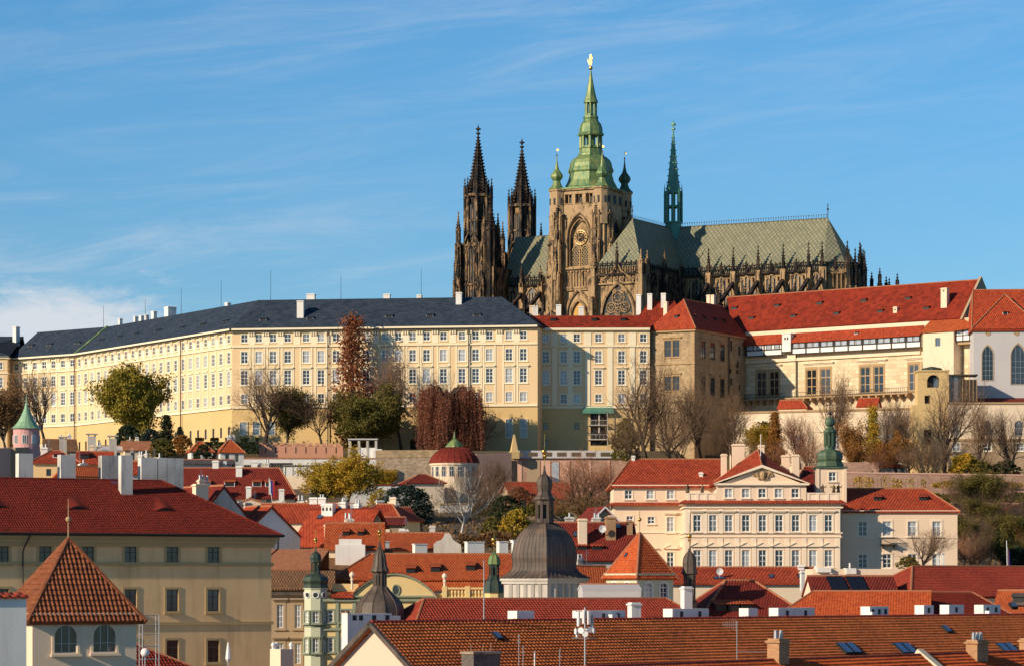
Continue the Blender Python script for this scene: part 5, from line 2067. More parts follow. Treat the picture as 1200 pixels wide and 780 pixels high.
for k in range(80):
    x = .6 + (xb1 - .8) * k / 79
    bal.box(x - .035, x + .035, -1.92, -1.86, zb + .28, zb + 1.35)
bal.build('railing', M['iron'], hall)
# plastered stair tower with its own lean-to roof
xt0, xt1 = fv.sx(1081.5, -3), fv.sx(1117.5, -3)
mb = MB(fv)
hole = [(fv.sx(1096, -3), fv.sx(1102, -3), 82.2, 84.0)]
mb.wall(xt0, xt1, 60, 85.6, hole, .3, y=-3)
mb.face([(xt0, 0, 60), (xt0, -3, 60), (xt0, -3, 85.6), (xt0, 0, 87.5)])
mb.face([(xt1, -3, 60), (xt1, 0, 60), (xt1, 0, 87.5), (xt1, -3, 85.6)])
mb.box(hole[0][0], hole[0][1], -2.75, -2.6, 82.2, 84, 1)
mb.build('stair_tower', [M['cream_wall'], M['pale_glass']], hall)
mr = MB(fv)
xrr = fv.sx(1146, -2.4)
mr.slab([(xt0 - .5, -3.5, 85.4), (xt1 + .4, -3.5, 85.4), (xrr, -2.6, 85.9), (xr + .2, -.1, 88.2), (xt0 + .3, -.1, 88.2)][:5], .18)
mr.build('tower_roof', M['orange_tile'], hall)
mg = MB(fv)
mg.box(xt1 + .1, xrr - .4, -2.2, 0, 83.1, 85.6, 0)
for z in (83.05, 84.2, 85.45):
    mg.box(xt1 + .05, xrr - .35, -2.28, -.1, z, z + .16, 1)
for k in range(4):
    x = xt1 + .2 + (xrr - xt1 - .7) * k / 3
    mg.box(x - .1, x + .1, -2.3, -2.1, 83.1, 85.5, 1)
    if k < 3:
        mg.box(x + .5, x + 1.25, -2.25, -2.1, 84.45, 85.3, 2)
mg.box(xt1 + .3, xrr - .7, -1.9, 0, 82.4, 83.05, 3)
mg.build('timber_bay', [M['white_paint'], M['timber'], M['pale_glass'], M['stone_frame']], hall)

# ------------------------------------------------------------------ grey chapel at the right edge
fc = Fr.px(1141, 641, -4)
cw = [(fc.sx(1157.5), 73.9, 2.35, 7.4, 'gothic'), (fc.sx(1193), 73.0, 2.9, 8.6, 'gothic'), (fc.sx(1226), 73.0, 3.0, 8.6, 'gothic')]
t, r_ = house('chapel', 'grey plastered chapel with tall pointed windows and red patterned roof at the right edge', 'chapel', fc, 34, 15, 58, 85.0, 8.9, 'grey_wall', 'red_tile', 'hipL', .5, 0.5, wins=cw)
mb = MB(fc)
xa, xb = fc.sx(1139), fc.sx(1221)
mb.slab([(xa, -.55, 84.8), (xb, -.55, 84.8), ((xa + xb) / 2, 4.6, 92.6)], .2)
mb.slab([(xa, 9, 85.4), (xa, -.55, 84.8), ((xa + xb) / 2, 4.6, 92.6), ((xa + xb) / 2, 9, 92.6)], .2)
mb.slab([(xb, -.55, 84.8), (xb, 9, 85.4), ((xa + xb) / 2, 9, 92.6), ((xa + xb) / 2, 4.6, 92.6)], .2)
ridge_caps(mb, [(xa, -.5, 85.0), ((xa + xb) / 2, 4.6, 92.7), (xb, -.5, 85.0)], .15)
br_ = mb.build('bay_roof', [M['red_tile'], M['salmon_tile']], t)
hatch(br_, fc, fc.sx(1178, 1.6), 1.6, 87.9, 1.1, .9, .8, 1.5, 'castle_red', 'white_paint')
mb = MB(fc)
for px in (1157.5, 1191):
    x = fc.sx(px)
    ring(mb, x, -.05, 84.0, .5, .09, 12)
    mb.face([(x + .45 * math.cos(k * math.pi / 6), -.03, 84.0 + .45 * math.sin(k * math.pi / 6)) for k in range(12)])
mb.build('oculus', M['stone_frame'], t)
mb = MB(fc)
mb.slab([(0.5, -3.0, 69.1), (26, -3.0, 69.1), (26, 0, 70.1), (.5, 0, 70.1)], .2, 0)
mb.box(1, 26, -2.5, -.02, 66, 69.0, 1)
for k in range(14):
    mb.box(1.5 + k * .75, 1.62 + k * .75, -2.56, -2.48, 66.5, 69.3, 2)
mb.build('lean_to', [M['dark_red_tile'], M['grey_wall'], M['iron']], t)

# ------------------------------------------------------------------ terrace walls below the hall
wA, wB = P(855, 483.5, 664), P(1072, 478, 647)
ft = Fr.span(Vector((wA.x, wA.y, 0)), Vector((wB.x, wB.y, 0)))
tw = [(ft.sx(1051.5), 59.6, 1.6, 3.4, 'terrace'), (ft.sx(980), 59.8, 1.6, 3.2, 'terrace'), (ft.sx(935), 59.8, 1.6, 3.2, 'terrace')]
wt_ = thing('terrace_wall', 'tall cream rendered terrace wall under the balcony hall, bare trees in front', 'wall', ft.w(ft.len / 2, 0, 50))
wt_['kind'] = 'thing'
mb = MB(ft)
mb.wall(0, ft.len, 46, 68.0, holes(tw), .4)
mb.box(.0, ft.len, .45, 3, 46, 67.9, 0)
mb.box(-.1, ft.len, -.2, 3.2, 68.0, 68.45, 1)
mb.build('wall', [M['cream_wall'], M['stone_frame']], wt_)
windows(wt_, ft, tw, 'cream_wall')
for px, yy_ in ((928, 1.6), (1021, 1.6)):
    x = ft.sx(px, yy_)
    rf_, _ = house('garden_hut', 'small red tiled roof on the terrace below ' + ('the first cross window of the hall' if px < 1000 else 'the balcony corbels'), 'hut', ft.side(x - 3, 1.2, 0), 6.5 if px < 1000 else 4.2, 3.4, 66, 69.2, 1.7, 'cream_wall', 'red_tile', 'hipR' if px < 1000 else 'gable', .3)
fs2 = Fr.px(1116, 633, -3)
tw2 = [(fs2.sx(p), 61.6, 1.7, 3.2, 'terrace') for p in (1119.5, 1157.5, 1194)] + [(fs2.sx(p), 58.4, 1.5, 1.6, 'castle_small') for p in (1121, 1157.5, 1196)]
wt2 = thing('terrace_wall', 'two-tone terrace wall with round-headed windows under the grey chapel, right edge', 'wall', fs2.w(12, 0, 50))
wt2['kind'] = 'thing'
mb = MB(fs2)
mb.wall(-1, 30, 60.8, 68.3, holes(tw2), .4)
mb.wall(-1, 30, 46, 60.8, holes(tw2), .4, m=1)
mb.box(-1, 30, .45, 3, 46, 68.2, 0)
mb.box(-1, 30, -.25, 3.2, 68.3, 68.7, 2)
mb.box(-1, 30, -.2, .02, 60.6, 61.0, 2)
mb.build('wall', [M['cream_wall'], M['tan_wall'], M['stone_frame']], wt2)
windows(wt2, fs2, tw2, 'cream_wall')
fs3 = Fr.px(1069.5, 634, -3)
x1 = fs3.sx(1112)
xs_ = fs3.sx(1075.5)
tt = thing('garden_tower', 'square tan stone stair tower with open arched belvedere and glazed wooden annex', 'tower', fs3.w(x1 / 2, 4, 50))
mb = MB(fs3)
xc = fs3.sx(1093.7)
ap_ = (xc - 1.3, xc + 1.3, 71.9, 74.6)
mb.wall(0, x1, 46, 68.2, [(xc - .8 - 1.2, xc + .8 - 1.2, 59.8, 63.0)], .4, m=0)
mb.wall(xs_, x1, 68.2, 75.3, [ap_, (fs3.sx(1083.5), fs3.sx(1090), 67.0 + 1.5, 70.2)], 1.2, m=0)
mb.face([(0, 7, 46), (0, 0, 46), (0, 0, 68.2), (0, 7, 68.2)])
mb.face([(xs_, 7, 68.2), (xs_, 0, 68.2), (xs_, 0, 75.3), (xs_, 7, 75.3)])
mb.face([(x1, 0, 46), (x1, 7, 46), (x1, 7, 75.3), (x1, 0, 75.3)])
mb.face([(0, 0, 68.2), (xs_, 0, 68.2), (xs_, 7, 68.2), (0, 7, 68.2)])
mb.box(xs_ - .2, x1 + .2, -.2, 7, 75.3, 75.6)
pts2, zs2 = arch_pts(2.6, 2.7, 'round', 10)
for sgn in (1, -1):
    half = [p for p in pts2 if p[0] * sgn >= -1e-6]
    half = half if sgn > 0 else half[::-1]
    mb.face([(xc + x, -.003, 71.9 + z) for x, z in half + [(sgn * 1.3, 2.7)]])
mb.box(xs_ + .2, x1 - .2, 1.25, 6.8, 60, 75.2, 1)
mb.box(xc + .1, xc + 1.2, 1.1, 1.2, 71.9, 74.0, 2)
mb.build('wall', [M['castle_base'], M['void'], M['pale_glass']], tt)
mb = MB(fs3)
mb.lathe((xc, 3.5), [(2.4, 75.6), (2.1, 76.2), (.3, 76.6)], 12)
mb.build('low_dome', M['copper_olive'], tt)
mb = MB(fs3)
xe = fs3.sx(1145)
mb.box(x1 + .05, xe + .2, .2, 5, 74.4, 74.7, 1)
mb.box(x1 + .1, xe - 3.2, .8, 4.5, 68.5, 74.4, 2)
mb.box(xe - 3.0, xe, .6, 4.5, 69, 73.6, 1)
for k in range(5):
    x = xe - 3.0 + k * .75
    mb.box(x - .06, x + .06, .5, .62, 69, 73.6, 0)
for x in (x1 + .8, x1 + 2.1, xe - 3.3):
    mb.box(x - .1, x + .1, .55, .8, 68.4, 74.4, 1)
mb.build('glazed_annex', [M['stone_frame'], M['timber'], M['pale_glass']], tt)

# ------------------------------------------------------------------ white palace with pediment
fp = Fr.px(803, 398, 0)
pw = fp.sx(985.5)
COLS = [817, 835.5, 854, 874, 893.6, 913, 932.4, 952.8, 970.9]
zc_ = EYE + (685 - 590.5) * 398 / F
pl = []
for p in COLS:
    x = fp.sx(p)
    pl.append((x, fp.z(622.3, x), 1.02, 2.2, 'palace_cap'))
    pl.append((x, fp.z(663.3, x), 1.02, 2.2, 'palace_ped'))
sidew = [(3.2, q[1], 1.0, 2.2, q[4]) for q in pl[:2]] + [(7.2, q[1], 1.0, 2.2, q[4]) for q in pl[:2]]
pal, _ = house('palace', 'large cream palace with pedimented attic, statues and three rows of white windows', 'palace', fp, pw, 15, 26, zc_, 0, 'palace_wall', 'red_tile', None, wins=pl, lwins=sidew,
               bands=[(fp.z(629), .12, .14), (fp.z(624.5), .16, .2), (zc_ - .5, .2, .25)], trim='palace_trim')
mc = MB(fp)
mc.box(-.5, pw + .5, -.5, 15.2, zc_, zc_ + .18)
for a_ in [fp.sx((a + b) / 2) for a, b in zip(COLS, COLS[1:])] + [.35, pw - .4]:
    for z0, z1 in ((26, fp.z(630)), (fp.z(623.5), zc_ - .6)):
        mc.box(a_ - .28, a_ + .28, -.09, .02, z0, z1)
mc.build('pilaster', M['palace_trim'], pal)
mr = MB(fp)
mr.slab([(-.7, -.75, zc_ + .2), (pw + .7, -.75, zc_ + .2), (pw + .1, .3, zc_ + .62), (-.1, .3, zc_ + .62)], .12)
mr.slab([(-.7, 15, zc_ + .2), (-.7, -.75, zc_ + .2), (-.1, .3, zc_ + .62), (-.1, 15, zc_ + .62)], .12)
mr.build('eave_roof', M['red_tile'], pal)
mp = MB(fp)
xa, xb = fp.sx(840), fp.sx(945)
zt = fp.z(578)
for a, b in ((.2, xa), (xb, pw - .2)):
    mp.box(a, b, .25, .5, zc_ + .5, zt)
    mp.box(a, b, .15, .6, zt + .003, zt + .15)
    for k in range(4):
        x = a + .25 + (b - a - .5) * k / 3
        mp.box(x - .2, x + .2, .18, .57, zc_ + .5, zt - .003)
mp.build('parapet', M['palace_trim'], pal)
za, zp = fp.z(568), fp.z(545)
at = MB(fp)
aw = [(fp.sx(p), fp.z(582.5), 1.0, 1.2, 'palace_small') for p in (854, 874, 893.3, 912.5, 932)]
at.wall(xa, xb, zc_ + .2, za, holes(aw), .25, y=.1)
at.box(xa + .1, xb - .1, .42, 11, zc_ + .2, za - .1, 1)
at.face([(xa, 11, zc_), (xa, .1, zc_), (xa, .1, za), (xa, 11, za)])
at.face([(xb, .1, zc_), (xb, 11, zc_), (xb, 11, za), (xb, .1, za)])
xm = (xa + xb) / 2
at.face([(xa, .1, za), (xb, .1, za), (xm, .1, zp - .25)])
at.build('attic_wall', [M['palace_wall'], M['void']], pal)
windows(pal, fp, aw, 'palace_wall', y=.1)
pm = MB(fp)
pm.box(xa - .35, xb + .35, -.35, .09, za, za + .28)
for (x_, z_) in ((xa - .45, za + .25), (xb + .45, za + .25)):
    d = 1 if x_ < xm else -1
    pm.face([(x_, -.45, z_), (xm, -.45, zp + .12), (xm, -.45, zp - .28), (x_, -.45, z_ - .1)][::d])
    pm.face([(x_, -.45, z_), (xm, -.45, zp + .12), (xm, .2, zp + .12), (x_, .2, z_)])
    pm.face([(x_, -.45, z_ - .1), (xm, -.45, zp - .28), (xm, .1, zp - .28), (x_, .1, z_ - .1)])
pm.build('pediment', M['palace_trim'], pal)
# carved coat of arms in the pediment: cartouche with crown and two supporters
cm = MB(fp)
cx, cz = fp.sx(894), fp.z(556)
cm.lathe((cx, -.05), [(.02, cz - .75), (.32, cz - .5), (.45, cz), (.4, cz + .35), (.1, cz + .55)], 10)
for sgn in (-1, 1):
    for k in range(7):
        a = k / 6
        cm.ball((cx + sgn * (.55 + .75 * a), -.02, cz - .45 + .75 * math.sin(a * 2.6)), .2 - .08 * a, 0, 6)
    for k in range(5):
        cm.ball((cx + sgn * (.45 + .16 * k), -.02, cz + .45 - .14 * k), .12, 0, 6)
for k in range(5):
    cm.ball((cx - .26 + .13 * k, -.05, cz + .68 + .08 * (2 - abs(2 - k))), .09, 0, 6)
cm.build('coat_of_arms', M['stone_frame'], pal)
mr = MB(fp)
zq = fp.z(527, 0, 7)
e0, e1 = xa - .9, xb + .6
for q in ([(e0, 12, za - .3), (xm - .3, 7.5, zq), (xm - .3, .0, zp + .1), (e0, .0, za + .1)],):
    pass
ax = fp.sx(889, 5)
mr.slab([(e0, .3, za + .1), (xm, .0, zp + .08), (ax, 5.5, zq), (e0 - .2, 11, za - .2)], .15)
mr.slab([(xm, .0, zp + .08), (e1, .3, za + .1), (e1 + .2, 11, za - .2), (ax, 5.5, zq)], .15)
mr.slab([(e1 + .2, 11, za - .2), (e0 - .2, 11, za - .2), (ax, 5.5, zq)], .15)
ridge_caps(mr, [(xm, .0, zp + .12), (ax, 5.5, zq + .05)], .1)
ridge_caps(mr, [(e0 - .2, 11, za - .2), (ax, 5.5, zq + .05), (e1 + .2, 11, za - .2)], .1)
pr = mr.build('roof', [M['red_tile'], M['salmon_tile']], pal)
for a, b, t_, y in ((858, 872, 522, 8.5), (845, 851.5, 533.6, 5.5), (916, 925, 535, 6.5), (928.2, 936.2, 534.4, 4.8), (888.5, 895.5, 523, 9.5)):
    x0_, x1_ = fp.sx(a, y), fp.sx(b, y)
    chimney(pr, fp, (x0_ + x1_) / 2, y, x1_ - x0_, .9, za - .4, fp.z(t_, 0, y), 'palace_wall', cap=True)
mb = MB(fp)
mb.tube(fp.w(0, 0, 0) * 0 + Vector((fp.sx(891.5, 3), 3, fp.z(550, 0, 3))), Vector((fp.sx(891.5, 3), 3, fp.z(508, 0, 3))), .05, n=5)
mb.build('flagpole', M['white_paint'], pr)
# dark roof over the rear right wing
fq = Fr.px(930, 408, 0)
t, r_ = house('palace', 'rear wing of the palace, dark red roof beside the green onion tower', 'palace', fq, 6.2, 10, 30, fq.z(577), fq.z(545) - fq.z(577), 'palace_wall', 'dark_red_tile', 'hip', .4, 2.0)


def statue(parent, p, h, arms=0, mat='stone_frame'):
    """small stone figure on a plinth, with head, draped body and raised arm"""
    mb = MB()
    mb.box(p.x - .2 * h, p.x + .2 * h, p.y - .2 * h, p.y + .2 * h, p.z, p.z + .12 * h)
    mb.lathe((p.x, p.y), [(.2 * h, p.z + .12 * h), (.15 * h, p.z + .4 * h), (.17 * h, p.z + .62 * h), (.19 * h, p.z + .74 * h), (.07 * h, p.z + .82 * h)], 8)
    mb.ball((p.x + .02 * h, p.y - .02 * h, p.z + .91 * h), .085 * h, 0, 7)
    s = 1 if arms else -1
    mb.tube((p.x + s * .15 * h, p.y, p.z + .72 * h), (p.x + s * .34 * h, p.y - .1 * h, p.z + .6 * h), .06 * h, .045 * h, n=5)
    mb.tube((p.x + s * .34 * h, p.y - .1 * h, p.z + .6 * h), (p.x + s * .4 * h, p.y - .12 * h, p.z + .86 * h), .045 * h, .03 * h, n=5)
    mb.tube((p.x - s * .15 * h, p.y, p.z + .72 * h), (p.x - s * .22 * h, p.y - .08 * h, p.z + .45 * h), .06 * h, .04 * h, n=5)
    return mb


for i, (px, nm) in enumerate(((801.5, 'weathered statue at the left end of the palace parapet'), (806, 'weathered statue second from the left on the palace parapet'), (823, 'weathered statue on the palace parapet just left of the pediment'),
                              (964, 'weathered statue on the palace parapet just right of the pediment'), (977, 'weathered statue second from the right on the palace parapet'), (982.5, 'weathered statue at the right end of the palace parapet'))):
    yy_ = .37
    p = fp.w(min(max(fp.sx(px, yy_), .3), pw - .3), yy_, zt + .15)
    ob = statue(None, p, 1.15, i % 2).build('statue', M['stone_soot'], None, uv=False, base=p)
    tag(ob, nm, 'statue', 'statues on the palace parapet')
# left wing
fl2 = Fr.px(719, 407, 0)
lw2 = fl2.sx(797)
z1, zm = fl2.z(567.5), fl2.z(591)
wl = []
for p in (736.5, 762, 785.8):
    wl.append((fl2.sx(p), fl2.z(584), 1.0, 1.2, 'palace_small'))
wl += [(fl2.sx(738), fl2.z(612), .9, .9, 'palace_small'), (fl2.sx(763), fl2.z(613), .95, .95, 'palace_small'), (fl2.sx(785.5), fl2.z(622.5), .95, 2.0, 'palace_cap'), (fl2.sx(785.5), fl2.z(663.5), .95, 2.0, 'palace_ped'), (fl2.sx(762), fl2.z(663.5), .95, 2.0, 'palace_ped'), (fl2.sx(738), fl2.z(663.5), .95, 2.0, 'palace_ped')]
lw_side = [(3, fl2.z(584), 1.0, 1.2, 'palace_small'), (7, fl2.z(584), 1.0, 1.2, 'palace_small')]
pa2, r2_ = house('palace', 'left wing of the cream palace with bright red hipped roof and three small upper windows', 'palace', fl2, lw2 + 6, 13, 26, z1, fl2.z(538, 0, 6.5) - z1, 'palace_wall', 'red_tile', 'hipL', .55, 2.6, wins=wl, lwins=lw_side,
                 bands=[(fl2.z(624), .2, .15), (z1 - .25, .25, .3)], trim='palace_trim')
mr = MB(fl2)
mr.slab([(-.9, -.9, zm), (lw2, -.9, zm), (lw2, .0, zm + .35), (0, .0, zm + .35)], .1)
mr.slab([(-.9, 12, zm), (-.9, -.9, zm), (0, .0, zm + .35), (0, 12, zm + .35)], .1)
mr.build('eave_roof', M['red_tile'], pa2)
hatch(r2_, fl2, fl2.sx(761, 3), 3, fl2.z(557, 0, 3), .8, .6, .5, .5, 'red_tile', 'timber')
chim_px(r2_, fl2, 821.5, 562, 555, 2.2, .5, .5)
chim_px(r2_, fl2, 742, 541, 535.5, 6.3, .45, .45)
# onion-domed tower
fo = Fr.px(957.5, 404, 0)
ow = fo.sx(991)
ot = thing('bell_tower', 'square cream tower with green two-tier onion cupola at the right corner of the palace', 'tower', fo.w(ow / 2, ow / 2, 30))
wo = [(fo.sx(975.5), fo.z(563), .95, 1.2, 'palace_small')]
mb = MB(fo)
zo = fo.z(548)
mb.wall(0, ow, 30, zo, holes(wo), .25)
fo_r = fo.side(ow, 0, 90)
m2 = MB(fo)
mb.face([(ow, 0, 30), (ow, ow, 30), (ow, ow, zo), (ow, 0, zo)])
mb.face([(0, ow, 30), (0, 0, 30), (0, 0, zo), (0, ow, zo)])
mb.face([(ow, ow, 30), (0, ow, 30), (0, ow, zo), (ow, ow, zo)])
mb.box(.3, ow - .3, .3, ow - .3, 31, zo - .1, 1)
mb.box(-.12, .3, -.12, -.0, 30, zo, 0)
mb.box(ow - .3, ow + .12, -.12, -.0, 30, zo, 0)
mb.build('wall', [M['palace_wall'], M['void']], ot)
windows(ot, fo, wo, 'palace_wall')
mb = MB(fo)
c = (ow / 2, ow / 2)
Z = lambda py: fo.z(py, ow / 2, ow / 2)
K = .1154 / 2 * .9
mb.box(-.25, ow + .25, -.25, ow + .25, zo, zo + .22)
prof = [(36, 546), (34, 542), (30, 540), (33, 538), (34, 534), (32, 530.5), (25, 527.5), (15, 526), (13.5, 524.5), (13.5, 522)]
mb.lathe(c, [(a * K * 1.04, Z(b)) for a, b in prof], 8, 0, oc)
for k in range(8):
    a = oc + math.pi / 4 * k
    x, y = c[0] + .72 * math.cos(a), c[1] + .72 * math.sin(a)
    mb.box(x - .13, x + .13, y - .13, y + .13, Z(523), Z(507))
mb.lathe(c, [(a * K, Z(b)) for a, b in ((13, 508), (17.5, 506), (17, 503.5), (12, 502), (9, 500), (8, 499.3))], 8, 0, oc)
mb.lathe(c, [(a * K, Z(b)) for a, b in ((7, 499.5), (12, 497.5), (13.5, 494.5), (12, 491), (6, 488.5), (2, 487))], 12)
mb.lathe(c, [(.3, Z(522)), (.3, Z(507))], 6)
ocp = mb.build('onion_dome', M['copper_mid'], ot)
mb = MB(fo)
mb.tube((c[0], c[1], Z(488)), (c[0], c[1], Z(470)), .06, n=5)
mb.box(c[0] - .45, c[0] + .45, c[1] - .05, c[1] + .05, Z(474.5), Z(473.3))
mb.ball((c[0], c[1], Z(484)), .25, 0, 8)
mb.build('cross', M['iron'], ocp)
# right wing
fr2 = Fr.px(986, 402, 0)
rw2 = fr2.sx(1122)
z1 = fr2.z(597.5)
wl = []
for p in (1011, 1039.5, 1069, 1097.7):
    wl.append((fr2.sx(p), fr2.z(627.4), 1.15, 1.95, 'palace'))
    wl.append((fr2.sx(p), fr2.z(664.8), 1.15, 1.85, 'palace'))
pa3, r3_ = house('palace', 'plain right wing of the palace with four windows per floor and an iron balcony', 'palace', fr2, rw2, 11, 26, z1, fr2.z(572.5, 0, 5.5) - z1, 'palace_wall', 'red_tile', 'hipR', .4, 3.6, wins=wl, bands=[(z1 - .3, .3, .25), (fr2.z(629.8), .12, .07)], trim='palace_trim')
for p in (1028.5, 1082):
    hatch(r3_, fr2, fr2.sx(p, 2.4), 2.4, fr2.z(585.5, 0, 2.4), 1.0, .8, .55, .5, 'red_tile', 'timber')
mb = MB(fr2)
xa, xb, zb = fr2.sx(1031), fr2.sx(1050.5), fr2.z(638)
mb.box(xa, xb, -1.0, -.02, zb, zb + .12)
for k in range(18):
    x = xa + (xb - xa) * k / 17
    mb.tube((x, -.97, zb + .1), (x, -.97, zb + 1.0), .025, n=4)
mb.box(xa, xb, -1.0, -.93, zb + .95, zb + 1.02)
for x in (xa + .3, xb - .4):
    mb.box(x, x + .12, -.8, -.02, zb - .45, zb)
for x in (xa, xb):
    mb.box(x - .03, x + .03, -.97, -.02, zb + .95, zb + 1.02)
mb.build('balcony', M['iron'], pa3)


# ------------------------------------------------------------------ gardens and walls under the castle
def wall_px(name, label, pxa, pya, pxb, pyb, Ya, Yb, zb, mat, th=.6, cop=None, cat='wall', crenel=None, group=None, coph=.25):
    a, b = P(pxa, pya, Ya), P(pxb, pyb, Yb)
    f_ = Fr.span(Vector((a.x, a.y, 0)), Vector((b.x, b.y, 0)))
    t = thing(name, label, cat, f_.w(f_.len / 2, th / 2, zb), group)
    t['kind'] = 'thing'
    mb = MB(f_)
    mb.fr = None
    A, B = f_.w(0, 0, zb), f_.w(f_.len, 0, zb)
    C, D = f_.w(f_.len, 0, b.z), f_.w(0, 0, a.z)
    off = f_.v * th
    for q in ([A, B, C, D], [B + off, A + off, D + off, C + off], [D, C, C + off, D + off], [A + off, A, D, D + off], [B, B + off, C + off, C]):
        mb.face(q)
    mb.build('wall', M[mat], t)
    if cop:
        mc = MB()
        o1, o2 = -f_.v * .12, f_.v * (th + .12)
        up = Vector((0, 0, .02))
        mc.slab([D + o1 + up + Vector((0, 0, coph)), C + o1 + up + Vector((0, 0, coph)), C + o2 + up + Vector((0, 0, coph)), D + o2 + up + Vector((0, 0, coph))], coph)
        mc.build('coping', M[cop], t)
    return t, f_


tg, fg = wall_px('garden_wall', 'pink crenellated garden wall at the foot of the cream wing', 303, 520, 402, 522, 640, 642, 50, 'pink_wall', .8)
for k in range(12):
    mb = MB(fg)
    x = .6 + k * (fg.len - 1.6) / 11
    mb.box(x - .45, x + .45, .0, .8, EYE + (685 - 520.6) * 641 / F - .3, EYE + (685 - 518.3) * 641 / F)
    mb.build('merlon', M['pink_wall'], tg)
for k in range(8):
    mb = MB(fg)
    x = 1.5 + k * (fg.len - 3) / 7
    z = 58.3
    mb.box(x - .1, x + .1, -.03, .05, z, z + 1.3)
    mb.build('slot', M['void'], tg)
wall_px('garden_wall', 'tan rubble retaining wall with crumbling top between yellow tree and round pavilion', 440, 536, 515, 535.5, 634, 634, 46, 'garden_wall', 1.2, 'stone_wall', coph=1.6)
wall_px('garden_wall', 'white rendered garden wall behind the pergola', 268, 537, 440, 537.5, 628, 630, 44, 'white_wall', .8, 'salmon_tile')
wall_px('garden_wall', 'long low whitewashed wall left of the small house with a red hipped roof', 395, 569, 480, 568.5, 585, 588, 36, 'white_wall', .6, 'dark_red_tile')
wall_px('bastion_wall', 'smooth pink bastion wall with sloping top right of the round pavilion', 558, 531.5, 599.5, 529.5, 628, 632, 44, 'pale_pink', 2.0)
tb_, fb_ = wall_px('bastion_wall', 'long brick bastion with blue glass slot and white parapet below the lift shaft', 599, 536.5, 735, 536.5, 640, 640, 44, 'pink_stone', 3.0)
zt = EYE + (685 - 536.5) * 640 / F
mb = MB(fb_)
mb.box(0, fb_.len, -.5, 3.2, zt, zt + .35, 0)
mb.box(0, fb_.len, -.3, -.1, zt + 1.25, zt + 1.65, 0)
for k in range(9):
    x = fb_.len * k / 8
    mb.box(x - .5, x + .5, -.35, .1, zt + .353, zt + 1.25, 0)
mb.build('parapet', M['grey_wall'], tb_)
mb = MB(fb_)
for a, b, m in ((599.5, 606, 0), (607, 611.5, 1), (617.5, 633, 2), (634, 645, 1), (647, 655, 3), (656.5, 668, 1), (690, 693, 1), (712, 715, 1)):
    mb.box(fb_.sx(a), fb_.sx(b), -.12 if m != 0 else -.02, .0, 45, zt - (.5 if m != 3 else .8), m)
mb.build('facing', [M['void'], M['pale_pink'], M['tan_wall'], M['pale_glass']], tb_)
# obelisk
p = P(602.5, 530.5, 638)
t = thing('obelisk', 'pale stone obelisk beside the parapet at the foot of the castle', 'obelisk', p)
mb = MB(Fr(p.x, p.y, 12))
mb.box(-.95, .95, -.95, .95, p.z - 1.2, p.z + .3)
mb.build('plinth', M['castle_base'], t)
mb = MB(Fr(p.x, p.y, 12))
mb.box(-.75, .75, -.75, .75, p.z + .303, p.z + 4.0, 0, taper=.62)
mb.build('shaft', M['castle_base'], t)
# portico / pergola on the upper terrace
fr = Fr.px(408, 640, 0)
t = thing('garden_pavilion', 'open stone loggia with flat lintel and square posts beside the pink wall', 'pavilion', fr.w(3.4, 2, 52))
mb = MB(fr)
w_ = fr.sx(441)
za, zb = fr.z(529), fr.z(514.8)
mb.box(-.1, w_ + .3, -.1, 3.8, zb, zb + .28)
mb.build('lintel', M['grey_wall'], t)
for px in (409.5, 420.5, 430.5, 440.5):
    for y in (.2, 3.3):
        mb = MB(fr)
        x = fr.sx(px)
        mb.box(x - .25, x + .25, y, y + .45, za - 5, zb - .003)
        mb.build('post', M['grey_plaster'], t)
mb = MB(fr)
mb.box(0, w_, .3, .5, za - 5, za + .9)
mb.box(w_ - .8, w_ + 1.2, -.3, .2, za - 3, za + .6)
mb.build('parapet', M['white_wall'], t)
# white timber pergola in the lower garden
fr = Fr.px(272, 606, 0)
t = thing('pergola', 'long weathered wooden pergola on white posts in the terraced garden', 'pergola', fr.w(10, 1.5, 46))
w_ = fr.sx(386)
z0, z1 = fr.z(562), fr.z(546)
for k in range(14):
    mb = MB(fr)
    x = w_ * k / 13
    for y in (0, 2.6):
        mb.box(x - .12, x + .12, y, y + .24, z0 - 6, z1 - .02)
    mb.build('post', M['white_wall'], t)
mb = MB(fr)
for y in (.05, 2.65):
    mb.box(-.4, w_ + .4, y, y + .2, z1, z1 + .2)
for k in range(38):
    x = w_ * k / 37
    mb.box(x - .06, x + .06, -.6, 3.4, z1 + .203, z1 + .38)
mb.build('beams', M['garden_wall'], t)
mb = MB(fr)
x = fr.sx(318)
mb.box(x - 1.2, x + 4.2, -.3, 3.2, z1 + .45, z1 + .7, 0)
mb.box(x, x + 2.2, .4, 2.6, z0 - 4, z1 + .45, 1)
mb.build('kiosk', [M['iron'], M['grey_wall']], t)
wall_px('garden_wall', 'low curved tan garden wall below the yellow tree', 335, 573, 400, 570, 570, 575, 34, 'tan_wall', .6)
wall_px('garden_wall', 'pale stepped terrace wall under the pergola', 300, 557, 372, 557, 600, 600, 40, 'cream_wall', .6)
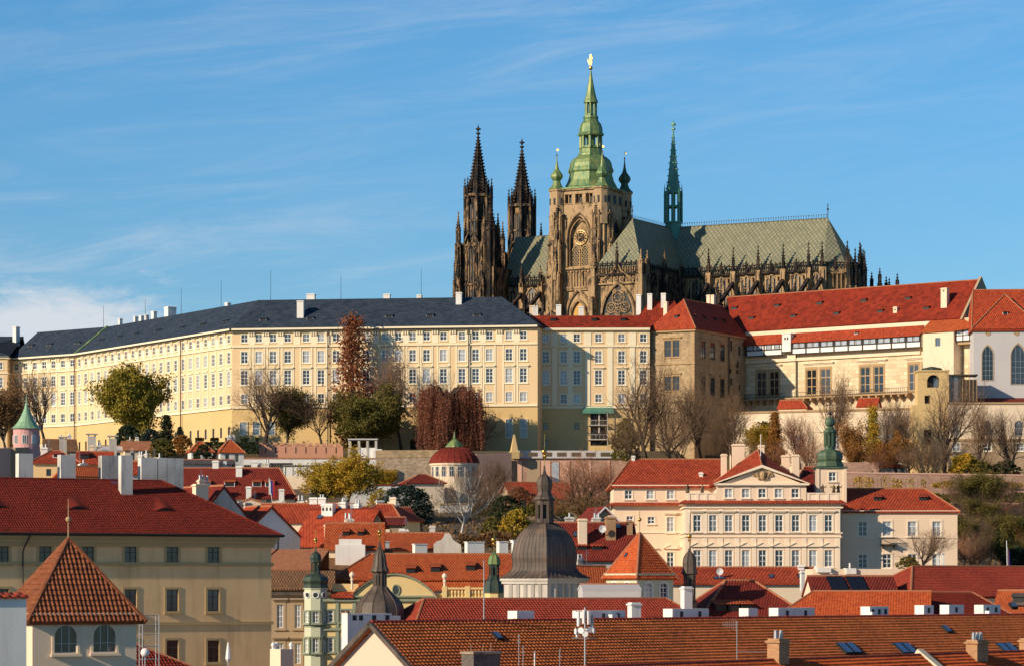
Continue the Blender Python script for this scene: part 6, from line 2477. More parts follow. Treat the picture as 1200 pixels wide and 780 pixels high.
# round pavilion with red dome
c = P(532.5, 562, 610)
t = thing('round_pavilion', 'round cream garden pavilion with red domed roof and green lantern cap', 'pavilion', c)
Kp = 610 / F
Z = lambda py: EYE + (685 - py) * Kp
fz = Fr(c.x, c.y, 0)
mb = MB(fz)
mb.lathe((0, 0), [(27.5 * Kp, Z(640)), (27.5 * Kp, Z(545.5)), (29 * Kp, Z(545)), (29.5 * Kp, Z(542.5))], 24)
mb.build('wall', M['cream_wall'], t)
for k in range(8):
    an = R(-160 + k * 20 + 4)
    f_ = Fr(c.x + 27.6 * Kp * math.cos(an), c.y + 27.6 * Kp * math.sin(an), math.degrees(an) + 90)
    m2 = MB(f_)
    m2.box(-.5, .5, -.02, .03, Z(558.5), Z(545.5 + 1), 0)
    m2.box(-.38, .38, -.05, .01, Z(558), Z(547), 1)
    m2.box(-.04, .04, -.08, .01, Z(558), Z(547), 0)
    m2.box(-.38, .38, -.075, .01, Z(552), Z(551.5), 0)
    m2.build('window', [M['grey_wall'], M['dark_glass']], t)
mb = MB(fz)
mb.lathe((0, 0), [(30 * Kp, Z(542.6)), (28 * Kp, Z(537)), (24 * Kp, Z(531.5)), (17 * Kp, Z(526)), (10 * Kp, Z(523.5))], 24)
for k in range(24):
    a = 2 * math.pi * k / 24
    for (ra, pa), (rb, pb) in zip([(30, 542.6), (28, 537), (24, 531.5), (17, 526), (10, 523.5)], [(28, 537), (24, 531.5), (17, 526), (10, 523.5)]):
        mb.tube((ra * Kp * math.cos(a), ra * Kp * math.sin(a), Z(pa)), (rb * Kp * math.cos(a), rb * Kp * math.sin(a), Z(pb)), .06, n=4, cap=False)
rf_ = mb.build('roof', M['dark_red_tile'], t)
mb = MB(fz)
mb.lathe((0, 0), [(11 * Kp, Z(524.5)), (10.5 * Kp, Z(522.5)), (7.5 * Kp, Z(518.5)), (4.0 * Kp, Z(515.5)), (1.6 * Kp, Z(513.5)), (.05, Z(505))], 12)
mb.build('lantern_cap', M['copper_green'], rf_)
# lower garden house with red hip roof
fr = Fr.px(478, 596, 14)
t, _ = house('garden_house', 'cream garden house with low dark red hipped roof left of the bare white-stemmed tree', 'house', fr, 7.4, 6.5, 38, fr.z(564), 1.6, 'cream_wall', 'dark_red_tile', 'hip', .5, 3.0, wins=[(1.2, fr.z(577), .9, 1.7, 'house'), (4.6, fr.z(602), .7, 1.0, 'slit')])
wall_px('garden_wall', 'peeling cream arcade wall below the round pavilion', 515, 591, 566, 590, 590, 592, 32, 'grey_plaster', .8, 'stone_frame')
wall_px('garden_wall', 'sunlit rough ochre wall behind the dark copper dome', 645, 590, 712, 588, 560, 560, 26, 'garden_wall', .8)
wall_px('garden_wall', 'shaded grey wall behind the dark evergreen shrubs', 556, 580, 650, 585, 600, 600, 30, 'garden_wall', .8)
fr = Fr.px(600, 575, 18)
house('garden_house', 'low house with bright red roof and skylight tucked under the brick bastion', 'house', fr, 12.5, 8, 34, fr.z(582), 3.0, 'tan_wall', 'red_tile', 'gable', .4)
# terraces on the right slope
wall_px('garden_wall', 'long pinkish stone terrace wall with sunlit yellow vines on the right slope', 990, 554, 1203, 557, 600, 600, 40, 'pink_stone', .8, 'pale_pink')
wall_px('garden_wall', 'lower broken terrace wall under the yellow vines, right edge', 1060, 571.5, 1203, 574.5, 588, 588, 38, 'pink_stone', .8)
wall_px('garden_wall', 'short pink terrace wall behind the onion-domed tower', 985, 541, 1030, 541, 606, 606, 44, 'pink_stone', .8)
fr = Fr.px(1012, 615, 0)
house('garden_hut', 'small white colonnaded garden house half hidden by yellow trees', 'hut', fr, 9, 4, 52.4, fr.z(546.5), .7, 'white_wall', 'grey_wall' if False else 'dark_red_tile', 'hip', .3, 2,
      wins=[(1 + 1.4 * k, 52.9, .8, 1.3, 'slit') for k in range(6)])

# ------------------------------------------------------------------ pink round turret, far left
c = P(31, 522, 540)
Kp = 540 / F
Z = lambda py: EYE + (685 - py) * Kp
fz = Fr(c.x, c.y, 0)
t = thing('round_turret', 'pink round turret with pointed green copper roof at the left edge', 'turret', c)
mb = MB(fz)
mb.lathe((0, 0), [(15.5 * Kp, Z(540)), (15.5 * Kp, Z(503)), (16.2 * Kp, Z(502.5)), (16.2 * Kp, Z(501))], 20)
mb.build('wall', M['rose_plaster'], t)
for k in range(5):
    an = R(-90 - 84 + 42 * k)
    f_ = Fr(c.x + 15.55 * Kp * math.cos(an), c.y + 15.55 * Kp * math.sin(an), math.degrees(an) + 90)
    m2 = MB(f_)
    m2.box(-.42, .42, -.05, .02, Z(520), Z(509.5), 0)
    m2.box(-.3, .3, -.08, .01, Z(519.5), Z(510), 1)
    m2.box(-.03, .03, -.1, .01, Z(519.5), Z(510), 0)
    m2.build('window', [M['white_paint'], M['window_glass']], t)
mb = MB(fz)
mb.lathe((0, 0), [(18 * Kp, Z(502)), (15 * Kp, Z(499.5)), (10 * Kp, Z(493.5)), (5.5 * Kp, Z(485)), (2.5 * Kp, Z(477.5)), (.9 * Kp, Z(471)), (.03, Z(462))], 16)
mb.build('roof', M['copper_pale'], t)
wall_px('bastion_wall', 'salmon plastered wall carrying the pink turret at the left edge', -12, 525, 17.5, 524, 520, 532, 30, 'pale_pink', 1.5)
wall_px('bastion_wall', 'shaded brown return wall right of the pink turret base', 18, 524, 47, 523, 530, 545, 30, 'tan_wall', 1.5)


# ------------------------------------------------------------------ town: mid-left houses
def hs(label, px, Y, deg, w, d, py_e, py_r, zb, wall, roof, kind='gable', name='town_house', cat='house', **kw):
    f_ = Fr.px(px, Y, deg)
    ze = EYE + (HZ - py_e) * Y / F
    yr = (f_.O + f_.v * (d / 2 if kind != 'gabley' else 0)).y
    zr = EYE + (HZ - py_r) * yr / F
    t, r = house(name, label, cat, f_, w, d, zb, ze, max(zr - ze, .4), wall, roof, kind, **kw)
    if r and w > 4.4 and zr - ze > 1.2 and Y > 260 and px < 700:
        rn_ = random.Random(int(px * 7 + Y))
        ym = d / 2 if kind != 'gabley' else d * .4
        for q in range(2 if w < 9 else 4):
            xq = w * rn_.uniform(.2, .85) if kind != 'gabley' else w / 2 + rn_.uniform(-.8, .8)
            yq = ym + rn_.uniform(.1, 1.2)
            chimney(r, f_, xq, yq, rn_.uniform(.5, 1.0), rn_.uniform(.45, .7), zr - 1.6, zr + rn_.uniform(.25, .8), rn_.choice(['white_wall', 'stained_white', 'cream_wall', 'stained_white']), cap=rn_.random() < .6, pots=rn_.choice([0, 0, 1, 2]))
        ma = MB(f_)
        xq = w * rn_.uniform(.25, .8)
        ma.tube((xq, ym, zr - .3), (xq, ym, zr + 1.9), .022, n=4)
        for k in range(4):
            ma.tube((xq - .35 + .05 * k, ym, zr + 1.2 + .18 * k), (xq + .35 - .05 * k, ym, zr + 1.2 + .18 * k), .014, n=4)
        ma.build('aerial', M['steel'], r)
    return t, r, f_, ze, zr


def roof_at(f_, px, py, ze, zr, d):
    k_ = (zr - ze) / (d / 2)
    for i in range(0, 140):
        y = -.5 + i * .08
        x = f_.sx(px, y)
        if f_.z(py, x, y) <= ze + y * k_ or y > d / 2:
            return x, y, ze + y * k_
    return x, y, ze


def roof_chim(r, f_, px, pyb, pyt, ze, zr, d, w=.8, dd=.8, mat='white_wall', **kw):
    x, y, z = roof_at(f_, px, pyb, ze, zr, d)
    return chimney(r, f_, x, y + dd / 2, w, dd, z - 1.0, f_.z(pyt, x, y), mat, **kw)


def skylight(r, f_, px, py, ze, zr, d, w=.8, h=1.1, mat='sky_pane', n=1, up_=.1):
    x, y, z = roof_at(f_, px, py, ze, zr, d)
    k_ = (zr - ze) / (d / 2)
    c = math.hypot(1, k_)
    for i in range(n):
        xx = x + (i - (n - 1) / 2) * (w + .06)
        mb = MB(f_)
        o = .1
        a = [(xx - w / 2, y, z), (xx + w / 2, y, z), (xx + w / 2, y + h / c, z + h * k_ / c), (xx - w / 2, y + h / c, z + h * k_ / c)]
        up = (0, -up_ * k_ / c, up_ / c)
        mb.slab([(p[0], p[1] + up[1] * 1.2, p[2] + up[2] * 1.2) for p in a], .3, 0)
        b = [(xx - w / 2 + .07, y + .07 / c, z + .07 * k_ / c), (xx + w / 2 - .07, y + .07 / c, z + .07 * k_ / c), (xx + w / 2 - .07, y + (h - .07) / c, z + (h - .07) * k_ / c), (xx - w / 2 + .07, y + (h - .07) / c, z + (h - .07) * k_ / c)]
        mb.face([(p[0], p[1] + up[1] * 1.35, p[2] + up[2] * 1.35) for p in b], 1)
        mb.build('skylight', [M['iron'], M[mat]], r)


def dish(parent, f_, x, y, z, r=.45):
    mb = MB(f_)
    mb.lathe((0, 0), [(.01, 0)], 3) if False else None
    for k in range(12):
        a, b = 2 * math.pi * k / 12, 2 * math.pi * (k + 1) / 12
        mb.face([(x, y + .12, z), (x + r * math.cos(a), y, z + r * math.sin(a)), (x + r * math.cos(b), y, z + r * math.sin(b))])
    mb.tube((x, y + .1, z), (x, y + .4, z - .6), .04, n=4)
    mb.tube((x, y + .1, z - .1), (x, y - .4, z - .1), .02, n=4)
    return mb.build('satellite_dish', M['white_paint'], parent)


# small villas along the foot of the long wing
for lab, px, Y, w, pe, pr, roof, wall in (
        ('tiny white villa with orange pyramid roof beside the dark hedge', 258, 600, 4.8, 528, 515.5, 'orange_tile', 'white_wall'),
        ('small white villa with orange hip roof left of the hedge', 224, 600, 4.4, 527, 517, 'orange_tile', 'white_wall'),
        ('yellow garden house with low brown gable under the big green tree', 146, 590, 5.4, 526, 517, 'salmon_tile', 'cream_wall'),
        ('flat cream garden house left of the yellow one', 118, 590, 5, 526, 522, 'grey_wall', 'cream_wall'),
        ('grey-roofed yellow annex behind the chimney bank', 54, 585, 6, 527, 514.5, 'brown_tile', 'cream_wall')):
    t, r, f_, ze, zr = hs(lab, px, Y, 16, w, w * .9, pe, pr, 36, wall, roof, 'hip' if w < 5 else 'gable', over=.35, ins=w * .42, wins=[(w * .3, EYE + (HZ - pe) * Y / F - 2.1, .8, 1.5, 'slit'), (w * .7, EYE + (HZ - pe) * Y / F - 2.1, .8, 1.5, 'slit')])
for lab, px, py, w, h in (('tall round-capped grey chimney behind the roofs, left of the yellow garden house', 107.5, 522, 1.5, 5), ('pale square chimney with a slab cowl behind the red roofs at left', 74, 522, 1.3, 3.4), ('slim grey chimney right of the round-capped one', 132, 520, 1.4, 3)):
    p = P(px, py, 560)
    f_ = Fr(p.x, p.y, 10)
    t = thing('chimney_stack', lab, 'chimney', Vector((p.x, p.y, 30)))
    mb = MB(f_)
    mb.box(-w / 2, w / 2, -w / 2, w / 2, 30, p.z + h * .35)
    mb.build('shaft', M['grey_plaster'], t)
    mb = MB(f_)
    mb.box(-w * .75, w * .75, -w * .75, w * .75, p.z + h * .35 + .35, p.z + h * .35 + .55)
    for sx in (-1, 1):
        mb.box(sx * w * .4 - .12, sx * w * .4 + .12, -w * .4, w * .4, p.z + h * .35, p.z + h * .35 + .35)
    mb.build('cowl', M['grey_plaster'], t)
# houses behind the chimney bank
t, r, f_, ze, zr = hs('yellow house with dark red hipped roof behind the grey chimneys at left', 39, 430, 8, 6.3, 9, 540, 528, 20, 'ochre_wall', 'red_tile', 'hip', ins=2.5, wins=[(2.2, EYE + (HZ - 557) * 430 / F, .7, 1.0, 'slit')])
hatch(r, f_, f_.sx(66, 1.5), 1.5, ze + .6, 1.0, .8, .6, .5, 'red_tile', 'white_paint')
t, r, f_, ze, zr = hs('house with red tiled roof and broad grey dormer left of the tall chimney', 92, 440, 6, 4.6, 7, 541, 529, 20, 'tan_wall', 'red_tile', 'gable')
hatch(r, f_, f_.sx(99, 1.0), 1.0, ze + .5, 1.3, .9, .8, .6, 'dark_red_tile', 'timber')
for lab, px, Y, deg, w, d, pe, pr, wall, roof, kind in (
        ('low orange roof glimpsed between the second and third grey chimneys', 89, 400, 34, 5.5, 6, 556, 546, 'cream_wall', 'orange_tile', 'gable'),
        ('bright orange roof behind the tall white chimney', 132, 410, -20, 5, 6, 552, 540, 'white_wall', 'orange_tile', 'gable'),
        ('deep red roof right of the tall white chimney', 154, 405, 10, 6, 7, 553, 541, 'grey_wall', 'red_tile', 'gable'),
        ('long blue-grey flat roof behind the widest grey chimney', 198, 440, 4, 9, 8, 541.5, 538.5, 'grey_wall', 'copper_dark', 'gable')):
    hs(lab, px, Y, deg, w, d, pe, pr, 18, wall, roof, kind)
t, r, f_, ze, zr = hs('long house with dark red roof, roof windows and a flag, pergola behind it', 214, 430, 3, 16, 9.5, 580, 548, 18, 'cream_wall', 'dark_red_tile', 'hipR', ins=2.2, wins=[(2 + 2.6 * k, EYE + (HZ - 591) * 430 / F, .8, .9, 'slit') for k in range(5)])
for px, w in ((241, 1.4), (269, 1.5), (301, 1.3), (316, 1.3)):
    x, y, z = roof_at(f_, px, 570, ze, zr, 9.5)
    hatch(r, f_, x, y, z, w, .9, .8, (zr - ze) / 4.75, 'orange_tile', 'white_paint')
for px, pb, pt in ((280, 559, 547.5), (252.5, 549, 541), (298, 548, 541.5)):
    roof_chim(r, f_, px, pb, pt, ze, zr, 9.5, .9, .8)
for px, pt in ((261, 571), (291.5, 571.5), (330, 574.5)):
    x = f_.sx(px, -.8)
    chimney(t, f_, x, -.9, .75, .75, 18, f_.z(pt, x, -.8), 'white_wall')
p = P(317, 575, 424)
fl_t = thing('flag', 'small flag of white, blue and red bands hanging from a pole before dark red roof', 'flag', p)
mb = MB()
mb.tube(p + Vector((.5, 0, -3.6)), p + Vector((-.2, 0, 1.9)), .035, n=5)
mb.build('pole', M['white_paint'], fl_t)
mb = MB()
for k, m in enumerate((0, 2, 1)):
    a, b = p + Vector((-.25 + .02 * k, -.05, 1.7 - k * .05)), None
    for j in range(5):
        x0, x1 = -.25 + k * .28, -.25 + (k + 1) * .28
        z0, z1 = 1.7 - j * .42 - k * .16, 1.7 - (j + 1) * .42 - k * .16
        yy_ = .1 * math.sin(j * 1.2 + k)
        y2 = .1 * math.sin((j + 1) * 1.2 + k)
        mb.face([p + Vector((x0, yy_, z0)), p + Vector((x0, y2, z1)), p + Vector((x1, y2 + .05, z1 - .12)), p + Vector((x1, yy_ + .05, z0 - .12))], m)
mb.build('cloth', [M['flag_white'], M['flag_red'], M['flag_blue']], fl_t)
# firewall gables between the big ochre house and the red roofs
t, r, f_, ze, zr = hs('house with shaded stepped grey firewall sloping behind the big dark roof', 232, 330, 36, 6.6, 10, 606, 568, 10, 'grey_plaster', 'dark_red_tile', 'gabley', over=.1)
chimney(t, f_, .6, .5, 1.6, .8, 20, f_.z(569, 0, 0), 'cream_wall', cap=True)
t, r, f_, ze, zr = hs('narrow cream house end with a stub chimney, grey firewall on its left', 281, 345, 6, 2.4, 7, 587, 584, 10, 'cream_wall', 'salmon_tile', 'gabley', over=.05, wins=[(1.2, EYE + (HZ - 603) * 345 / F, .35, .7, 'slit')])
t, r, f_, ze, zr = hs('tall white gabled firewall in shade, red roof rising behind it', 284, 335, 42, 8.2, 12, 626, 592, 8, 'white_wall', 'red_tile', 'gabley', over=.15)
# red roofs in the middle
t, r, f_, ze, zr = hs('plain long red roof above the white shaded gable', 300, 385, -6, 11, 8, 609, 590, 10, 'cream_wall', 'red_tile', 'gable')
for px in (367, 377):
    roof_chim(r, f_, px, 591, 584.5, ze, zr, 8, 1.0, .7)
t, r, f_, ze, zr = hs('steep red roof with white chimney and dark timbered gable', 346, 360, -24, 8.4, 10, 636, 597, 8, 'tan_wall', 'red_tile', 'gable', caps='dark_red_tile')
roof_chim(r, f_, 383, 605, 592, ze, zr, 10, 1.5, .9, holes_n=3)
skylight(r, f_, 374, 608, ze, zr, 10, .7, .9)
fr_ = f_.side(8.4, 0, 90)
mb = MB(fr_)
for k in range(5):
    mb.box(1 + 2 * k - .1, 1 + 2 * k + .1, -.06, .0, ze - 3, ze + min(1 + 2 * k, 9 - 2 * k) * .4)
for z in (ze - 2, ze, ze + 1.2):
    mb.box(1.5, 8.5, -.065, .0, z - .1, z + .1)
mb.build('half_timber', M['timber'], t)
roof_chim(r, f_, 384, 634, 616, ze, zr, 10, .9, .9, 'cream_wall')
t, r, f_, ze, zr = hs('bright orange roof with two small dormers and a white parapet', 385, 335, 2, 5.8, 9, 640, 613, 8, 'cream_wall', 'orange_tile', 'gable')
for px in (405, 422):
    x, y, z = roof_at(f_, px, 628, ze, zr, 9)
    hatch(r, f_, x, y, z, .7, .8, .6, (zr - ze) / 4.5, 'orange_tile', 'timber')
mb = MB(f_)
x0, x1 = f_.sx(393, -.9), f_.sx(428, -.9)
mb.box(x0 + .4, x1 - .4, -1.2, -.7, ze - 3, f_.z(631, 0, -.9))
mb.box(x0, x1, -1.3, -.6, ze - 3, f_.z(637.5, 0, -.9))
mb.build('parapet', M['white_wall'], t)
t, r, f_, ze, zr = hs('orange roof ending in a grey baroque gable, white chimneys before it', 430, 350, 2, 9.2, 9, 642, 624.5, 8, 'cream_wall', 'orange_tile', 'gable')
fg_ = Fr.px(508, 349, -2)
mb = MB(fg_)
Zg = lambda py: fg_.z(py)
out = [(508, 650), (508, 637), (512, 633.5), (517, 632), (520, 628), (521, 624.5), (526.5, 624), (529, 627.5), (531, 632), (534.5, 634.5), (540, 637.5), (541, 650)]
pts_ = [(fg_.sx(a), Zg(b)) for a, b in out]
for y in (0, .5):
    mb.face([(x, y, z) for x, z in (pts_ if y else pts_[::-1])])
for (xa, za), (xb, zb) in zip(pts_, pts_[1:]):
    mb.face([(xa, 0, za), (xb, 0, zb), (xb, .5, zb), (xa, .5, za)])
mb.build('baroque_gable', M['grey_plaster'], t)
for px, pb, pt, w in ((450.5, 641, 633.5, .9), (492, 641, 636.5, 1.5), (556, 641, 634, 2.1), (588.5, 641, 633.5, 1.1), (604, 637, 632, .9)):
    x = f_.sx(px, -1.2)
    p = f_.w(x, -1.4, 0)
    fq_ = Fr(p.x, p.y, 20)
    c_ = thing('chimney_stack', {450.5: 'small white chimney block left of the tall needle spire', 492: 'low white chimney block under the plain orange roof', 556: 'wide white chimney block left of the great copper dome', 588.5: 'narrow white chimney block close beside the gilded green cupola', 604: 'tiny white chimney block touching the great dome'}[px], 'chimney', Vector((p.x, p.y, 20)))
    mb = MB(fq_)
    zt_ = EYE + (HZ - pt) * p.y / F
    mb.box(-w / 2, w / 2, -.5, .5, 20, zt_ - .1)
    mb.build('shaft', M['white_wall'], c_)
    mb = MB(fq_)
    mb.box(-w / 2 - .08, w / 2 + .08, -.58, .58, zt_ - .097, zt_)
    mb.build('cap', M['white_wall'], c_)
hs('dark red roof between the timbered gable and the dark evergreen', 410, 395, -18, 7, 8, 607, 591, 14, 'yellow_house', 'red_tile', 'hip', ins=2.5)
hs('low red roof with small gable beyond the timbered house', 432, 400, 20, 6.5, 7, 607, 594, 14, 'yellow_house', 'dark_red_tile', 'gable')
t, r, f_, ze, zr = hs('low dark shed with white chimney beneath the dark evergreen', 425, 372, 4, 5, 6, 612, 606, 14, 'tan_wall', 'dark_red_tile', 'gable')
roof_chim(r, f_, 432, 612, 604.5, ze, zr, 6, 1.3, .7)
hs('grey glasshouse-like roof under the yellow tree', 372, 430, 2, 6, 6, 597, 590, 18, 'grey_wall', 'grey_wall', 'gable', name='greenhouse', cat='greenhouse')

# ------------------------------------------------------------------ brown house, salmon roof
t, r, f_, ze, zr = hs('tan house with salmon upper roof, dark lower roof and tall narrow windows', 309, 322, 4, 7.2, 10, 690, 642, 6, 'tan_wall', 'salmon_tile', None, name='town_house',
                      wins=[(1.75, 30 - 50 * .092, .68, 2.5, 'brownh'), (3.65, 30 - 50 * .092, .68, 2.5, 'brownh'), (1.75, 30 - 92 * .092, .68, 2.2, 'brownh'), (3.65, 30 - 92 * .092, .68, 2.2, 'brownh')], bands=[(ze if False else 28.9, .35, .4)], trim='copper_dark')
zm_ = f_.z(668, 0, 1.6)
mr = MB(f_)
mr.slab([(-.5, -.5, ze), (7.7, -.5, ze), (7.7, 1.6, zm_), (-.5, 1.6, zm_)], .2)
mr.build('lower_roof', M['brown_tile'], t)
mr = MB(f_)
zt2 = f_.z(643, 0, 6.5)
mr.slab([(-.5, 1.55, zm_ + .1), (5.5, 1.55, zm_ + .1), (7.1, 6.5, zt2), (-.5, 6.5, zt2)], .15)
mr.slab([(7.1, 11, zm_), (-.5, 11, zm_), (-.5, 6.5, zt2), (7.1, 6.5, zt2)], .15)
rr_ = mr.build('roof', M['salmon_tile'], t)
mb = MB(f_)
mb.face([(7.2, 0, 6), (7.2, 10, 6), (7.2, 10, zm_), (7.2, 6.5, zt2 - .2), (7.2, 1.55, zm_)])
mb.build('gable', M['tan_wall'], t)
# dull brown roof behind
t, r, f_, ze, zr = hs('wide dull brown tiled roof between salmon roof and needle spire', 372, 332, 4, 8, 9, 672, 643.5, 6, 'tan_wall', 'brown_tile', 'gable')
# yellow-green baroque house
fy = Fr.px(371.5, 318, 3)
K = 318 / F
yw = fy.sx(560)
ZY = lambda py: fy.z(py, 3)
wn = []
for p, w in ((385, 1.05), (405, 1.05), (425, 1.05), (445, 1.05)):
    wn.append((fy.sx(p), ZY(728), w, 1.25, 'greenh'))
    wn.append((fy.sx(p), ZY(763), w, 1.5, 'greenh'))
yh, _ = house('town_house', 'yellow and green baroque house with curved gable, oval window and corner turret', 'house', fy, yw, 11, 4, ZY(702), 0, 'yellow_house', 'red_tile', None, wins=wn,
              bands=[(ZY(738), .3, .25), (ZY(704), .25, .3)], trim='green_trim')
mb = MB(fy)
for p in (373, 395, 415, 435):
    x = fy.sx(p)
    mb.box(x - .18, x + .18, -.12, .02, 6, ZY(739))
    mb.box(x - .18, x + .18, -.12, .02, ZY(734.5), ZY(704.5))
mb.build('pilaster', M['green_trim'], yh)
mr = MB(fy)
za = ZY(702) + .25
mr.slab([(1.5, -.6, za), (fy.sx(414), -.6, za), (fy.sx(414), .8, za + .6), (1.5, .8, za + .6)], .1)
mr.build('eave_roof', M['red_tile'], yh)
mb = MB(fy)
z0_, z1_ = ZY(702) + .2, ZY(690)
mb.box(1.6, fy.sx(420), 1.2, 1.6, z0_, z1_ + .6)
xa, xb, xm = fy.sx(411), fy.sx(512), fy.sx(463)
top = ZY(672)
ptsg = []
for k in range(17):
    t_ = k / 16
    ptsg.append((xa + (xb - xa) * t_, z0_ + (top - z0_) * math.sin(math.pi * t_) ** .75))
mb.face([(x, .2, z) for x, z in ptsg])
mb.box(xa, fy.sx(640), .5, .8, z0_ - .2, z1_ - .4)
mb.build('parapet_wall', M['yellow_house'], yh)
mc = MB(fy)
for (xa_, za_), (xb_, zb_) in zip(ptsg, ptsg[1:]):
    mc.tube((xa_, .1, za_), (xb_, .1, zb_), .16, n=5)
mc.tube((xa, .1, z0_ + .15), (xb, .1, z0_ + .15), .13, n=4)
mc.build('gable_moulding', M['green_trim'], yh)
mc = MB(fy)
for (xa_, za_), (xb_, zb_) in zip(ptsg, ptsg[1:]):
    mc.slab([(xa_, -.1, za_ + .22), (xb_, -.1, zb_ + .22), (xb_, 1.2, zb_ + .2), (xa_, 1.2, za_ + .2)], .08)
mc.build('gable_roof', M['red_tile'], yh)
mb = MB(fy)
cx, cz = fy.sx(464), ZY(690.5)
mb.face([(cx + .34 * math.cos(k * math.pi / 8), .15, cz + .5 * math.sin(k * math.pi / 8)) for k in range(16)], 0)
for k in range(16):
    a, b = k * math.pi / 8, (k + 1) * math.pi / 8
    mb.tube((cx + .38 * math.cos(a), .14, cz + .55 * math.sin(a)), (cx + .38 * math.cos(b), .14, cz + .55 * math.sin(b)), .08, n=4, m=1)
mb.build('oval_window', [M['dark_glass'], M['green_trim']], yh)
mb = MB(fy)
for k in range(22):
    x = fy.sx(522) + k * .36
    mb.lathe((x, .4), [(.11, z0_ + .1), (.06, z0_ + .35), (.13, z0_ + .6), (.06, z0_ + .9)], 6)
mb.box(fy.sx(518), fy.sx(612), .2, .6, z0_ + .9, z0_ + 1.1)
mb.box(fy.sx(518), fy.sx(612), .2, .6, z0_ - .1, z0_ + .1)
for p in (521, 548, 575, 600):
    mb.box(fy.sx(p) - .25, fy.sx(p) + .25, .15, .65, z0_, z0_ + 1.25)
mb.build('balustrade', M['yellow_house'], yh)
for px, lab in ((412.5, 'stone urn on the yellow house parapet left of the curved gable'), (521, 'stone urn on the balustrade right of the curved gable')):
    p = fy.w(fy.sx(px, .5), .5, ZY(690) + (.9 if px < 500 else .75))
    mb = MB()
    mb.lathe((p.x, p.y), [(.12, p.z - .9), (.12, p.z), (.22, p.z + .1), (.1, p.z + .25), (.3, p.z + .6), (.24, p.z + .8), (.05, p.z + 1.0)], 8)
    tag(mb.build('urn', M['palace_trim'], None, base=p), lab, 'urn', 'urns on the baroque house')
mr = MB(fy)
f2 = Fr.px(388, 325, 2)
a0, a1 = f2.sx(386), f2.sx(610)
zz0, zz1, zz2 = f2.z(691), f2.z(681, 0, .8), f2.z(648.5, 0, 6)
mr.fr = f2
mr.slab([(a0, -.4, zz0), (a1, -.4, zz0), (a1, .8, zz1), (a0, .8, zz1)], .12)
xr0 = f2.sx(434, 6)
mr.slab([(a0 - .1, .75, zz1 + .25), (a1, .75, zz1 + .25), (a1, 6, zz2), (xr0, 6, zz2)], .15)
mr.slab([(a0 - .1, 11, zz1), (a0 - .1, .75, zz1 + .25), (xr0, 6, zz2)], .15)
mr.slab([(a1, 11, zz1), (a0 - .1, 11, zz1), (xr0, 6, zz2), (a1, 6, zz2)], .15)
ridge_caps(mr, [(a0, .8, zz1 + .3), (xr0, 6, zz2 + .03), (a1, 6, zz2 + .03)], .1)
yr = mr.build('roof', [M['orange_tile'], M['salmon_tile']], yh)
sl_ = (zz2 - zz1) / 5.25
for px, py in ((481, 671), (510, 669.5), (551, 667.5)):
    for i in range(60):
        y = .8 + i * .08
        if f2.z(py, f2.sx(px, y), y) <= zz1 + .25 + (y - .75) * sl_:
            break
    hatch(yr, f2, f2.sx(px, y), y, zz1 + .25 + (y - .75) * sl_, 1.0, .9, .6, sl_, 'orange_tile', 'timber')
# corner turret of the baroque house
c = fy.w(fy.sx(370, .75), .75, 0)
fz = Fr(c.x, c.y, 3)
K = c.y / F
Z = lambda py: EYE + (685 - py) * K
tw_ = thing('house_turret', 'octagonal corner turret with dark green two-tier onion dome and gilt ball', 'turret', Vector((c.x, c.y, 4)))
mb = MB(fz)
mb.lathe((0, 0), [(14.3 * K, 4), (14.3 * K, Z(690)), (15.5 * K, Z(689.5)), (15.5 * K, Z(687.5))], 8, 0, oc)
for py in (734, 748):
    mb.lathe((0, 0), [(14.9 * K, Z(py)), (14.9 * K, Z(py - 3))], 8, 1, oc)
mb.build('wall', [M['green_wall'], M['green_trim']], tw_)
for k in range(-2, 2):
    an = math.pi / 4 * k - math.pi / 2 + fz.t
    rr_in = 14.3 * K * math.cos(math.pi / 8)
    f_ = Fr(c.x + rr_in * math.cos(an), c.y + rr_in * math.sin(an), math.degrees(an) + 90)
    for pb, h in ((729, 1.2), (763.5, 1.5)):
        a, b = win_meshes(.62, h, 'greenh', 'green_wall')
        o = put('window', a, tw_, f_.w(0, -.14, Z(pb)), f_.t)
        q = bpy.data.objects.new('pane', b)
        SC.collection.objects.link(q)
        q.parent = o
    m2 = MB(f_)
    m2.face([(.28 * math.cos(j * math.pi / 6), -.03, Z(696.5) + .28 * math.sin(j * math.pi / 6)) for j in range(12)], 0)
    ring(m2, 0, -.04, Z(696.5), .32, .07, 12, 1)
    m2.build('oculus', [M['dark_glass'], M['white_paint']], tw_)
mb = MB(fz)
mb.lathe((0, 0), [(a * K, Z(b)) for a, b in ((16.5, 688), (15.5, 685.5), (14.8, 684), (16.3, 680), (14.5, 675.5), (9, 672.5), (6.5, 671.5), (6.2, 670))], 8, 0, oc)
for k in range(8):
    a = oc + math.pi / 4 * k
    mb.box(4.8 * K * math.cos(a) - .09, 4.8 * K * math.cos(a) + .09, 4.8 * K * math.sin(a) - .09, 4.8 * K * math.sin(a) + .09, Z(671), Z(657.5))
mb.lathe((0, 0), [(2.2 * K, Z(671)), (2.2 * K, Z(657))], 6)
mb.lathe((0, 0), [(a * K, Z(b)) for a, b in ((4, 658.5), (7, 658), (6.8, 656), (7.2, 653), (5.8, 649), (3, 646.5), (1, 645), (.4, 640))], 8, 0, oc)
mb.build('onion_dome', M['copper_teal' if False else 'copper_olive'], tw_)
mb = MB(fz)
mb.tube((0, 0, Z(646)), (0, 0, Z(620)), .04, n=5)
mb.ball((0, 0, Z(632)), .22)
mb.lathe((0, 0), [(.1, Z(636)), (.16, Z(635)), (.08, Z(633))], 8)
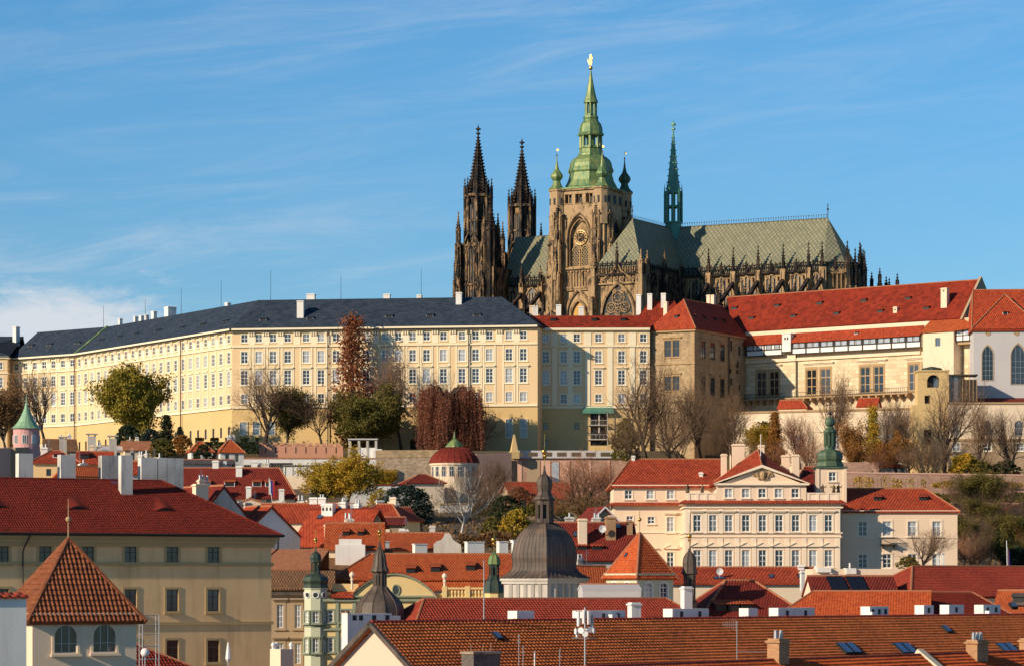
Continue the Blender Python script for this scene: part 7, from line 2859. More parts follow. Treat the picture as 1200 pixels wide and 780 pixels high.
mb.build('finial', M['gold'], tw_)

# ------------------------------------------------------------------ copper cupolas


def cupola(label, px, Y, parts, cat='cupola', name='church_cupola', zb=None, n=8, rot=None, group=None):
    """parts: list of (part name, material, [(half width px, py)...]) or ('lantern', mat, r px, py0, py1)"""
    x = (px - 600) * Y / F
    f_ = Fr(x, Y, 0)
    K = Y / F
    Z = lambda py: EYE + (685 - py) * K
    rot = math.pi / n if rot is None else rot
    t = thing(name, label, cat, Vector((x, Y, zb if zb is not None else Z(760))), group)
    n0, rot0 = n, rot
    for q in parts:
        mb = MB(f_)
        n, rot = (8, math.pi / 8) if n0 == 4 and q[0] in ('lantern', 'cap') else (n0, rot0)
        if q[0] == 'lantern':
            _, mat, r, p0, p1 = q
            for k in range(n if n > 4 else 8):
                a = rot + 2 * math.pi * k / (n if n > 4 else 8)
                s_ = r * K * .17
                mb.box(r * K * math.cos(a) - s_, r * K * math.cos(a) + s_, r * K * math.sin(a) - s_, r * K * math.sin(a) + s_, Z(p0), Z(p1))
            mb.lathe((0, 0), [(r * K * .72, Z(p0)), (r * K * .72, Z(p1))], 8, 1, rot)
            mb.lathe((0, 0), [(r * K * 1.12, Z(p0)), (r * K * 1.12, Z(p0) + .18 * (Z(p1) - Z(p0)))], 8, 0, rot)
            mb.lathe((0, 0), [(r * K * 1.1, Z(p1) - .2 * (Z(p1) - Z(p0))), (r * K * 1.15, Z(p1))], 8, 0, rot)
            mb.build('lantern', [M[mat], M['void']], t)
        elif q[0] == 'finial':
            _, mat, p0, ptip, pball, rb = q
            mb.tube((0, 0, Z(p0) - .1), (0, 0, Z(ptip)), .045, .02, n=5)
            mb.ball((0, 0, Z(pball)), rb)
            mb.lathe((0, 0), [(rb * .5, Z(pball) - rb * 2.2), (rb * .75, Z(pball) - rb * 1.7), (rb * .3, Z(pball) - rb)], 8)
            mb.build('finial', M[mat], t)
        else:
            nm, mat, prof = q
            mb.lathe((0, 0), [(a * K, Z(b)) for a, b in prof], n, 0, rot)
            for k in range(n):           # standing seams along the arrises
                a = rot + 2 * math.pi * k / n
                for (ra, pa), (rb, pb) in zip(prof, prof[1:]):
                    if nm != 'wall' and abs(pa - pb) > .6:
                        mb.tube((ra * K * math.cos(a), ra * K * math.sin(a), Z(pa)), (rb * K * math.cos(a), rb * K * math.sin(a), Z(pb)), .05 * Y / 300, n=4, cap=False)
            mb.build(nm, M[mat], t)
    return t, f_, K, Z


cupola('dark bell-shaped copper cupola with needle spire in front of the curved yellow gable', 445, 262,
       [('dome', 'copper_dark', [(30, 727), (29.5, 718), (28.5, 711), (26, 705), (20, 698.5), (14, 693), (10.5, 689), (9.5, 687)]),
        ('lantern', 'copper_dark', 7.2, 688, 670), ('cap', 'copper_dark', [(7.5, 671), (11, 669), (10.5, 667), (8.4, 663), (7.6, 657), (6.8, 650), (4, 645), (1.5, 640), (.5, 634)]),
        ('finial', 'gold', 636, 606, 622.5, .2), ('wall', 'grey_plaster', [(28, 800), (28, 727), (30, 726.5)])], n=12)
cupola('small verdigris cupola with gilded finial left of the great dome', 579, 318,
       [('dome', 'copper_olive', [(13, 694), (12.5, 690), (11.5, 686), (10.5, 680.5), (7.5, 677), (6.5, 675.5)]), ('lantern', 'copper_olive', 5.6, 676, 661.5),
        ('cap', 'copper_green', [(5, 662), (8, 660.5), (7.4, 658.5), (7.2, 655), (5.5, 651), (2.5, 648.5), (.6, 646)]), ('finial', 'gold', 648, 620, 632, .3), ('wall', 'yellow_house', [(12, 800), (12, 695), (13.5, 694)])])
cupola('small black bulbous turret with gilt ball right of the red pyramid roof', 808, 300,
       [('lantern', 'copper_dark', 6.3, 703, 672), ('cap', 'copper_dark', [(6, 673), (9.5, 671.5), (9, 669), (8, 664), (8.2, 659), (7.3, 653), (5, 649), (2, 646), (.8, 642)]),
        ('finial', 'gold', 644, 612, 627.5, .24), ('wall', 'copper_dark', [(9, 760), (9, 706), (10.5, 705), (7, 702.5)])])
# the great square dome: a corner towards the viewer
t, f_, K, Z = cupola('great dark copper dome with sharp corner, open lantern and tall gilt-balled mast', 638, 300,
                     [('dome', 'copper_dark', [(54.5, 676.6), (51, 675.3), (45, 672.6), (40, 668.8), (37.4, 664), (37.2, 659), (38.2, 653), (37.8, 647), (36.2, 639), (32, 629), (24, 619.5), (15, 613.5), (11.5, 612)]),
                      ('lantern', 'copper_dark', 9.8, 612, 585.5), ('cap', 'copper_dark', [(10, 586.5), (13.8, 584.8), (12.6, 582.5), (9.2, 579.5), (7.9, 576), (8.8, 571.5), (9.6, 567.5), (9.3, 563.5), (7.8, 560), (5.2, 557.4), (2.3, 555.2), (1.1, 551), (.5, 545)]),
                      ('finial', 'gold', 550, 508, 529, .3)], n=4, rot=-math.pi / 2 + .06)
mb = MB(f_)
rot = -math.pi / 2 + .06
for z0, z1, r in ((680, 676.6, 52.5), (683.5, 680, 50.5), (800, 683.5, 47.5)):
    mb.lathe((0, 0), [(r * K, Z(z0)), (r * K, Z(z1))], 4, 0, rot)
for s_ in range(4):
    for k in range(1, 6):
        a0, a1 = rot + s_ * math.pi / 2, rot + (s_ + 1) * math.pi / 2
        q = k / 6
        x = 48.6 * K * ((1 - q) * math.cos(a0) + q * math.cos(a1))
        y = 48.6 * K * ((1 - q) * math.sin(a0) + q * math.sin(a1))
        mb.box(x - .16, x + .16, y - .16, y + .16, Z(760), Z(684))
mb.build('drum_wall', M['grey_plaster'], t)
prof = [(54.5, 676.6), (51, 675.3), (45, 672.6), (40, 668.8), (37.4, 664), (37.2, 659), (38.2, 653), (37.8, 647), (36.2, 639), (32, 629), (24, 619.5), (15, 613.5), (11.5, 612)]
mb = MB(f_)
for s_ in range(4):
    a0, a1 = rot + s_ * math.pi / 2, rot + (s_ + 1) * math.pi / 2
    for k in range(1, 9):
        q = k / 9
        for (ra, pa), (rb, pb) in zip(prof, prof[1:]):
            A = (ra * K * ((1 - q) * math.cos(a0) + q * math.cos(a1)), ra * K * ((1 - q) * math.sin(a0) + q * math.sin(a1)), Z(pa))
            B = (rb * K * ((1 - q) * math.cos(a0) + q * math.cos(a1)), rb * K * ((1 - q) * math.sin(a0) + q * math.sin(a1)), Z(pb))
            mb.tube(A, B, .045, n=4, cap=False)
mb.build('seam', M['copper_dark'], t)

# ------------------------------------------------------------------ small square tower with red pyramid roof
ft_ = Fr.px(746.5, 295, 38)
s_ = 4.75
fl3 = ft_.side(0, s_, -90)
zt_ = ft_.z(671)
w_ = [(1.5, ft_.z(699.5, 1.5), .95, 1.5, 'towerw'), (3.5, ft_.z(699.5, 3.5), .95, 1.5, 'towerw')]
t, r = house('square_tower', 'pale green square tower with arched windows under a bright red pyramid roof', 'tower', ft_, s_, s_, 6, zt_, ft_.z(624, 2.3, 2.3) - zt_, 'green_wall', 'clay_orange', 'pyramid', .35, wins=w_, lwins=[(s_ - 3.5, w_[0][1], .95, 1.5, 'towerw'), (s_ - 1.5, w_[0][1], .95, 1.5, 'towerw')],
             bands=[(zt_ - .3, .28, .2)], trim='green_wall', tiled=(.24, .3, .05, .04, 4, 5))
c = ft_.w(s_ / 2, s_ / 2, 0)
mb = MB()
zz = ft_.z(624, 2.3, 2.3)
mb.tube((c.x, c.y, zz - .2), (c.x, c.y, zz + 2.6), .035, n=5)
mb.ball((c.x, c.y, zz + 1.35), .2)
mb.build('finial', M['gold'], r)
skylight(r, fl3, 733, 653, zt_, ft_.z(624, 2.3, 2.3), s_, .35, .5)

# ------------------------------------------------------------------ dark red roofs between dome and palace
t, r, f_, ze, zr = hs('dark red roof with satellite dish and cream chimneys right of the great dome', 652, 350, 6, 9.4, 9, 652, 612, 8, 'grey_plaster', 'dark_red_tile', 'gable')
roof_chim(r, f_, 683, 640, 609.5, ze, zr, 9, 1.0, .9, 'cream_wall')
roof_chim(r, f_, 716, 633, 607, ze, zr, 9, 1.15, .9, 'brick')
roof_chim(r, f_, 738, 627, 611.5, ze, zr, 9, .7, .7, 'brick')
dish(r, f_, f_.sx(706, 1.5), 1.5, f_.z(619, 0, 1.5))
for px, py in ((674.5, 629), (725, 619)):
    skylight(r, f_, px, py, ze, zr, 9, .6, .8)
for px, py in ((682, 645), (700, 645)):
    x, y, z = roof_at(f_, px, py, ze, zr, 9)
    hatch(r, f_, x, y, z, 1.2, .9, .6, (zr - ze) / 4.5, 'red_tile', 'timber')
t, r, f_, ze, zr = hs('small dark red gabled house with pale verge left of the palace', 689, 372, 14, 4.4, 8, 614, 594, 20, 'tan_wall', 'dark_red_tile', 'gabley', over=.25, caps='dark_red_tile')
mb = MB(f_)
for a, b in (((-.25, ze - .2), (2.2, zr + .05)), ((2.2, zr + .05), (4.65, ze - .2))):
    mb.tube((a[0], -.3, a[1]), (b[0], -.3, b[1]), .11, n=4)
mb.build('bargeboard', M['white_paint'], t)
hs('orange lower roof behind the great dome, right side', 676, 322, 30, 5, 6, 689, 663, 8, 'grey_wall', 'orange_tile', 'gable')
t, r, f_, ze, zr = hs('long plain grey parapet house in front of the red pyramid tower', 683, 286, 4, 5.6, 5, 689.5, 688.6, 8, 'grey_wall', 'grey_wall', 'gable', over=.05)


# ------------------------------------------------------------------ right-hand roofs
def street(label, px, Y, deg, w, d, py_e, py_r, wall, roof, kind='hip', zb=6, **kw):
    return hs(label, px, Y, deg, w, d, py_e, py_r, zb, wall, roof, kind, **kw)


t, r, f_, ze, zr = street('long red roof strip with skylights directly below the white palace', 786, 350, 3, 17, 8, 681, 664.5, 'cream_wall', 'red_tile', 'gable')
for px in (904.5, 938):
    skylight(r, f_, px, 677, ze, zr, 8, .6, .9)
roof_chim(r, f_, 939, 668, 663.8, ze, zr, 8, .7, .5)
dish(r, f_, f_.sx(843.5, .8), .8, f_.z(669, 0, .8), .42)
for px in (840, 846):
    skylight(r, f_, px, 678.5, ze, zr, 8, .7, .7, 'sky_pane')
t, r, f_, ze, zr = street('deep red roof with three shed dormers right of the black turret', 822, 300, 14, 11.4, 10, 722, 680, 'grey_wall', 'dark_red_tile', 'hip', ins=4.2, over=.3)
for px in (845, 860, 875):
    x, y, z = roof_at(f_, px, 716, ze, zr, 10)
    hatch(r, f_, x, y, z, 1.15, 1.0, .85, (zr - ze) / 5 * .9, 'orange_tile', 'timber')
roof_chim(r, f_, 942, 681, 671, ze, zr, 10, .55, .45)
# orange roof with solar panels: its lit slope faces left
t, r, f_, ze, zr = street('large bright orange roof with step and solar panels behind the white chimneys', 905, 268, -9, 13.6, 9, 726, 693, 'cream_wall', 'clay_orange', 'hipL', ins=3.4, tiled=(.24, .3, .04, .035, 3, 8), caps='salmon_tile')
fs_ = Fr.px(954, 288, 4)
z0_, z1_ = fs_.z(693.5), fs_.z(675, 0, 3.2)
wS = fs_.sx(1053)
t, r2 = house('town_house', 'dark red roof carrying two black solar panels above the orange roof', 'house', fs_, wS, 6.4, 8, z0_ - .3, z1_ - z0_ + .3, 'cream_wall', 'dark_red_tile', 'gable', .15)
for k in range(2):
    for q in range(2):
        mb = MB(fs_)
        xa = fs_.sx(975 + 23 * k, .8) + q * .85
        sl = (z1_ - z0_ + .3) / 3.2
        mb.slab([(xa, .35, z0_ - .3 + .35 * sl + .22), (xa + .8, .35, z0_ - .3 + .35 * sl + .22), (xa + .8 - .25, 2.9, z0_ - .3 + 2.9 * sl + .22), (xa - .25, 2.9, z0_ - .3 + 2.9 * sl + .22)], .06)
        mb.build('solar_panel', M['solar'], r2)
fw_ = Fr.px(952, 300, 3)
t = thing('parapet_house', 'cream flat-topped house strip with roof hatch below the palace right wing', 'house', fw_.w(5, 2, 8))
mb = MB(fw_)
mb.box(0, fw_.sx(1062), 0, 5, 8, fw_.z(666))
mb.build('wall', M['cream_wall'], t)
mb = MB(fw_)
mb.box(fw_.sx(957), fw_.sx(973), -.5, 2, fw_.z(670), fw_.z(664.6))
mb.box(fw_.sx(991), fw_.sx(1003), -.3, 1.5, fw_.z(672), fw_.z(665.2))
mb.tube((fw_.sx(996.5), .3, fw_.z(666)), (fw_.sx(996.5), .3, fw_.z(659)), .1, n=6)
mb.tube((fw_.sx(974), -.2, fw_.z(672)), (fw_.sx(974), -.2, fw_.z(669.5)), .22, n=8)
mb.build('vent', M['white_wall'], t)
# red hipped roof, lit orange end, in front of the palace right wing
t, r, f_, ze, zr = street('red roof with sunlit orange hip end below the palace right wing', 1068, 290, 30, 26, 9, 697, 663.5, 'cream_wall', 'clay_red', 'hipL', ins=3.6, tiled=(.24, .3, .05, .04, 3, 9), over=.3)
t, r, f_, ze, zr = street('deep red lower roof with orange right end behind the white chimneys', 1079, 268, 24, 10.6, 8, 727, 694.5, 'cream_wall', 'clay_dark', 'hipR', ins=2.6, tiled=(.24, .3, .05, .04, 3, 10), over=.2)
skylight(r, f_, 1190, 712, ze, zr, 8, .6, .8)
t, r, f_, ze, zr = street('orange roof with grey dormer at the right edge', 1166, 285, -20, 12, 8, 722, 692, 'cream_wall', 'orange_tile', 'gable')
hatch(r, f_, f_.sx(1194, 1.2), 1.2, f_.z(706, 0, 1.2), 1.3, 1, .7, .8, 'copper_dark', 'copper_dark')
# roof in the second row, barrel tiles
fr2_ = Fr.px(487, 258, 26)
ze2, zr2 = fr2_.z(734), fr2_.z(702, 3, 3.6)
t, r2_ = house('town_house', 'long reddish barrel-tiled roof in the second row, sunlit hip at its left end', 'house', fr2_, 29.5, 8, 6, ze2, zr2 - ze2, 'cream_wall', 'clay_red', 'hip', .3, 2.6, tiled=(.30, .36, .075, .045, 6, 12))
w0 = fr2_
chimney(r2_, fr2_, fr2_.sx(804.5, 2.2), 2.2, .85, .7, zr2 - 2, fr2_.z(690, 0, 2), 'white_wall')
chimney(r2_, fr2_, fr2_.sx(744.5, 0), 0.2, .95, .8, ze2 - 2, fr2_.z(709.5), 'white_wall')
# ------------------------------------------------------------------ nearest long roof
A_, B_ = P(440, 730, 200), P(1200, 720, 250)
fn = Fr.span(Vector((A_.x, A_.y, 0)), Vector((B_.x, B_.y, 0)))
LN = fn.len
d_ = 15.0
fn = Fr(*(fn.w(0, -d_ / 2, 0).xy), math.degrees(fn.t))
zr_ = A_.z
rise_ = 5.4
t, rn = house('long_house', 'nearest long house with brown-orange tiled roof and cream gable at its left end', 'house', fn, LN + 6, d_, 4, zr_ - rise_, rise_, 'peach_wall', 'clay_brown', 'gable', .35, tiled=(.34, .34, .10, .08, 6, 21, .006), caps='clay_brown')
zeN = zr_ - rise_
mb = MB(fn)
for s1, s2 in ((-.6, d_ / 2), (d_ / 2, d_ + .6)):
    za = zeN - .6 * rise_ / (d_ / 2) if s1 < 0 else zr_
    zb_ = zr_ if s1 < 0 else zeN - .6 * rise_ / (d_ / 2)
    mb.slab([(-.62, s1, za + .16), (-.1, s1, za + .16), (-.1, s2, zb_ + .16), (-.62, s2, zb_ + .16)], .3)
mb.build('verge', M['copper_dark'], rn)
mb = MB(fn)
mb.fr = None
ridge_tiles(mb, fn.w(-.4, d_ / 2, zr_ + .06), fn.w(LN + 6, d_ / 2, zr_ + .06), .16, .4)
mb.build('ridge_tiles', M['clay_red'], rn, uv=False)
for px, n_ in ((1000, 2), (1066, 2), (1186, 2)):
    skylight(rn, fn, px, 768, zeN, zr_, d_, .95, 1.35, 'sky_pane', n_, .24)
skylight(rn, fn, 585, 752, zeN, zr_, d_, .62, .8, up_=.24)
skylight(rn, fn, 1112, 743, zeN, zr_, d_, .62, .9, up_=.24)
BOX = ((610.5, 28, 715, 727.5, 0), (702, 60, 714.7, 727.5, 3), (804, 52.5, 712.5, 725, 2), (877, 19, 712, 725, 0), (928, 54, 711.5, 725, 2), (1025, 32, 710, 723, 3), (1083, 20, 708.5, 722.7, 1), (1115.5, 27, 708, 721, 1), (1157, 30, 708, 720, 2))
for i, (px, wp, pt, pb, hn) in enumerate(BOX):
    y = d_ / 2 + 1.3
    x = fn.sx(px, y)
    Yp = fn.w(x, y, 0).y
    wm = (wp * Yp / F - .65 * .72) / .72
    chimney(rn, fn, x, y, max(wm, .5), .95, zr_ - 2.2, fn.z(pt, x, y), 'white_wall', cap=False, holes_n=hn)
for px in (1026, 1163, 722):
    mb = MB(fn)
    x = fn.sx(px, d_ / 2 + .2)
    mb.box(x - .3, x + .3, d_ / 2 + .3, d_ / 2 + .75, zr_ - .5, zr_ + .45)
    mb.lathe((x, d_ / 2 + .2), [(.02, zr_ + .0), (.16, zr_ + .02)], 8, 0) if False else None
    mb.build('air_conditioner', M['white_paint'], rn)
# lightning rods, antennas on the ridge
mb = MB(fn)
for px in (880 + 460 / 3.75, 880 + 933 / 3.75, 880 + 1107 / 3.75, 904, 656):
    x = fn.sx(px, d_ / 2)
    mb.tube((x, d_ / 2 - 1.0, zr_ - 1.5), (x, d_ / 2, zr_ + .1), .018, n=4)
    mb.tube((x, d_ / 2 - 4, zr_ - 2.9), (x, d_ / 2 - 1, zr_ - .65), .018, n=4)
mb.build('lightning_rod', M['clay_red'], rn)
pA = fn.w(fn.sx(567, d_ / 2), d_ / 2, zr_)
t = thing('antenna_pole', 'thin grey pole standing on the near roof ridge before the great dome', 'pole', pA)
mb = MB()
mb.tube(pA - Vector((0, 0, .5)), pA + Vector((0, 0, 4.3)), .055, .035, n=6)
mb.build('pole', M['steel'], t)
mb = MB()
mb.lathe((pA.x, pA.y), [(.14, pA.z - .1), (.1, pA.z + .18), (.06, pA.z + .2)], 8)
mb.build('base_collar', M['iron'], t)
# loudspeaker / panel antenna mast
pm_ = P(685.5, 785, 190)
t = thing('antenna_mast', 'steel mast crowded with panel antennas and horn loudspeakers above the near roof', 'antenna', Vector((pm_.x, pm_.y, 20)))
K = 190 / F
Z = lambda py: EYE + (685 - py) * K
mb = MB()
mb.tube((pm_.x, pm_.y, 20), (pm_.x, pm_.y, Z(711)), .06, n=8)
mb.tube((pm_.x - .85, pm_.y, Z(747)), (pm_.x + .7, pm_.y, Z(747)), .04, n=6)
mb.tube((pm_.x - .6, pm_.y, Z(716)), (pm_.x + .5, pm_.y, Z(716)), .03, n=6)
mb.build('pole', M['steel'], t)
for dx_, py0, py1, w, yy_ in ((-.42, 733, 716, .16, -.15), (-.12, 730, 714, .13, -.25), (.25, 731, 715, .17, -.2), (.48, 742, 720, .09, .1), (-.5, 746, 736, .12, .05), (.02, 724, 713, .1, .2)):
    mb = MB(Fr(pm_.x + dx_, pm_.y + yy_, 30 * dx_ * 4))
    mb.box(-w / 2, w / 2, -.06, .06, Z(py0), Z(py1))
    mb.box(-w * .3, w * .3, .06, .12, Z(py0) + .1, Z(py1) - .1)
    mb.build('panel_antenna', M['white_paint'] if dx_ < .3 else M['steel'], t)
for dx_, py, an in ((-.45, 739, 200), (-.25, 738, 250), (.15, 737, 300), (.4, 738.5, 340), (0, 742, 270)):
    a = R(an)
    d = Vector((math.cos(a), math.sin(a), 0))
    mb = MB()
    o = Vector((pm_.x + dx_ * .5, pm_.y, Z(py)))
    mb.tube(o, o + d * .18, .05, .06, n=10)
    mb.tube(o + d * .18, o + d * .42, .06, .2, n=12)
    mb.build('horn_speaker', M['white_paint'], t)
# tv antenna
pt_ = P(863.5, 775, 200)
K = 200 / F
Z = lambda py: EYE + (685 - py) * K
t = thing('tv_antenna', 'rooftop television aerial with comb of rods on a bent pole', 'antenna', Vector((pt_.x, pt_.y, 22)))
mb = MB()
mb.tube((pt_.x, pt_.y, 22), (pt_.x, pt_.y, Z(727)), .035, n=6)
mb.tube((pt_.x, pt_.y, Z(763)), (pt_.x + 2.2, pt_.y, Z(763)), .025, n=5)
mb.build('pole', M['steel'], t)
mb = MB()
mb.tube((pt_.x - .95, pt_.y, Z(731)), (pt_.x + .1, pt_.y, Z(731)), .02, n=5)
for k in range(7):
    x = pt_.x - .92 + k * .14
    h = .18 + .03 * k
    mb.tube((x, pt_.y, Z(731) - h), (x, pt_.y, Z(731) + h), .014, n=4)
mb.build('aerial', M['steel'], t)
for lab, px, py0, py1, Y in (('slim rod with small bracket right of the dark brick chimney', 608, 782, 745, 182), ('short white vent pipe in front of the near roof', 626.5, 785, 764, 180), ('second rod just right of the slim bracketed one', 613, 785, 758, 184), ('thin post with cross wire left of the antenna mast', 656, 785, 762, 184)):
    p = P(px, py0, Y)
    t = thing('roof_rod', lab, 'rod', Vector((p.x, p.y, 20)))
    mb = MB()
    zt_ = EYE + (685 - py1) * Y / F
    mb.tube((p.x, p.y, 20), (p.x, p.y, zt_), .04 if 'vent' in lab else .025, n=6)
    mb.build('rod', M['steel'] if 'vent' not in lab else M['white_paint'], t)
    mb = MB()
    mb.box(p.x - .1, p.x + .1, p.y - .05, p.y + .05, zt_ - .35, zt_ - .3)
    mb.box(p.x - .05, p.x + .05, p.y - .05, p.y + .05, zt_, zt_ + .1)
    mb.build('bracket', M['steel'], t)
# roof along the bottom edge
A2, B2 = P(690, 782, 165), P(1215, 764, 205)
fq = Fr.span(Vector((A2.x, A2.y, 0)), Vector((B2.x, B2.y, 0)))
LQ = fq.len
fq = Fr(*(fq.w(0, -5, 0).xy), math.degrees(fq.t))
t, rq = house('long_house', 'front house at the bottom edge with deep barrel-tiled roof and brick chimneys', 'house', fq, LQ + 4, 10, 6, A2.z - 3.8, 3.8, 'cream_wall', 'clay_orange', 'gable', .3, tiled=(.30, .34, .085, .05, 6, 33), caps='clay_red')
for px, wp, pt, mat, pots, y in ((912, 27, 752.5, 'brick', 2, 5), (1145, 32, 753.5, 'brick', 3, 4.6), (1204, 16, 751.5, 'brick', 0, 5)):
    x = fq.sx(px, y)
    Yp = fq.w(x, y, 0).y
    chimney(rq, fq, x, y, wp * Yp / F / 1.25, .85, A2.z - 2.5, fq.z(pt, x, y), mat, cap=True, pots=pots)
mb = MB(fq)
xg = fq.sx(1094, 4.2)
for a, b in (((xg, 5.6), (xg + .5, -.2)),):
    mb.slab([(xg - .35, -.3, A2.z - 3.5), (xg + .35, -.3, A2.z - 3.5), (xg + .35, 5.2, A2.z + .45), (xg - .35, 5.2, A2.z + .45)], 1.0)
mb.build('firewall', M['cream_wall'], rq)
# dark brick chimney at bottom centre
fk = Fr.px(555, 172, 40)
t = thing('chimney_stack', 'squat dark brick chimney with pale mortar cap at the bottom centre', 'chimney', fk.w(.8, .5, 16))
mb = MB(fk)
mb.box(0, 2.0, 0, 1.1, 16, fk.z(766))
mb.build('shaft', M['brick_dark'], t)
mb = MB(fk)
mb.box(-.06, 2.06, -.06, 1.16, fk.z(766) + .003, fk.z(763))
for x in (.2, 1.1, 1.7):
    mb.tube((x, .5, fk.z(763)), (x, .5, fk.z(754)), .02, n=4)
mb.build('cap', M['garden_wall'], t)
# white chimney wall with flue openings left of the near gable
fc_ = Fr.px(411, 226, 44)
t = thing('chimney_wall', 'wide whitewashed chimney wall with four square flues beside the near cream gable', 'chimney', fc_.w(2, .5, 10))
x1 = fc_.sx(459)
mb = MB(fc_)
mb.box(0, x1, 0, .9, 8, fc_.z(718.5))
mb.box(x1 + .01, x1 + 1.0, .1, .8, 8, fc_.z(721.5))
mb.build('wall', M['white_wall'], t)
mb = MB(fc_)
for px in (415.5, 423, 438.5, 454):
    x = fc_.sx(px)
    mb.box(x - .2, x + .2, -.02, .1, fc_.z(726.5), fc_.z(720.5))
mb.build('flue_opening', M['void'], t)
fd_ = Fr.px(403, 222, 44)
t = thing('firewall', 'narrow sunlit white firewall left of the four square flues', 'wall', fd_.w(.3, .4, 8))
mb = MB(fc_)
mb.box(-.3, -.01, .02, .72, 8, fc_.z(717.5))
mb.build('wall', M['white_wall'], t)
mb = MB(fc_)
mb.box(-.36, -.003, -.05, .8, fc_.z(717.5) + .003, fc_.z(716.5))
mb.build('coping', M['salmon_tile'], t)
# cream block with three white cowls
fb2 = Fr.px(330, 215, 46)
t = thing('chimney_stack', 'plain cream chimney block with three white cowls at the bottom left of centre', 'chimney', fb2.w(0, 0, 10))
mb = MB(fb2)
mb.box(-.1, 1.15, 0, 1.15, 8, fb2.z(760))
mb.build('shaft', M['cream_wall'], t)
for x, y in ((.0, .9), (.35, .95), (1.1, .2)):
    mb = MB(fb2)
    zc = fb2.z(760)
    mb.lathe((x, y), [(.12, zc), (.1, zc + .15), (.17, zc + .2), (.15, zc + .38), (.03, zc + .5)], 8)
    mb.build('cowl', M['white_paint'], t)

# ------------------------------------------------------------------ big ochre house, left
cR = P(318, 628, 272)
fo_ = Fr(cR.x, cR.y, 28)
WO = 44.0
fo_ = Fr(*(fo_.w(-WO, 0, 0).xy), 28)
zeO = cR.z + .5
wl = []
for p in (-90, -45, 3, 53, 103, 153, 202, 250):
    x = fo_.sx(p)
    for pb, h in ((659.2, 1.45), (715.5, 1.95), (775, 1.95)):
        wl.append((x, fo_.z(pb, x), 1.12, h, 'ochre'))
to, ro = house('large_house', 'big ochre house in shade with broad dark red roof, left foreground', 'house', fo_, WO, 15.5, 4, zeO, 4.6, 'ochre_wall', 'clay_dark', 'hipR', .75, 7.6, wins=wl,
               bands=[(zeO - 1.5, .3, .22), (zeO - 1.2, .35, .36), (zeO - .85, .3, .58), (fo_.z(662.5, WO), .28, .16), (fo_.z(731, WO), .28, .16)], trim='ochre_trim', tiled=(.24, .31, .045, .04, 4, 41), caps='clay_dark')
mb = MB(fo_)
mb.path([(-2, -.85, zeO - .45), (WO + .85, -.85, zeO - .45), (WO + .85, 15, zeO - .45)], .13, n=6)
x = fo_.sx(26)
mb.path([(x + .5, -.85, zeO - .5), (x + .1, -.3, zeO - 1.6), (x, -.2, zeO - 2), (x, -.2, 4)], .07, n=6)
mb.path([(WO + .85, .4, zeO - .5), (WO + .85, .4, zeO - 1.6), (WO + .1, .4, zeO - 2.2)], .07, n=6)
mb.build('gutter', M['iron'], to)
SO = 4.6 / 7.75


def roof_pt(px, py):
    for i in range(120):
        y = -.7 + i * .07
        x = fo_.sx(px, y)
        if fo_.z(py, x, y) <= zeO + y * SO:
            return x, y, zeO + y * SO
    return x, y, zeO + y * SO


for px, py in ((92, 597.5), (194, 599.5), (-3, 596)):
    x, y, z = roof_pt(px, py)
    mb = MB(fo_)
    n_ = 12
    hw, hh = 1.35, .36
    arc = [(x + hw * (2 * k / n_ - 1), hh * (0.5 + 0.5 * math.cos(math.pi * (2 * k / n_ - 1)))) for k in range(n_ + 1)]
    mb.face([(a, y, z - .05) for a, b in [(x - hw, 0), (x + hw, 0)]] + [(a, y, z + b) for a, b in reversed(arc)], 1)
    for (xa, ha), (xb, hb) in zip(arc, arc[1:]):
        mb.face([(xa, y - .12, z + ha + .06), (xb, y - .12, z + hb + .06), (x + (xb - x) * .25, y + 2.0, z + 2.0 * SO + .1), (x + (xa - x) * .25, y + 2.0, z + 2.0 * SO + .1)], 0)
        mb.face([(xa, y - .12, z + ha + .06), (xa, y - .12, z + ha - .03), (xb, y - .12, z + hb - .03), (xb, y - .12, z + hb + .06)], 0)
    mb.build('eyebrow_dormer', [M['clay_dark'], M['void']], ro)
x, y, z = roof_pt(149, 581)
chimney(ro, fo_, x, y + .4, 1.1, .75, z - 1, fo_.z(533, x, y), 'stained_white', cap=False)
skyl = roof_pt(137, 568)
mb = MB(fo_)
mb.slab([(skyl[0] - .5, skyl[1], skyl[2] + .1), (skyl[0] + .5, skyl[1], skyl[2] + .1), (skyl[0] + .5, skyl[1] + .9, skyl[2] + .1 + .9 * SO), (skyl[0] - .5, skyl[1] + .9, skyl[2] + .1 + .9 * SO)], .15)
mb.build('skylight', M['sky_pane'], ro)
for px, wp, pt in ((28.5, 20, 531), (78, 21, 532.5), (128, 26, 533.5), (173, 23, 536), (188.5, 12, 536), (203.5, 23, 536.5)):
    yb = 10.0
    x = fo_.sx(px, yb)
    Yp = fo_.w(x, yb, 0).y
    chimney(ro, fo_, x, yb, wp * Yp / F / 1.15, .9, zeO + 2, fo_.z(pt, x, yb), 'stained_white', cap=False)
# dark red lower roof beside the scaffold
fl4 = Fr.px(150, 205, 33)
zl0, zl1 = fl4.z(792), fl4.z(742, 0, 4)
t, r = house('outbuilding', 'dark red lean roof sloping down behind the steel scaffold', 'house', fl4, 6.5, 8, 6, zl0, zl1 - zl0, 'ochre_wall', 'clay_dark', 'hipR', .3, 6.2, tiled=(.26, .34, .07, .045, 5, 51))

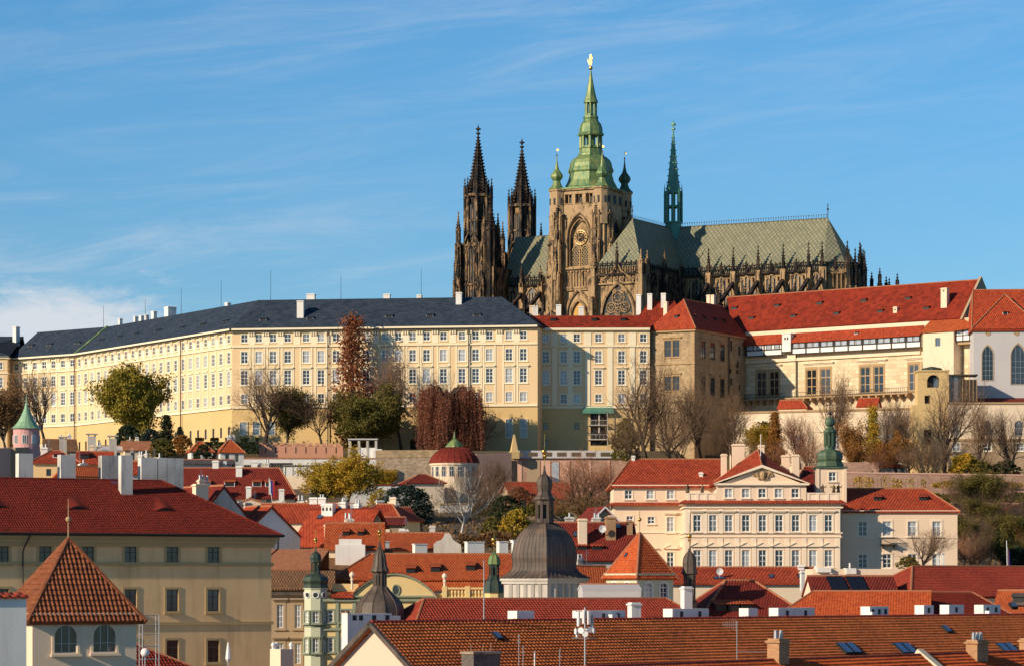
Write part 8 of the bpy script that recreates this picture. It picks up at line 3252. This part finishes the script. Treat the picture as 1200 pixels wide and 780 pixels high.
# ------------------------------------------------------------------ corner pavilion with pyramid roof
fp_ = Fr.px(38, 150, 26)
S_ = 5.48
zp_ = fp_.z(717.5)
wl = [(fp_.sx(77), fp_.z(764.5, 1.5), 1.2, 1.42, 'pavil'), (fp_.sx(122.5), fp_.z(763.5, 3.5), 1.2, 1.42, 'pavil')]
tp, rp = house('corner_pavilion', 'cream corner pavilion with two arched windows under a steep brown pyramid roof', 'pavilion', fp_, S_, S_, 8, zp_, fp_.z(632, 3, 3) - zp_, 'cream_wall', 'clay_pavil', 'pyramid', .38, wins=wl,
               bands=[(zp_ - .28, .26, .16), (zp_ - .4, .12, .08)], trim='cream_wall', tiled=(.235, .33, .075, .05, 6, 61), caps='clay_pavil', depth=.3)
cc = fp_.w(S_ / 2, S_ / 2, 0)
zz = fp_.z(632, 3, 3)
mb = MB()
mb.tube((cc.x, cc.y, zz - .3), (cc.x, cc.y, zz + 2.1), .05, .02, n=6)
mb.ball((cc.x, cc.y, zz + 1.05), .15)
mb.build('finial', M['stone_frame'], rp)
# white house wall at the left edge with red coping
fw2 = Fr.px(-40, 138, 25)
zq_ = fw2.z(699)
t = thing('white_house', 'white rendered house end with red tile coping and two chimneys, left bottom corner', 'house', fw2.w(1.5, 2, 8))
mb = MB(fw2)
xw = fw2.sx(31)
mb.box(-3, xw, 0, 5, 8, zq_)
mb.build('wall', M['white_wall'], t)
mb = MB(fw2)
mb.slab([(-3, -.18, zq_ + .03), (xw + .05, -.18, zq_ + .03), (xw + .05, .6, zq_ + .22), (-3, .6, zq_ + .22)], .1)
mb.build('coping', M['red_tile'], t)
chimney(t, fw2, fw2.sx(-4), 3.0, .6, .5, zq_ - .2, fw2.z(672, 0, 3), 'white_wall')
chimney(t, fw2, fw2.sx(11), 3.6, .45, .5, zq_ - .2, fw2.z(673, 0, 3.6), 'white_wall')
# steel scaffold and white globe lamp
fs_ = Fr.px(167, 168, 20)
t = thing('scaffold', 'tubular steel scaffold rising between the pavilion and the ochre house', 'scaffold', fs_.w(.4, .4, 12))
x1 = .95
for x in (0, x1):
    for y in (0, .8):
        mb = MB(fs_)
        mb.tube((x, y, 12), (x, y, fs_.z(719.5)), .03, n=6)
        mb.build('upright', M['steel'], t)
for py in (720.5, 732, 743, 757, 772):
    mb = MB(fs_)
    z = fs_.z(py)
    mb.tube((0, 0, z), (x1, 0, z), .022, n=5)
    mb.tube((0, .8, z), (x1, .8, z), .022, n=5)
    mb.tube((0, 0, z), (0, .8, z), .022, n=5)
    mb.tube((x1, 0, z), (x1, .8, z), .022, n=5)
    mb.build('ledger', M['steel'], t)
mb = MB(fs_)
mb.tube((0, 0, fs_.z(757)), (x1, 0, fs_.z(743)), .02, n=5)
mb.build('brace', M['steel'], t)
p = P(170, 764, 150)
t = thing('globe_lamp', 'white globe on a short pole at the scaffold foot', 'lamp', Vector((p.x, p.y, 20)))
mb = MB()
mb.tube((p.x, p.y, 20), (p.x, p.y, p.z - .2), .03, n=6)
mb.build('pole', M['steel'], t)
mb = MB()
mb.ball((p.x, p.y, p.z), .23, 0, 14)
mb.build('globe', M['white_paint'], t, smooth=True)
# folded parasol and bits on the terrace behind
for lab, px, py0, py1, Y, r0 in (('folded white parasol on the terrace beside the ochre wall', 267.5, 782, 752, 230, .22),):
    p = P(px, py0, Y)
    t = thing('parasol', lab, 'parasol', Vector((p.x, p.y, p.z)))
    mb = MB()
    zt_ = EYE + (685 - py1) * Y / F
    mb.lathe((p.x, p.y), [(.1, p.z + .5), (r0, p.z + .7), (.16, p.z + 1.3), (.05, zt_)], 8)
    mb.build('canopy', M['flag_white'], t)
    mb = MB()
    mb.tube((p.x, p.y, p.z - 2), (p.x, p.y, p.z + .6), .04, n=6)
    mb.build('pole', M['steel'], t)
# flag far right, two white posts
p = P(1181, 664, 380)
t = thing('flag', 'furled flag of white, red and blue on a slanting pole before the scrub, right edge', 'flag', p)
mb = MB()
mb.tube(p + Vector((0, 0, -3)), p + Vector((-.15, 0, 3.4)), .05, n=5)
mb.build('pole', M['white_paint'], t)
mb = MB()
for k, m in enumerate((0, 1, 2)):
    x0 = -.1 + .1 * k
    mb.face([p + Vector((x0, -.06, 2.6 - .2 * k)), p + Vector((x0 + .1, -.1, -.2 + .1 * k)), p + Vector((x0 + .24, -.02, -.2 + .1 * k)), p + Vector((x0 + .15, 0, 2.3 - .2 * k))], m)
mb.build('cloth', [M['flag_white'], M['flag_red'], M['flag_blue']], t)
for lab, px in (('white gate post nearer the palace right wing', 1099.5), ('white gate post right of its twin, below the scrub', 1105.5)):
    p = P(px, 664, 390)
    t = thing('post', lab, 'post', p, 'white posts below the scrub')
    mb = MB()
    mb.box(p.x - .14, p.x + .14, p.y - .14, p.y + .14, p.z - 2, p.z + 1.75)
    mb.build('shaft', M['white_paint'], t)
    mb = MB()
    mb.box(p.x - .2, p.x + .2, p.y - .2, p.y + .2, p.z + 1.753, p.z + 1.9)
    mb.build('cap', M['white_paint'], t)


# ------------------------------------------------------------------ trees
class Tree:
    """grown on a unit height of 10 m; wood goes to the trunk mesh, twigs and leaves to the crown mesh"""

    def __init__(s, seed, spread=1.0, up=0.12, levels=4, kids=(6, 6, 5, 4), lean=0.0, trunk=0.30, twig=0.013, thick=0.22, droop=0.0, first=.45, lens=(.46, .6, .6, .6)):
        s.r = random.Random(seed)
        s.wood, s.twigs, s.tips = MB(), MB(), []
        s.spread, s.up, s.levels, s.kids, s.twig, s.droop, s.lens = spread, up, levels, kids, twig, droop, lens
        s.first = first
        s.grow(Vector((0, 0, -.3)), Vector((lean, 0, 1)).normalized(), 10 * trunk + .3, thick, 0)

    def grow(s, p, d, ln, r0, lvl):
        r = s.r
        n = 4 if lvl < 2 else (3 if lvl < s.levels else 2)
        pts = [(p, r0)]
        for k in range(n):
            j = .10 + .07 * lvl
            d = (d + Vector((r.gauss(0, j), r.gauss(0, j), r.gauss(0, j * .6) + s.up * (1 if lvl > 0 else .3) - s.droop * lvl * .16))).normalized()
            p = p + d * (ln / n)
            rr = max(r0 * (1 - .5 * (k + 1) / n), s.twig * .8)
            tgt = s.wood if r0 > s.twig * 2.6 else s.twigs
            tgt.tube(pts[-1][0], p, pts[-1][1], rr, n=6 if lvl == 0 else (4 if lvl < 3 else 3), cap=False)
            pts.append((p, rr))
        if lvl >= s.levels:
            s.tips.append((p, d))
            s.tips.append((pts[1][0], d))
            return
        k_ = s.kids[lvl]
        for i in range(k_):
            t = s.first + (1 - s.first) * (i + r.random() * .8) / k_ if lvl == 0 else .25 + .75 * (i + r.random()) / k_
            f = min(t, .999) * n
            a = int(f)
            q = pts[a][0].lerp(pts[a + 1][0], f - a)
            rad = pts[a][1] * (1 - (f - a)) + pts[a + 1][1] * (f - a)
            az = i * 2.4 + r.random() * 1.3
            side = d.orthogonal().normalized()
            side = (Matrix.Rotation(az, 3, d) @ side)
            ang = r.uniform(.55, 1.0) * s.spread if lvl > 0 else r.uniform(.5, .95) * s.spread
            nd = (d * math.cos(ang) + side * math.sin(ang)).normalized()
            s.grow(q, nd, ln * s.lens[lvl] * r.uniform(.8, 1.25) if lvl > 0 else 10 * s.lens[0] * r.uniform(.75, 1.1), max(rad * r.uniform(.5, .7), s.twig), lvl + 1)
        # the leader goes on
        s.grow(p, d, ln * .6 if lvl > 0 else 10 * .36, max(pts[-1][1], s.twig), lvl + 1)

    def leaves(s, n, size, rad, seed=1, keep=1.0, zmin=-99):
        r = random.Random(seed)
        mb = MB()
        for p, d in s.tips:
            if r.random() > keep:
                continue
            for k in range(n):
                q = p + Vector((r.gauss(0, rad), r.gauss(0, rad), r.gauss(0, rad * .8)))
                if q.z < zmin:
                    continue
                leaf_quad(mb, q, size * r.uniform(.6, 1.3), r)
        return mb


def leaf_quad(mb, q, sz, r):
    a = Vector((r.gauss(0, 1), r.gauss(0, 1), r.gauss(0, .7))).normalized()
    b = a.orthogonal().normalized()
    b = Matrix.Rotation(r.random() * 6.28, 3, a) @ b
    c = a.cross(b)
    i = len(mb.v)
    for x, y in ((-.5, -.1), (0, -.42), (.5, .1), (0, .42)):
        p = q + b * (x * sz) + c * (y * sz) + a * (abs(x) * sz * .2)
        mb.v.append((p.x, p.y, p.z))
    mb.f.append((i, i + 1, i + 2, i + 3))
    mb.m.append(0)


def join(*mbs):
    o = MB()
    for mat, m in enumerate(mbs):
        k = len(o.v)
        o.v += m.v
        o.f += [tuple(i + k for i in f) for f in m.f]
        o.m += [mat] * len(m.f)
    return o


def envelope_crown(seed, n, size, shape, lump=.12, hollow=.2):
    """leaf clumps spread through a crown volume; shape(t) gives the radius at height t (0..1) for height 10"""
    r = random.Random(seed)
    mb = MB()
    cl = []
    for k in range(int(n / 26)):
        t = r.random()
        a = r.random() * 6.283
        rad = shape(t) * math.sqrt(r.uniform(hollow, 1.0)) * (1 + lump * math.sin(3 * a + seed) * math.sin(7 * t + seed))
        cl.append(Vector((rad * math.cos(a), rad * math.sin(a), 10 * t)))
    for c in cl:
        s_ = r.uniform(.22, .5)
        for j in range(26):
            q = c + Vector((r.gauss(0, s_), r.gauss(0, s_), r.gauss(0, s_ * .75)))
            leaf_quad(mb, q, size * r.uniform(.6, 1.3), r)
    return mb


PROTO = {}


def proto(key):
    if key in PROTO:
        return PROTO[key]
    kind = key[0]
    if kind == 'bare':
        _, v, bark, twig = key
        cfg = {0: dict(seed=5, spread=1.05, up=.10, levels=4, kids=(6, 6, 5, 4), trunk=.26, thick=.36, lens=(.5, .62, .6, .6)),
               1: dict(seed=12, spread=.72, up=.16, levels=4, kids=(6, 6, 5, 4), trunk=.26, thick=.30, lens=(.46, .6, .62, .6)),
               2: dict(seed=23, spread=.9, up=.13, levels=4, kids=(6, 6, 5, 4), trunk=.22, thick=.32, lens=(.5, .6, .6, .6), lean=.12),
               3: dict(seed=31, spread=.62, up=.2, levels=3, kids=(9, 8, 8), trunk=.10, thick=.14, first=.1, lens=(.62, .55, .5)),
               4: dict(seed=44, spread=.8, up=.14, levels=3, kids=(10, 9, 8), trunk=.08, thick=.12, first=.05, lens=(.55, .5, .5))}[v]
        t = Tree(**cfg)
        PROTO[key] = (t.wood.mesh('trunk', M[bark], uv=False), t.twigs.mesh('crown', M[twig], uv=False))
    elif kind == 'leafy':
        _, v, mat, dens = key
        cfg = {0: dict(seed=3, spread=.85, up=.10, levels=3, kids=(13, 7, 7), trunk=.30, thick=.26, first=.22, lens=(.40, .58, .6)),
               1: dict(seed=8, spread=1.0, up=.08, levels=3, kids=(9, 8, 7), trunk=.16, thick=.28, lens=(.5, .58, .6)),
               2: dict(seed=17, spread=.6, up=.2, levels=3, kids=(9, 7, 6), trunk=.16, thick=.2, first=.2, lens=(.5, .5, .55))}[v]
        t = Tree(**cfg)
        lv = t.leaves(int(dens * 2.1), .27, .34, v + 2)
        PROTO[key] = (t.wood.mesh('trunk', M['bark'], uv=False), join(t.twigs, lv).mesh('crown', [M['twig'], M[mat]], uv=False))
    elif kind == 'env':
        _, shp, mat, n, size, v = key
        fn_ = {'cone': lambda t: 2.3 * (1 - t) ** .8 * min(1, t * 9) + .12, 'column': lambda t: 1.35 * math.sin(math.pi * min(1, t * .9 + .1)) ** .5, 'round': lambda t: 4.6 * math.sqrt(max(0, 1 - (2 * t - 1) ** 2)),
               'bush': lambda t: 6.5 * math.sqrt(max(0, 1 - t * t)), 'ragged': lambda t: 2.5 * (1 - t) ** .85 * (.8 + .3 * math.sin(t * 31)) * min(1, t * 6 + .2) + .18}[shp]
        mb = envelope_crown(v, n, size, fn_)
        w = MB()
        w.tube((0, 0, -.4), (0, 0, 8.5), .26, .05, n=6)
        rr = random.Random(v)
        for k in range(40):
            t_ = rr.uniform(.08, .9)
            a = rr.random() * 6.28
            l_ = fn_(t_) * .85
            w.tube((0, 0, 10 * t_ - .4), (l_ * math.cos(a), l_ * math.sin(a), 10 * t_ + .3 * l_), .06, .02, n=3, cap=False)
        PROTO[key] = (w.mesh('trunk', M['bark'], uv=False), mb.mesh('crown', M[mat], uv=False))
    elif kind == 'weep':
        r = random.Random(9)
        w, tw, lv = MB(), MB(), MB()
        w.tube((0, 0, -.4), (.1, 0, 7), .38, .2, n=7)
        for k in range(64):
            a = r.random() * 6.28
            p = Vector((0, 0, r.uniform(5.5, 7.5)))
            o = 4.3 * math.sqrt(r.uniform(.05, 1))
            top = Vector((o * math.cos(a), o * math.sin(a), min(9.9, r.uniform(8.0, 10.2) - .05 * o * o - (1.6 if math.cos(a) > .45 else 0) * r.random())))
            w.tube(p, p.lerp(top, .5) + Vector((0, 0, .9)), .12, .08, n=4, cap=False)
            w.tube(p.lerp(top, .5) + Vector((0, 0, .9)), top, .08, .05, n=4, cap=False)
            for j in range(13):
                q = top + Vector((r.gauss(0, .55), r.gauss(0, .55), r.gauss(0, .2)))
                bot = r.choice((.1, .4, 1.2, 2.5, 4.5, 6)) + r.random() if o > 2 else r.uniform(3, 6)
                prev = q
                z = q.z
                while z > bot:
                    z -= r.uniform(.5, .9)
                    cur = Vector((prev.x + r.gauss(.02 * math.cos(a), .09), prev.y + r.gauss(0, .09), z))
                    tw.tube(prev, cur, .026, .022, n=3, cap=False)
                    for _ in range(6):
                        leaf_quad(lv, cur + Vector((r.gauss(0, .1), r.gauss(0, .1), r.gauss(0, .3))), .2 * r.uniform(.6, 1.2), r)
                    prev = cur
        PROTO[key] = (w.mesh('trunk', M['bark'], uv=False), join(tw, lv).mesh('crown', [M['twig_red'], M[key[1]]], uv=False))
    return PROTO[key]


def plant(label, px, pyb, pyt, wpx, Y, key, natural, name='tree', cat='tree', rz=None, group=None):
    """a tree whose foot stands at px, pyb and whose top reaches pyt; natural = crown width of the prototype at height 10"""
    p = P(px, pyb, Y)
    h = (pyb - pyt) * Y / F
    w = wpx * Y / F
    sz = h / 10.0
    sx = w / natural
    t = thing(name, label, cat, p, group)
    a, b = proto(key)
    rz = random.random() * 6.28 if rz is None else rz
    for nm, me in (('trunk', a), ('crown', b)):
        o = bpy.data.objects.new(nm, me)
        SC.collection.objects.link(o)
        o.parent = t
        o.rotation_euler = (0, 0, rz)
        o.scale = (sx, sx, sz)
    return t


B0, B1, B2 = ('bare', 0, 'bark', 'twig'), ('bare', 1, 'bark', 'twig'), ('bare', 2, 'bark', 'twig')
S3, S4 = ('bare', 3, 'bark', 'twig'), ('bare', 4, 'bark_warm', 'twig')
R0, R1 = ('bare', 0, 'bark_warm', 'twig_red'), ('bare', 4, 'bark_warm', 'twig_red')
G0, G1 = ('leafy', 0, 'leaf_green', 13), ('leafy', 1, 'leaf_olive', 14)
TREES = [
    ('brownish bushy tree at the left edge behind the pink turret', 6, 522, 440, 58, 600, ('leafy', 1, 'leaf_brown', 6), 9.5),
    ('bare spreading tree with a few leaves right of the pink turret', 52, 517, 438, 66, 628, B1, 8.5),
    ('big yellow-green leafy tree before the long cream wing', 152, 520, 419, 78, 650, G0, 8.8),
    ('narrow dark cypress right of the big yellow-green tree', 195, 524, 487, 13, 640, ('env', 'column', 'leaf_dark', 4200, .4, 2), 2.7),
    ('tiny dark conifer left of the crenellated hedge', 211, 522, 500, 13, 645, ('env', 'cone', 'leaf_blue', 3000, .5, 3), 4.4),
    ('large bare tree with thick dark limbs before the wing corner', 310, 518, 427, 84, 648, B0, 10.5),
    ('dull green tree growing right beside the large bare tree', 337, 518, 446, 52, 652, ('leafy', 0, 'leaf_olive', 8), 8.8),
    ('dark twiggy tree between dull green tree and red conifer', 377, 518, 453, 46, 648, B2, 9.0),
    ('tall rust-red conical tree before the front wing', 413, 523, 375, 52, 661, ('env', 'ragged', 'leaf_rust', 6400, .2, 5), 3.6),
    ('dense dark green tree below the rust-red conifer', 436, 527, 452, 74, 653, ('leafy', 1, 'leaf_olive', 15), 9.5),
    ('grey bare tree rising behind the dense dark green tree', 470, 526, 417, 58, 658, B1, 8.5),
    ('weeping wine-red beech hanging over the terrace', 525, 530, 446, 78, 650, ('weep', 'leaf_wine'), 8.8),
    ('sparse grey bare tree at the right flank of the weeping beech', 562, 528, 470, 40, 652, B2, 9.0),
    ('large bare tree before the brown stone wing', 757, 540, 417, 92, 628, B0, 10.5),
    ('bare tree against the shaded side of the brown stone wing', 822, 540, 452, 60, 632, B1, 8.5),
    ('yellow-green round tree above the white garden wall', 410, 594, 526, 76, 560, ('leafy', 1, 'leaf_yellow', 13), 9.5),
    ('spreading dark blue-green evergreen beside the cream garden house', 476, 622, 570, 66, 470, ('env', 'round', 'leaf_blue', 9000, .42, 4), 9.2),
    ('pale bare tree before the round pavilion', 541, 622, 536, 66, 500, ('bare', 2, 'grey_plaster', 'twig'), 9.0),
    ('second pale bare tree right of the round pavilion', 573, 602, 540, 48, 560, ('bare', 1, 'bark_warm', 'twig'), 8.5),
    ('rust-twigged bare tree before the brick bastion', 676, 612, 532, 84, 520, R0, 10.5),
    ('rust-twigged slender tree close to the palace left wing', 716, 600, 545, 44, 530, ('bare', 1, 'bark_warm', 'twig_red'), 8.5),
    ('yellow-green bush tree at the left end of the cream terrace wall', 889, 548, 490, 40, 625, ('leafy', 0, 'leaf_yellow', 7), 8.8),
    ('rust-brown columnar tree left of the onion tower', 908, 545, 484, 24, 622, ('env', 'ragged', 'leaf_orange', 6500, .27, 7), 4.2),
    ('dark green columnar tree among the rust-brown ones', 897, 545, 496, 18, 630, ('env', 'column', 'leaf_dark', 3000, .4, 8), 2.7),
    ('reddish bare tree left of the onion dome', 938, 548, 488, 46, 622, ('bare', 1, 'bark_warm', 'twig_red'), 8.5),
    ('bare tree behind the onion dome before the hall windows', 972, 545, 424, 56, 640, B2, 9.0),
    ('amber twiggy tree just right of the onion dome', 997, 548, 490, 34, 620, ('leafy', 2, 'leaf_orange', 3), 6.6),
    ('slim golden larch before the cream terrace wall', 1023, 553, 478, 24, 618, ('env', 'ragged', 'leaf_yellow', 7000, .27, 12), 4.2),
    ('amber bushy tree right of the golden larch', 1050, 553, 506, 46, 616, ('leafy', 1, 'leaf_orange', 8), 9.5),
    ('bare tree behind the golden larch', 1040, 553, 470, 52, 628, B1, 8.5),
    ('tall bare tree with two stems before the stone garden tower', 1107, 558, 440, 88, 612, B0, 10.5),
    ('slender bare tree right of the two-stemmed one', 1146, 559, 478, 52, 610, B1, 8.5),
    ('bare forked tree at the right edge before the terrace wall', 1190, 561, 470, 64, 608, B2, 9.0),
    ('small bare tree before the palace right wing', 1078, 670, 612, 64, 385, B2, 9.0),
    ('small pine-like evergreen under the dark shrubs, left of the dome', 592, 616, 581, 46, 540, ('env', 'round', 'leaf_dark', 6000, .45, 14), 9.2),
]
for lab, px, pb, pt, w, Y, key, nat in TREES:
    plant(lab, px, pb, pt, w, Y, key, nat, 'bare_tree' if key[0] == 'bare' else ('tree' if key[0] != 'weep' else 'weeping_tree'))
SHRUBS = [
    ('dark evergreen shrub left of the cypress', 150, 528, 499, 38, 630, ('env', 'bush', 'leaf_dark', 5000, .8, 21), 13),
    ('blue-green shrub right below the big yellow-green tree', 177, 528, 503, 30, 628, ('env', 'bush', 'leaf_blue', 5000, .8, 22), 13),
    ('amber bush before the hedge and tiny conifer', 213, 531, 510, 28, 615, ('env', 'bush', 'leaf_orange', 4000, .8, 23), 13),
    ('olive shrub above the small white villas', 190, 534, 514, 34, 590, ('env', 'bush', 'leaf_olive', 4500, .8, 24), 13),
    ('dark green shrub between the two white villas', 238, 540, 521, 26, 585, ('env', 'bush', 'leaf_dark', 4000, .8, 25), 13),
    ('low twiggy scrub under the large bare tree, left part', 745, 545, 486, 64, 618, S3, 7.5),
    ('dense brown scrub below the brown stone wing', 795, 546, 470, 74, 622, S4, 8.0),
    ('twiggy brown scrub right of the stone wing corner', 842, 547, 480, 60, 625, S3, 7.5),
    ('dark olive evergreen shrub left of the large bare tree by the lift shaft', 733, 538, 492, 34, 630, ('env', 'bush', 'leaf_olive', 5000, .8, 26), 13),
    ('russet scrub left of the palace roof', 702, 600, 556, 60, 560, R1, 8.0),
    ('russet bush at the corner of the low red house', 608, 590, 570, 34, 575, ('env', 'bush', 'leaf_rust', 4000, .7, 27), 13),
    ('yellow-green bush left of the great dome lantern', 606, 634, 598, 46, 480, ('env', 'bush', 'leaf_yellow', 5200, .7, 28), 13),
    ('dull olive bush beneath the dark shrubs', 578, 632, 606, 34, 490, ('env', 'bush', 'leaf_olive', 5000, .8, 29), 13),
    ('dark ivy-like shrub at the foot of the bastion', 640, 600, 578, 40, 560, ('env', 'bush', 'leaf_dark', 5000, .8, 30), 13),
    ('small yellow-green bush by the low whitewashed wall', 446, 596, 574, 36, 540, ('env', 'bush', 'leaf_yellow', 3500, .6, 31), 13),
    ('round dark shrub beside the curved tan wall', 372, 585, 571, 22, 560, ('env', 'bush', 'leaf_dark', 3000, .8, 32), 13),
    ('amber climbing shrub on the pergola end', 368, 566, 552, 22, 596, ('env', 'bush', 'leaf_orange', 2200, .6, 33), 13),
    ('pale bare shrub left of the pergola', 272, 560, 536, 34, 590, S3, 7.5),
    ('russet scrub behind the onion tower', 950, 556, 508, 50, 612, R1, 8.0),
    ('grey-brown scrub left of the two-stemmed bare tree', 1082, 558, 506, 56, 608, S4, 8.0),
    ('green-gold bush under the slender bare tree', 1131, 560, 532, 46, 606, ('env', 'bush', 'leaf_yellow', 4500, .7, 34), 13),
    ('dark evergreen mound at the right terrace edge', 1178, 560, 540, 40, 605, ('env', 'bush', 'leaf_dark', 4500, .8, 35), 13),
    ('twiggy brown shrub filling the terrace under the amber tree', 1063, 557, 524, 40, 607, S3, 7.5),
    ('green bush at the far right of the scrub slope', 1198, 634, 606, 36, 470, ('env', 'bush', 'leaf_olive', 4500, .8, 36), 13),
    ('small green bush below the palace right wing', 1064, 670, 652, 34, 388, ('env', 'bush', 'leaf_olive', 4000, .7, 37), 13),
    ('dark shrub at the foot of the scrub, right edge', 1192, 668, 640, 40, 420, ('env', 'bush', 'leaf_dark', 4500, .8, 38), 13),
]
for lab, px, pb, pt, w, Y, key, nat in SHRUBS:
    plant(lab, px, pb, pt, w, Y, key, nat, 'shrub', 'shrub')
GAPS = [('tall grey bare tree between brown wing corner and cream terrace wall', 858, 546, 466, 46, 628, B1, 8.5), ('brown twiggy shrub at the left foot of the cream terrace wall', 872, 550, 508, 46, 615, S4, 8.0),
        ('rust-twigged shrub below the rust-brown columnar tree', 918, 552, 512, 44, 612, R1, 8.0), ('grey twiggy shrub just left of the onion dome bulb', 946, 552, 500, 40, 625, S3, 7.5),
        ('amber leafy shrub right of the onion dome foot', 1000, 556, 516, 36, 610, ('leafy', 2, 'leaf_orange', 3), 6.6), ('rust-twigged shrub under the golden larch', 1028, 557, 520, 40, 606, R1, 8.0),
        ('tall thin bare tree left of the garden tower', 1066, 556, 484, 44, 622, B1, 8.5), ('grey tangled shrub at the foot of the garden tower', 1100, 559, 520, 50, 604, S3, 7.5),
        ('brown shrub between the slender bare tree and the forked tree', 1165, 560, 524, 44, 606, S4, 8.0), ('olive shrub under the slender bare tree, right side', 1150, 561, 540, 30, 604, ('env', 'bush', 'leaf_olive', 4500, .8, 51), 13),
        ('brown twiggy shrub under the pink bastion wall', 575, 606, 560, 50, 545, S4, 8.0), ('rust-twigged shrub left of the brick bastion slot', 645, 610, 558, 54, 535, R1, 8.0),
        ('dull brown leafy shrub before the sunlit ochre wall', 690, 618, 578, 46, 490, ('leafy', 2, 'leaf_brown', 4), 6.6), ('grey twiggy shrub beside the peeling arcade wall', 556, 612, 574, 44, 520, S3, 7.5),
        ('yellowing small tree behind the low whitewashed wall', 455, 574, 546, 30, 605, ('leafy', 0, 'leaf_yellow', 7), 8.8), ('second large bare tree right of the lift shaft', 786, 542, 440, 70, 626, B2, 9.0)]
for lab, px, pb, pt, w, Y, key, nat in GAPS:
    plant(lab, px, pb, pt, w, Y, key, nat, 'bare_tree' if key in (B1, B2) else 'shrub', 'tree' if key in (B1, B2) else 'shrub')
# scrub on the right slope: each bush its own
rs = random.Random(77)
WH = ['lower', 'middle', 'upper', 'top']
HUES = [('russet', R1, 8.0), ('grey-brown', S4, 8.0), ('tangled grey', S3, 7.5), ('olive-leaved', ('leafy', 2, 'leaf_olive', 5), 6.6)]
k = 0
for j, (pyb, Y) in enumerate(((668, 425), (640, 470), (615, 520), (592, 565))):
    for i, px in enumerate((1130, 1146, 1162, 1178, 1196)):
        hue = HUES[(i + j * 3 + (i * j) % 2) % 4]
        where = ('at the left end', 'second from the left', 'in the centre', 'second from the right', 'at the right end')[i]
        x_ = px + rs.uniform(-5, 5) + (6 if j > 1 else 0) - (14 if j == 3 else 0)
        hgt = rs.uniform(34, 46) * (1.15 if j == 0 else .9)
        plant('%s bush of the scrub slope, %s of its %s row' % (hue[0], where, WH[j]), x_, pyb, pyb - hgt, 42, Y, hue[1], hue[2], 'shrub', 'shrub', group='scrub on the right slope')
# hedges and creepers: nobody could count their leaves
def hedge(label, pxa, pxb, pyt, pyb, Y, mat, seed, depth=1.2, n=5200, size=.45, name='hedge', crenel=False, group=None):
    a, b = P(pxa, pyb, Y), P(pxb, pyb, Y)
    h = (pyb - pyt) * Y / F
    r = random.Random(seed)
    t = thing(name, label, name.replace('_', ' '), (a + b) / 2, group)
    mb = MB()
    L_ = (b - a).length
    for k in range(n):
        x = r.random() * L_
        if name == 'vine' and math.sin(x * .9 + seed) + math.sin(x * 2.3) + r.gauss(0, .6) < .1:
            continue
        hh = h * (1 - (.28 if crenel and (x % 3.2) > 1.7 else 0)) * (1 if crenel else r.uniform(.55, 1.0) * (.8 + .1 * math.sin(x * .37 + seed) + .1 * math.sin(x * 1.13 + 2 * seed)))
        if r.random() < .6:
            q = Vector((a.x + x, a.y + r.uniform(-.15, .1), a.z + hh * r.random()))
        else:
            q = Vector((a.x + x, a.y + r.random() * depth, a.z + hh * r.uniform(.9, 1.02)))
        leaf_quad(mb, q, size * r.uniform(.6, 1.2), r)
    mb.build('foliage', M[mat], t, uv=False)
    mb = MB()
    for k in range(int(L_ / .8) + 1):
        x = a.x + k * .8
        mb.tube((x, a.y + depth * .4, a.z - .5), (x + r.gauss(0, .1), a.y + depth * .4, a.z + h * .8), .05, .02, n=4, cap=False)
    mb.build('stems', M['bark'], t, uv=False)


hedge('clipped dark green crenellated hedge below the corner of the long wing', 229, 303, 513, 531, 638, 'leaf_dark', 41, crenel=True)
hedge('brown autumn hedge behind the white chimney blocks', 538, 600, 619, 640, 430, 'leaf_brown', 42, n=4200, size=.4)
hedge('yellow vines trained along the right terrace wall', 1092, 1203, 561.5, 571, 598, 'leaf_yellow', 43, .4, 2600, .4, 'vine')
hedge('brown vines climbing the short terrace wall beside the onion tower', 1000, 1085, 556, 571, 596, 'leaf_yellow', 44, .3, 1100, .4, 'vine')
hedge('dull green ground hedge on top of the scrub slope', 1095, 1203, 576, 588, 584, 'leaf_olive', 45, 2.0, 3600, .5)
hedge('brown hedge under the low whitewashed wall', 395, 470, 592, 606, 500, 'leaf_brown', 46, 1.5, 2600, .4)
hedge('olive hedge before the shaded grey garden wall', 552, 668, 588, 604, 555, 'leaf_olive', 47, 1.5, 4200, .45)
# fallen leaves and grass tufts over the slope
r_ = random.Random(5)
mb = MB()
for k in range(16000):
    y = r_.uniform(420, 640)
    px = r_.uniform(380, 1215)
    x = (px - 600) * y / F
    leaf_quad(mb, Vector((x, y, ground_z(x, y) + r_.uniform(.05, .5))), r_.uniform(.3, .8), r_)
tag(mb.build('ground_cover', M['leaf_brown'], None, uv=False), kind='stuff')
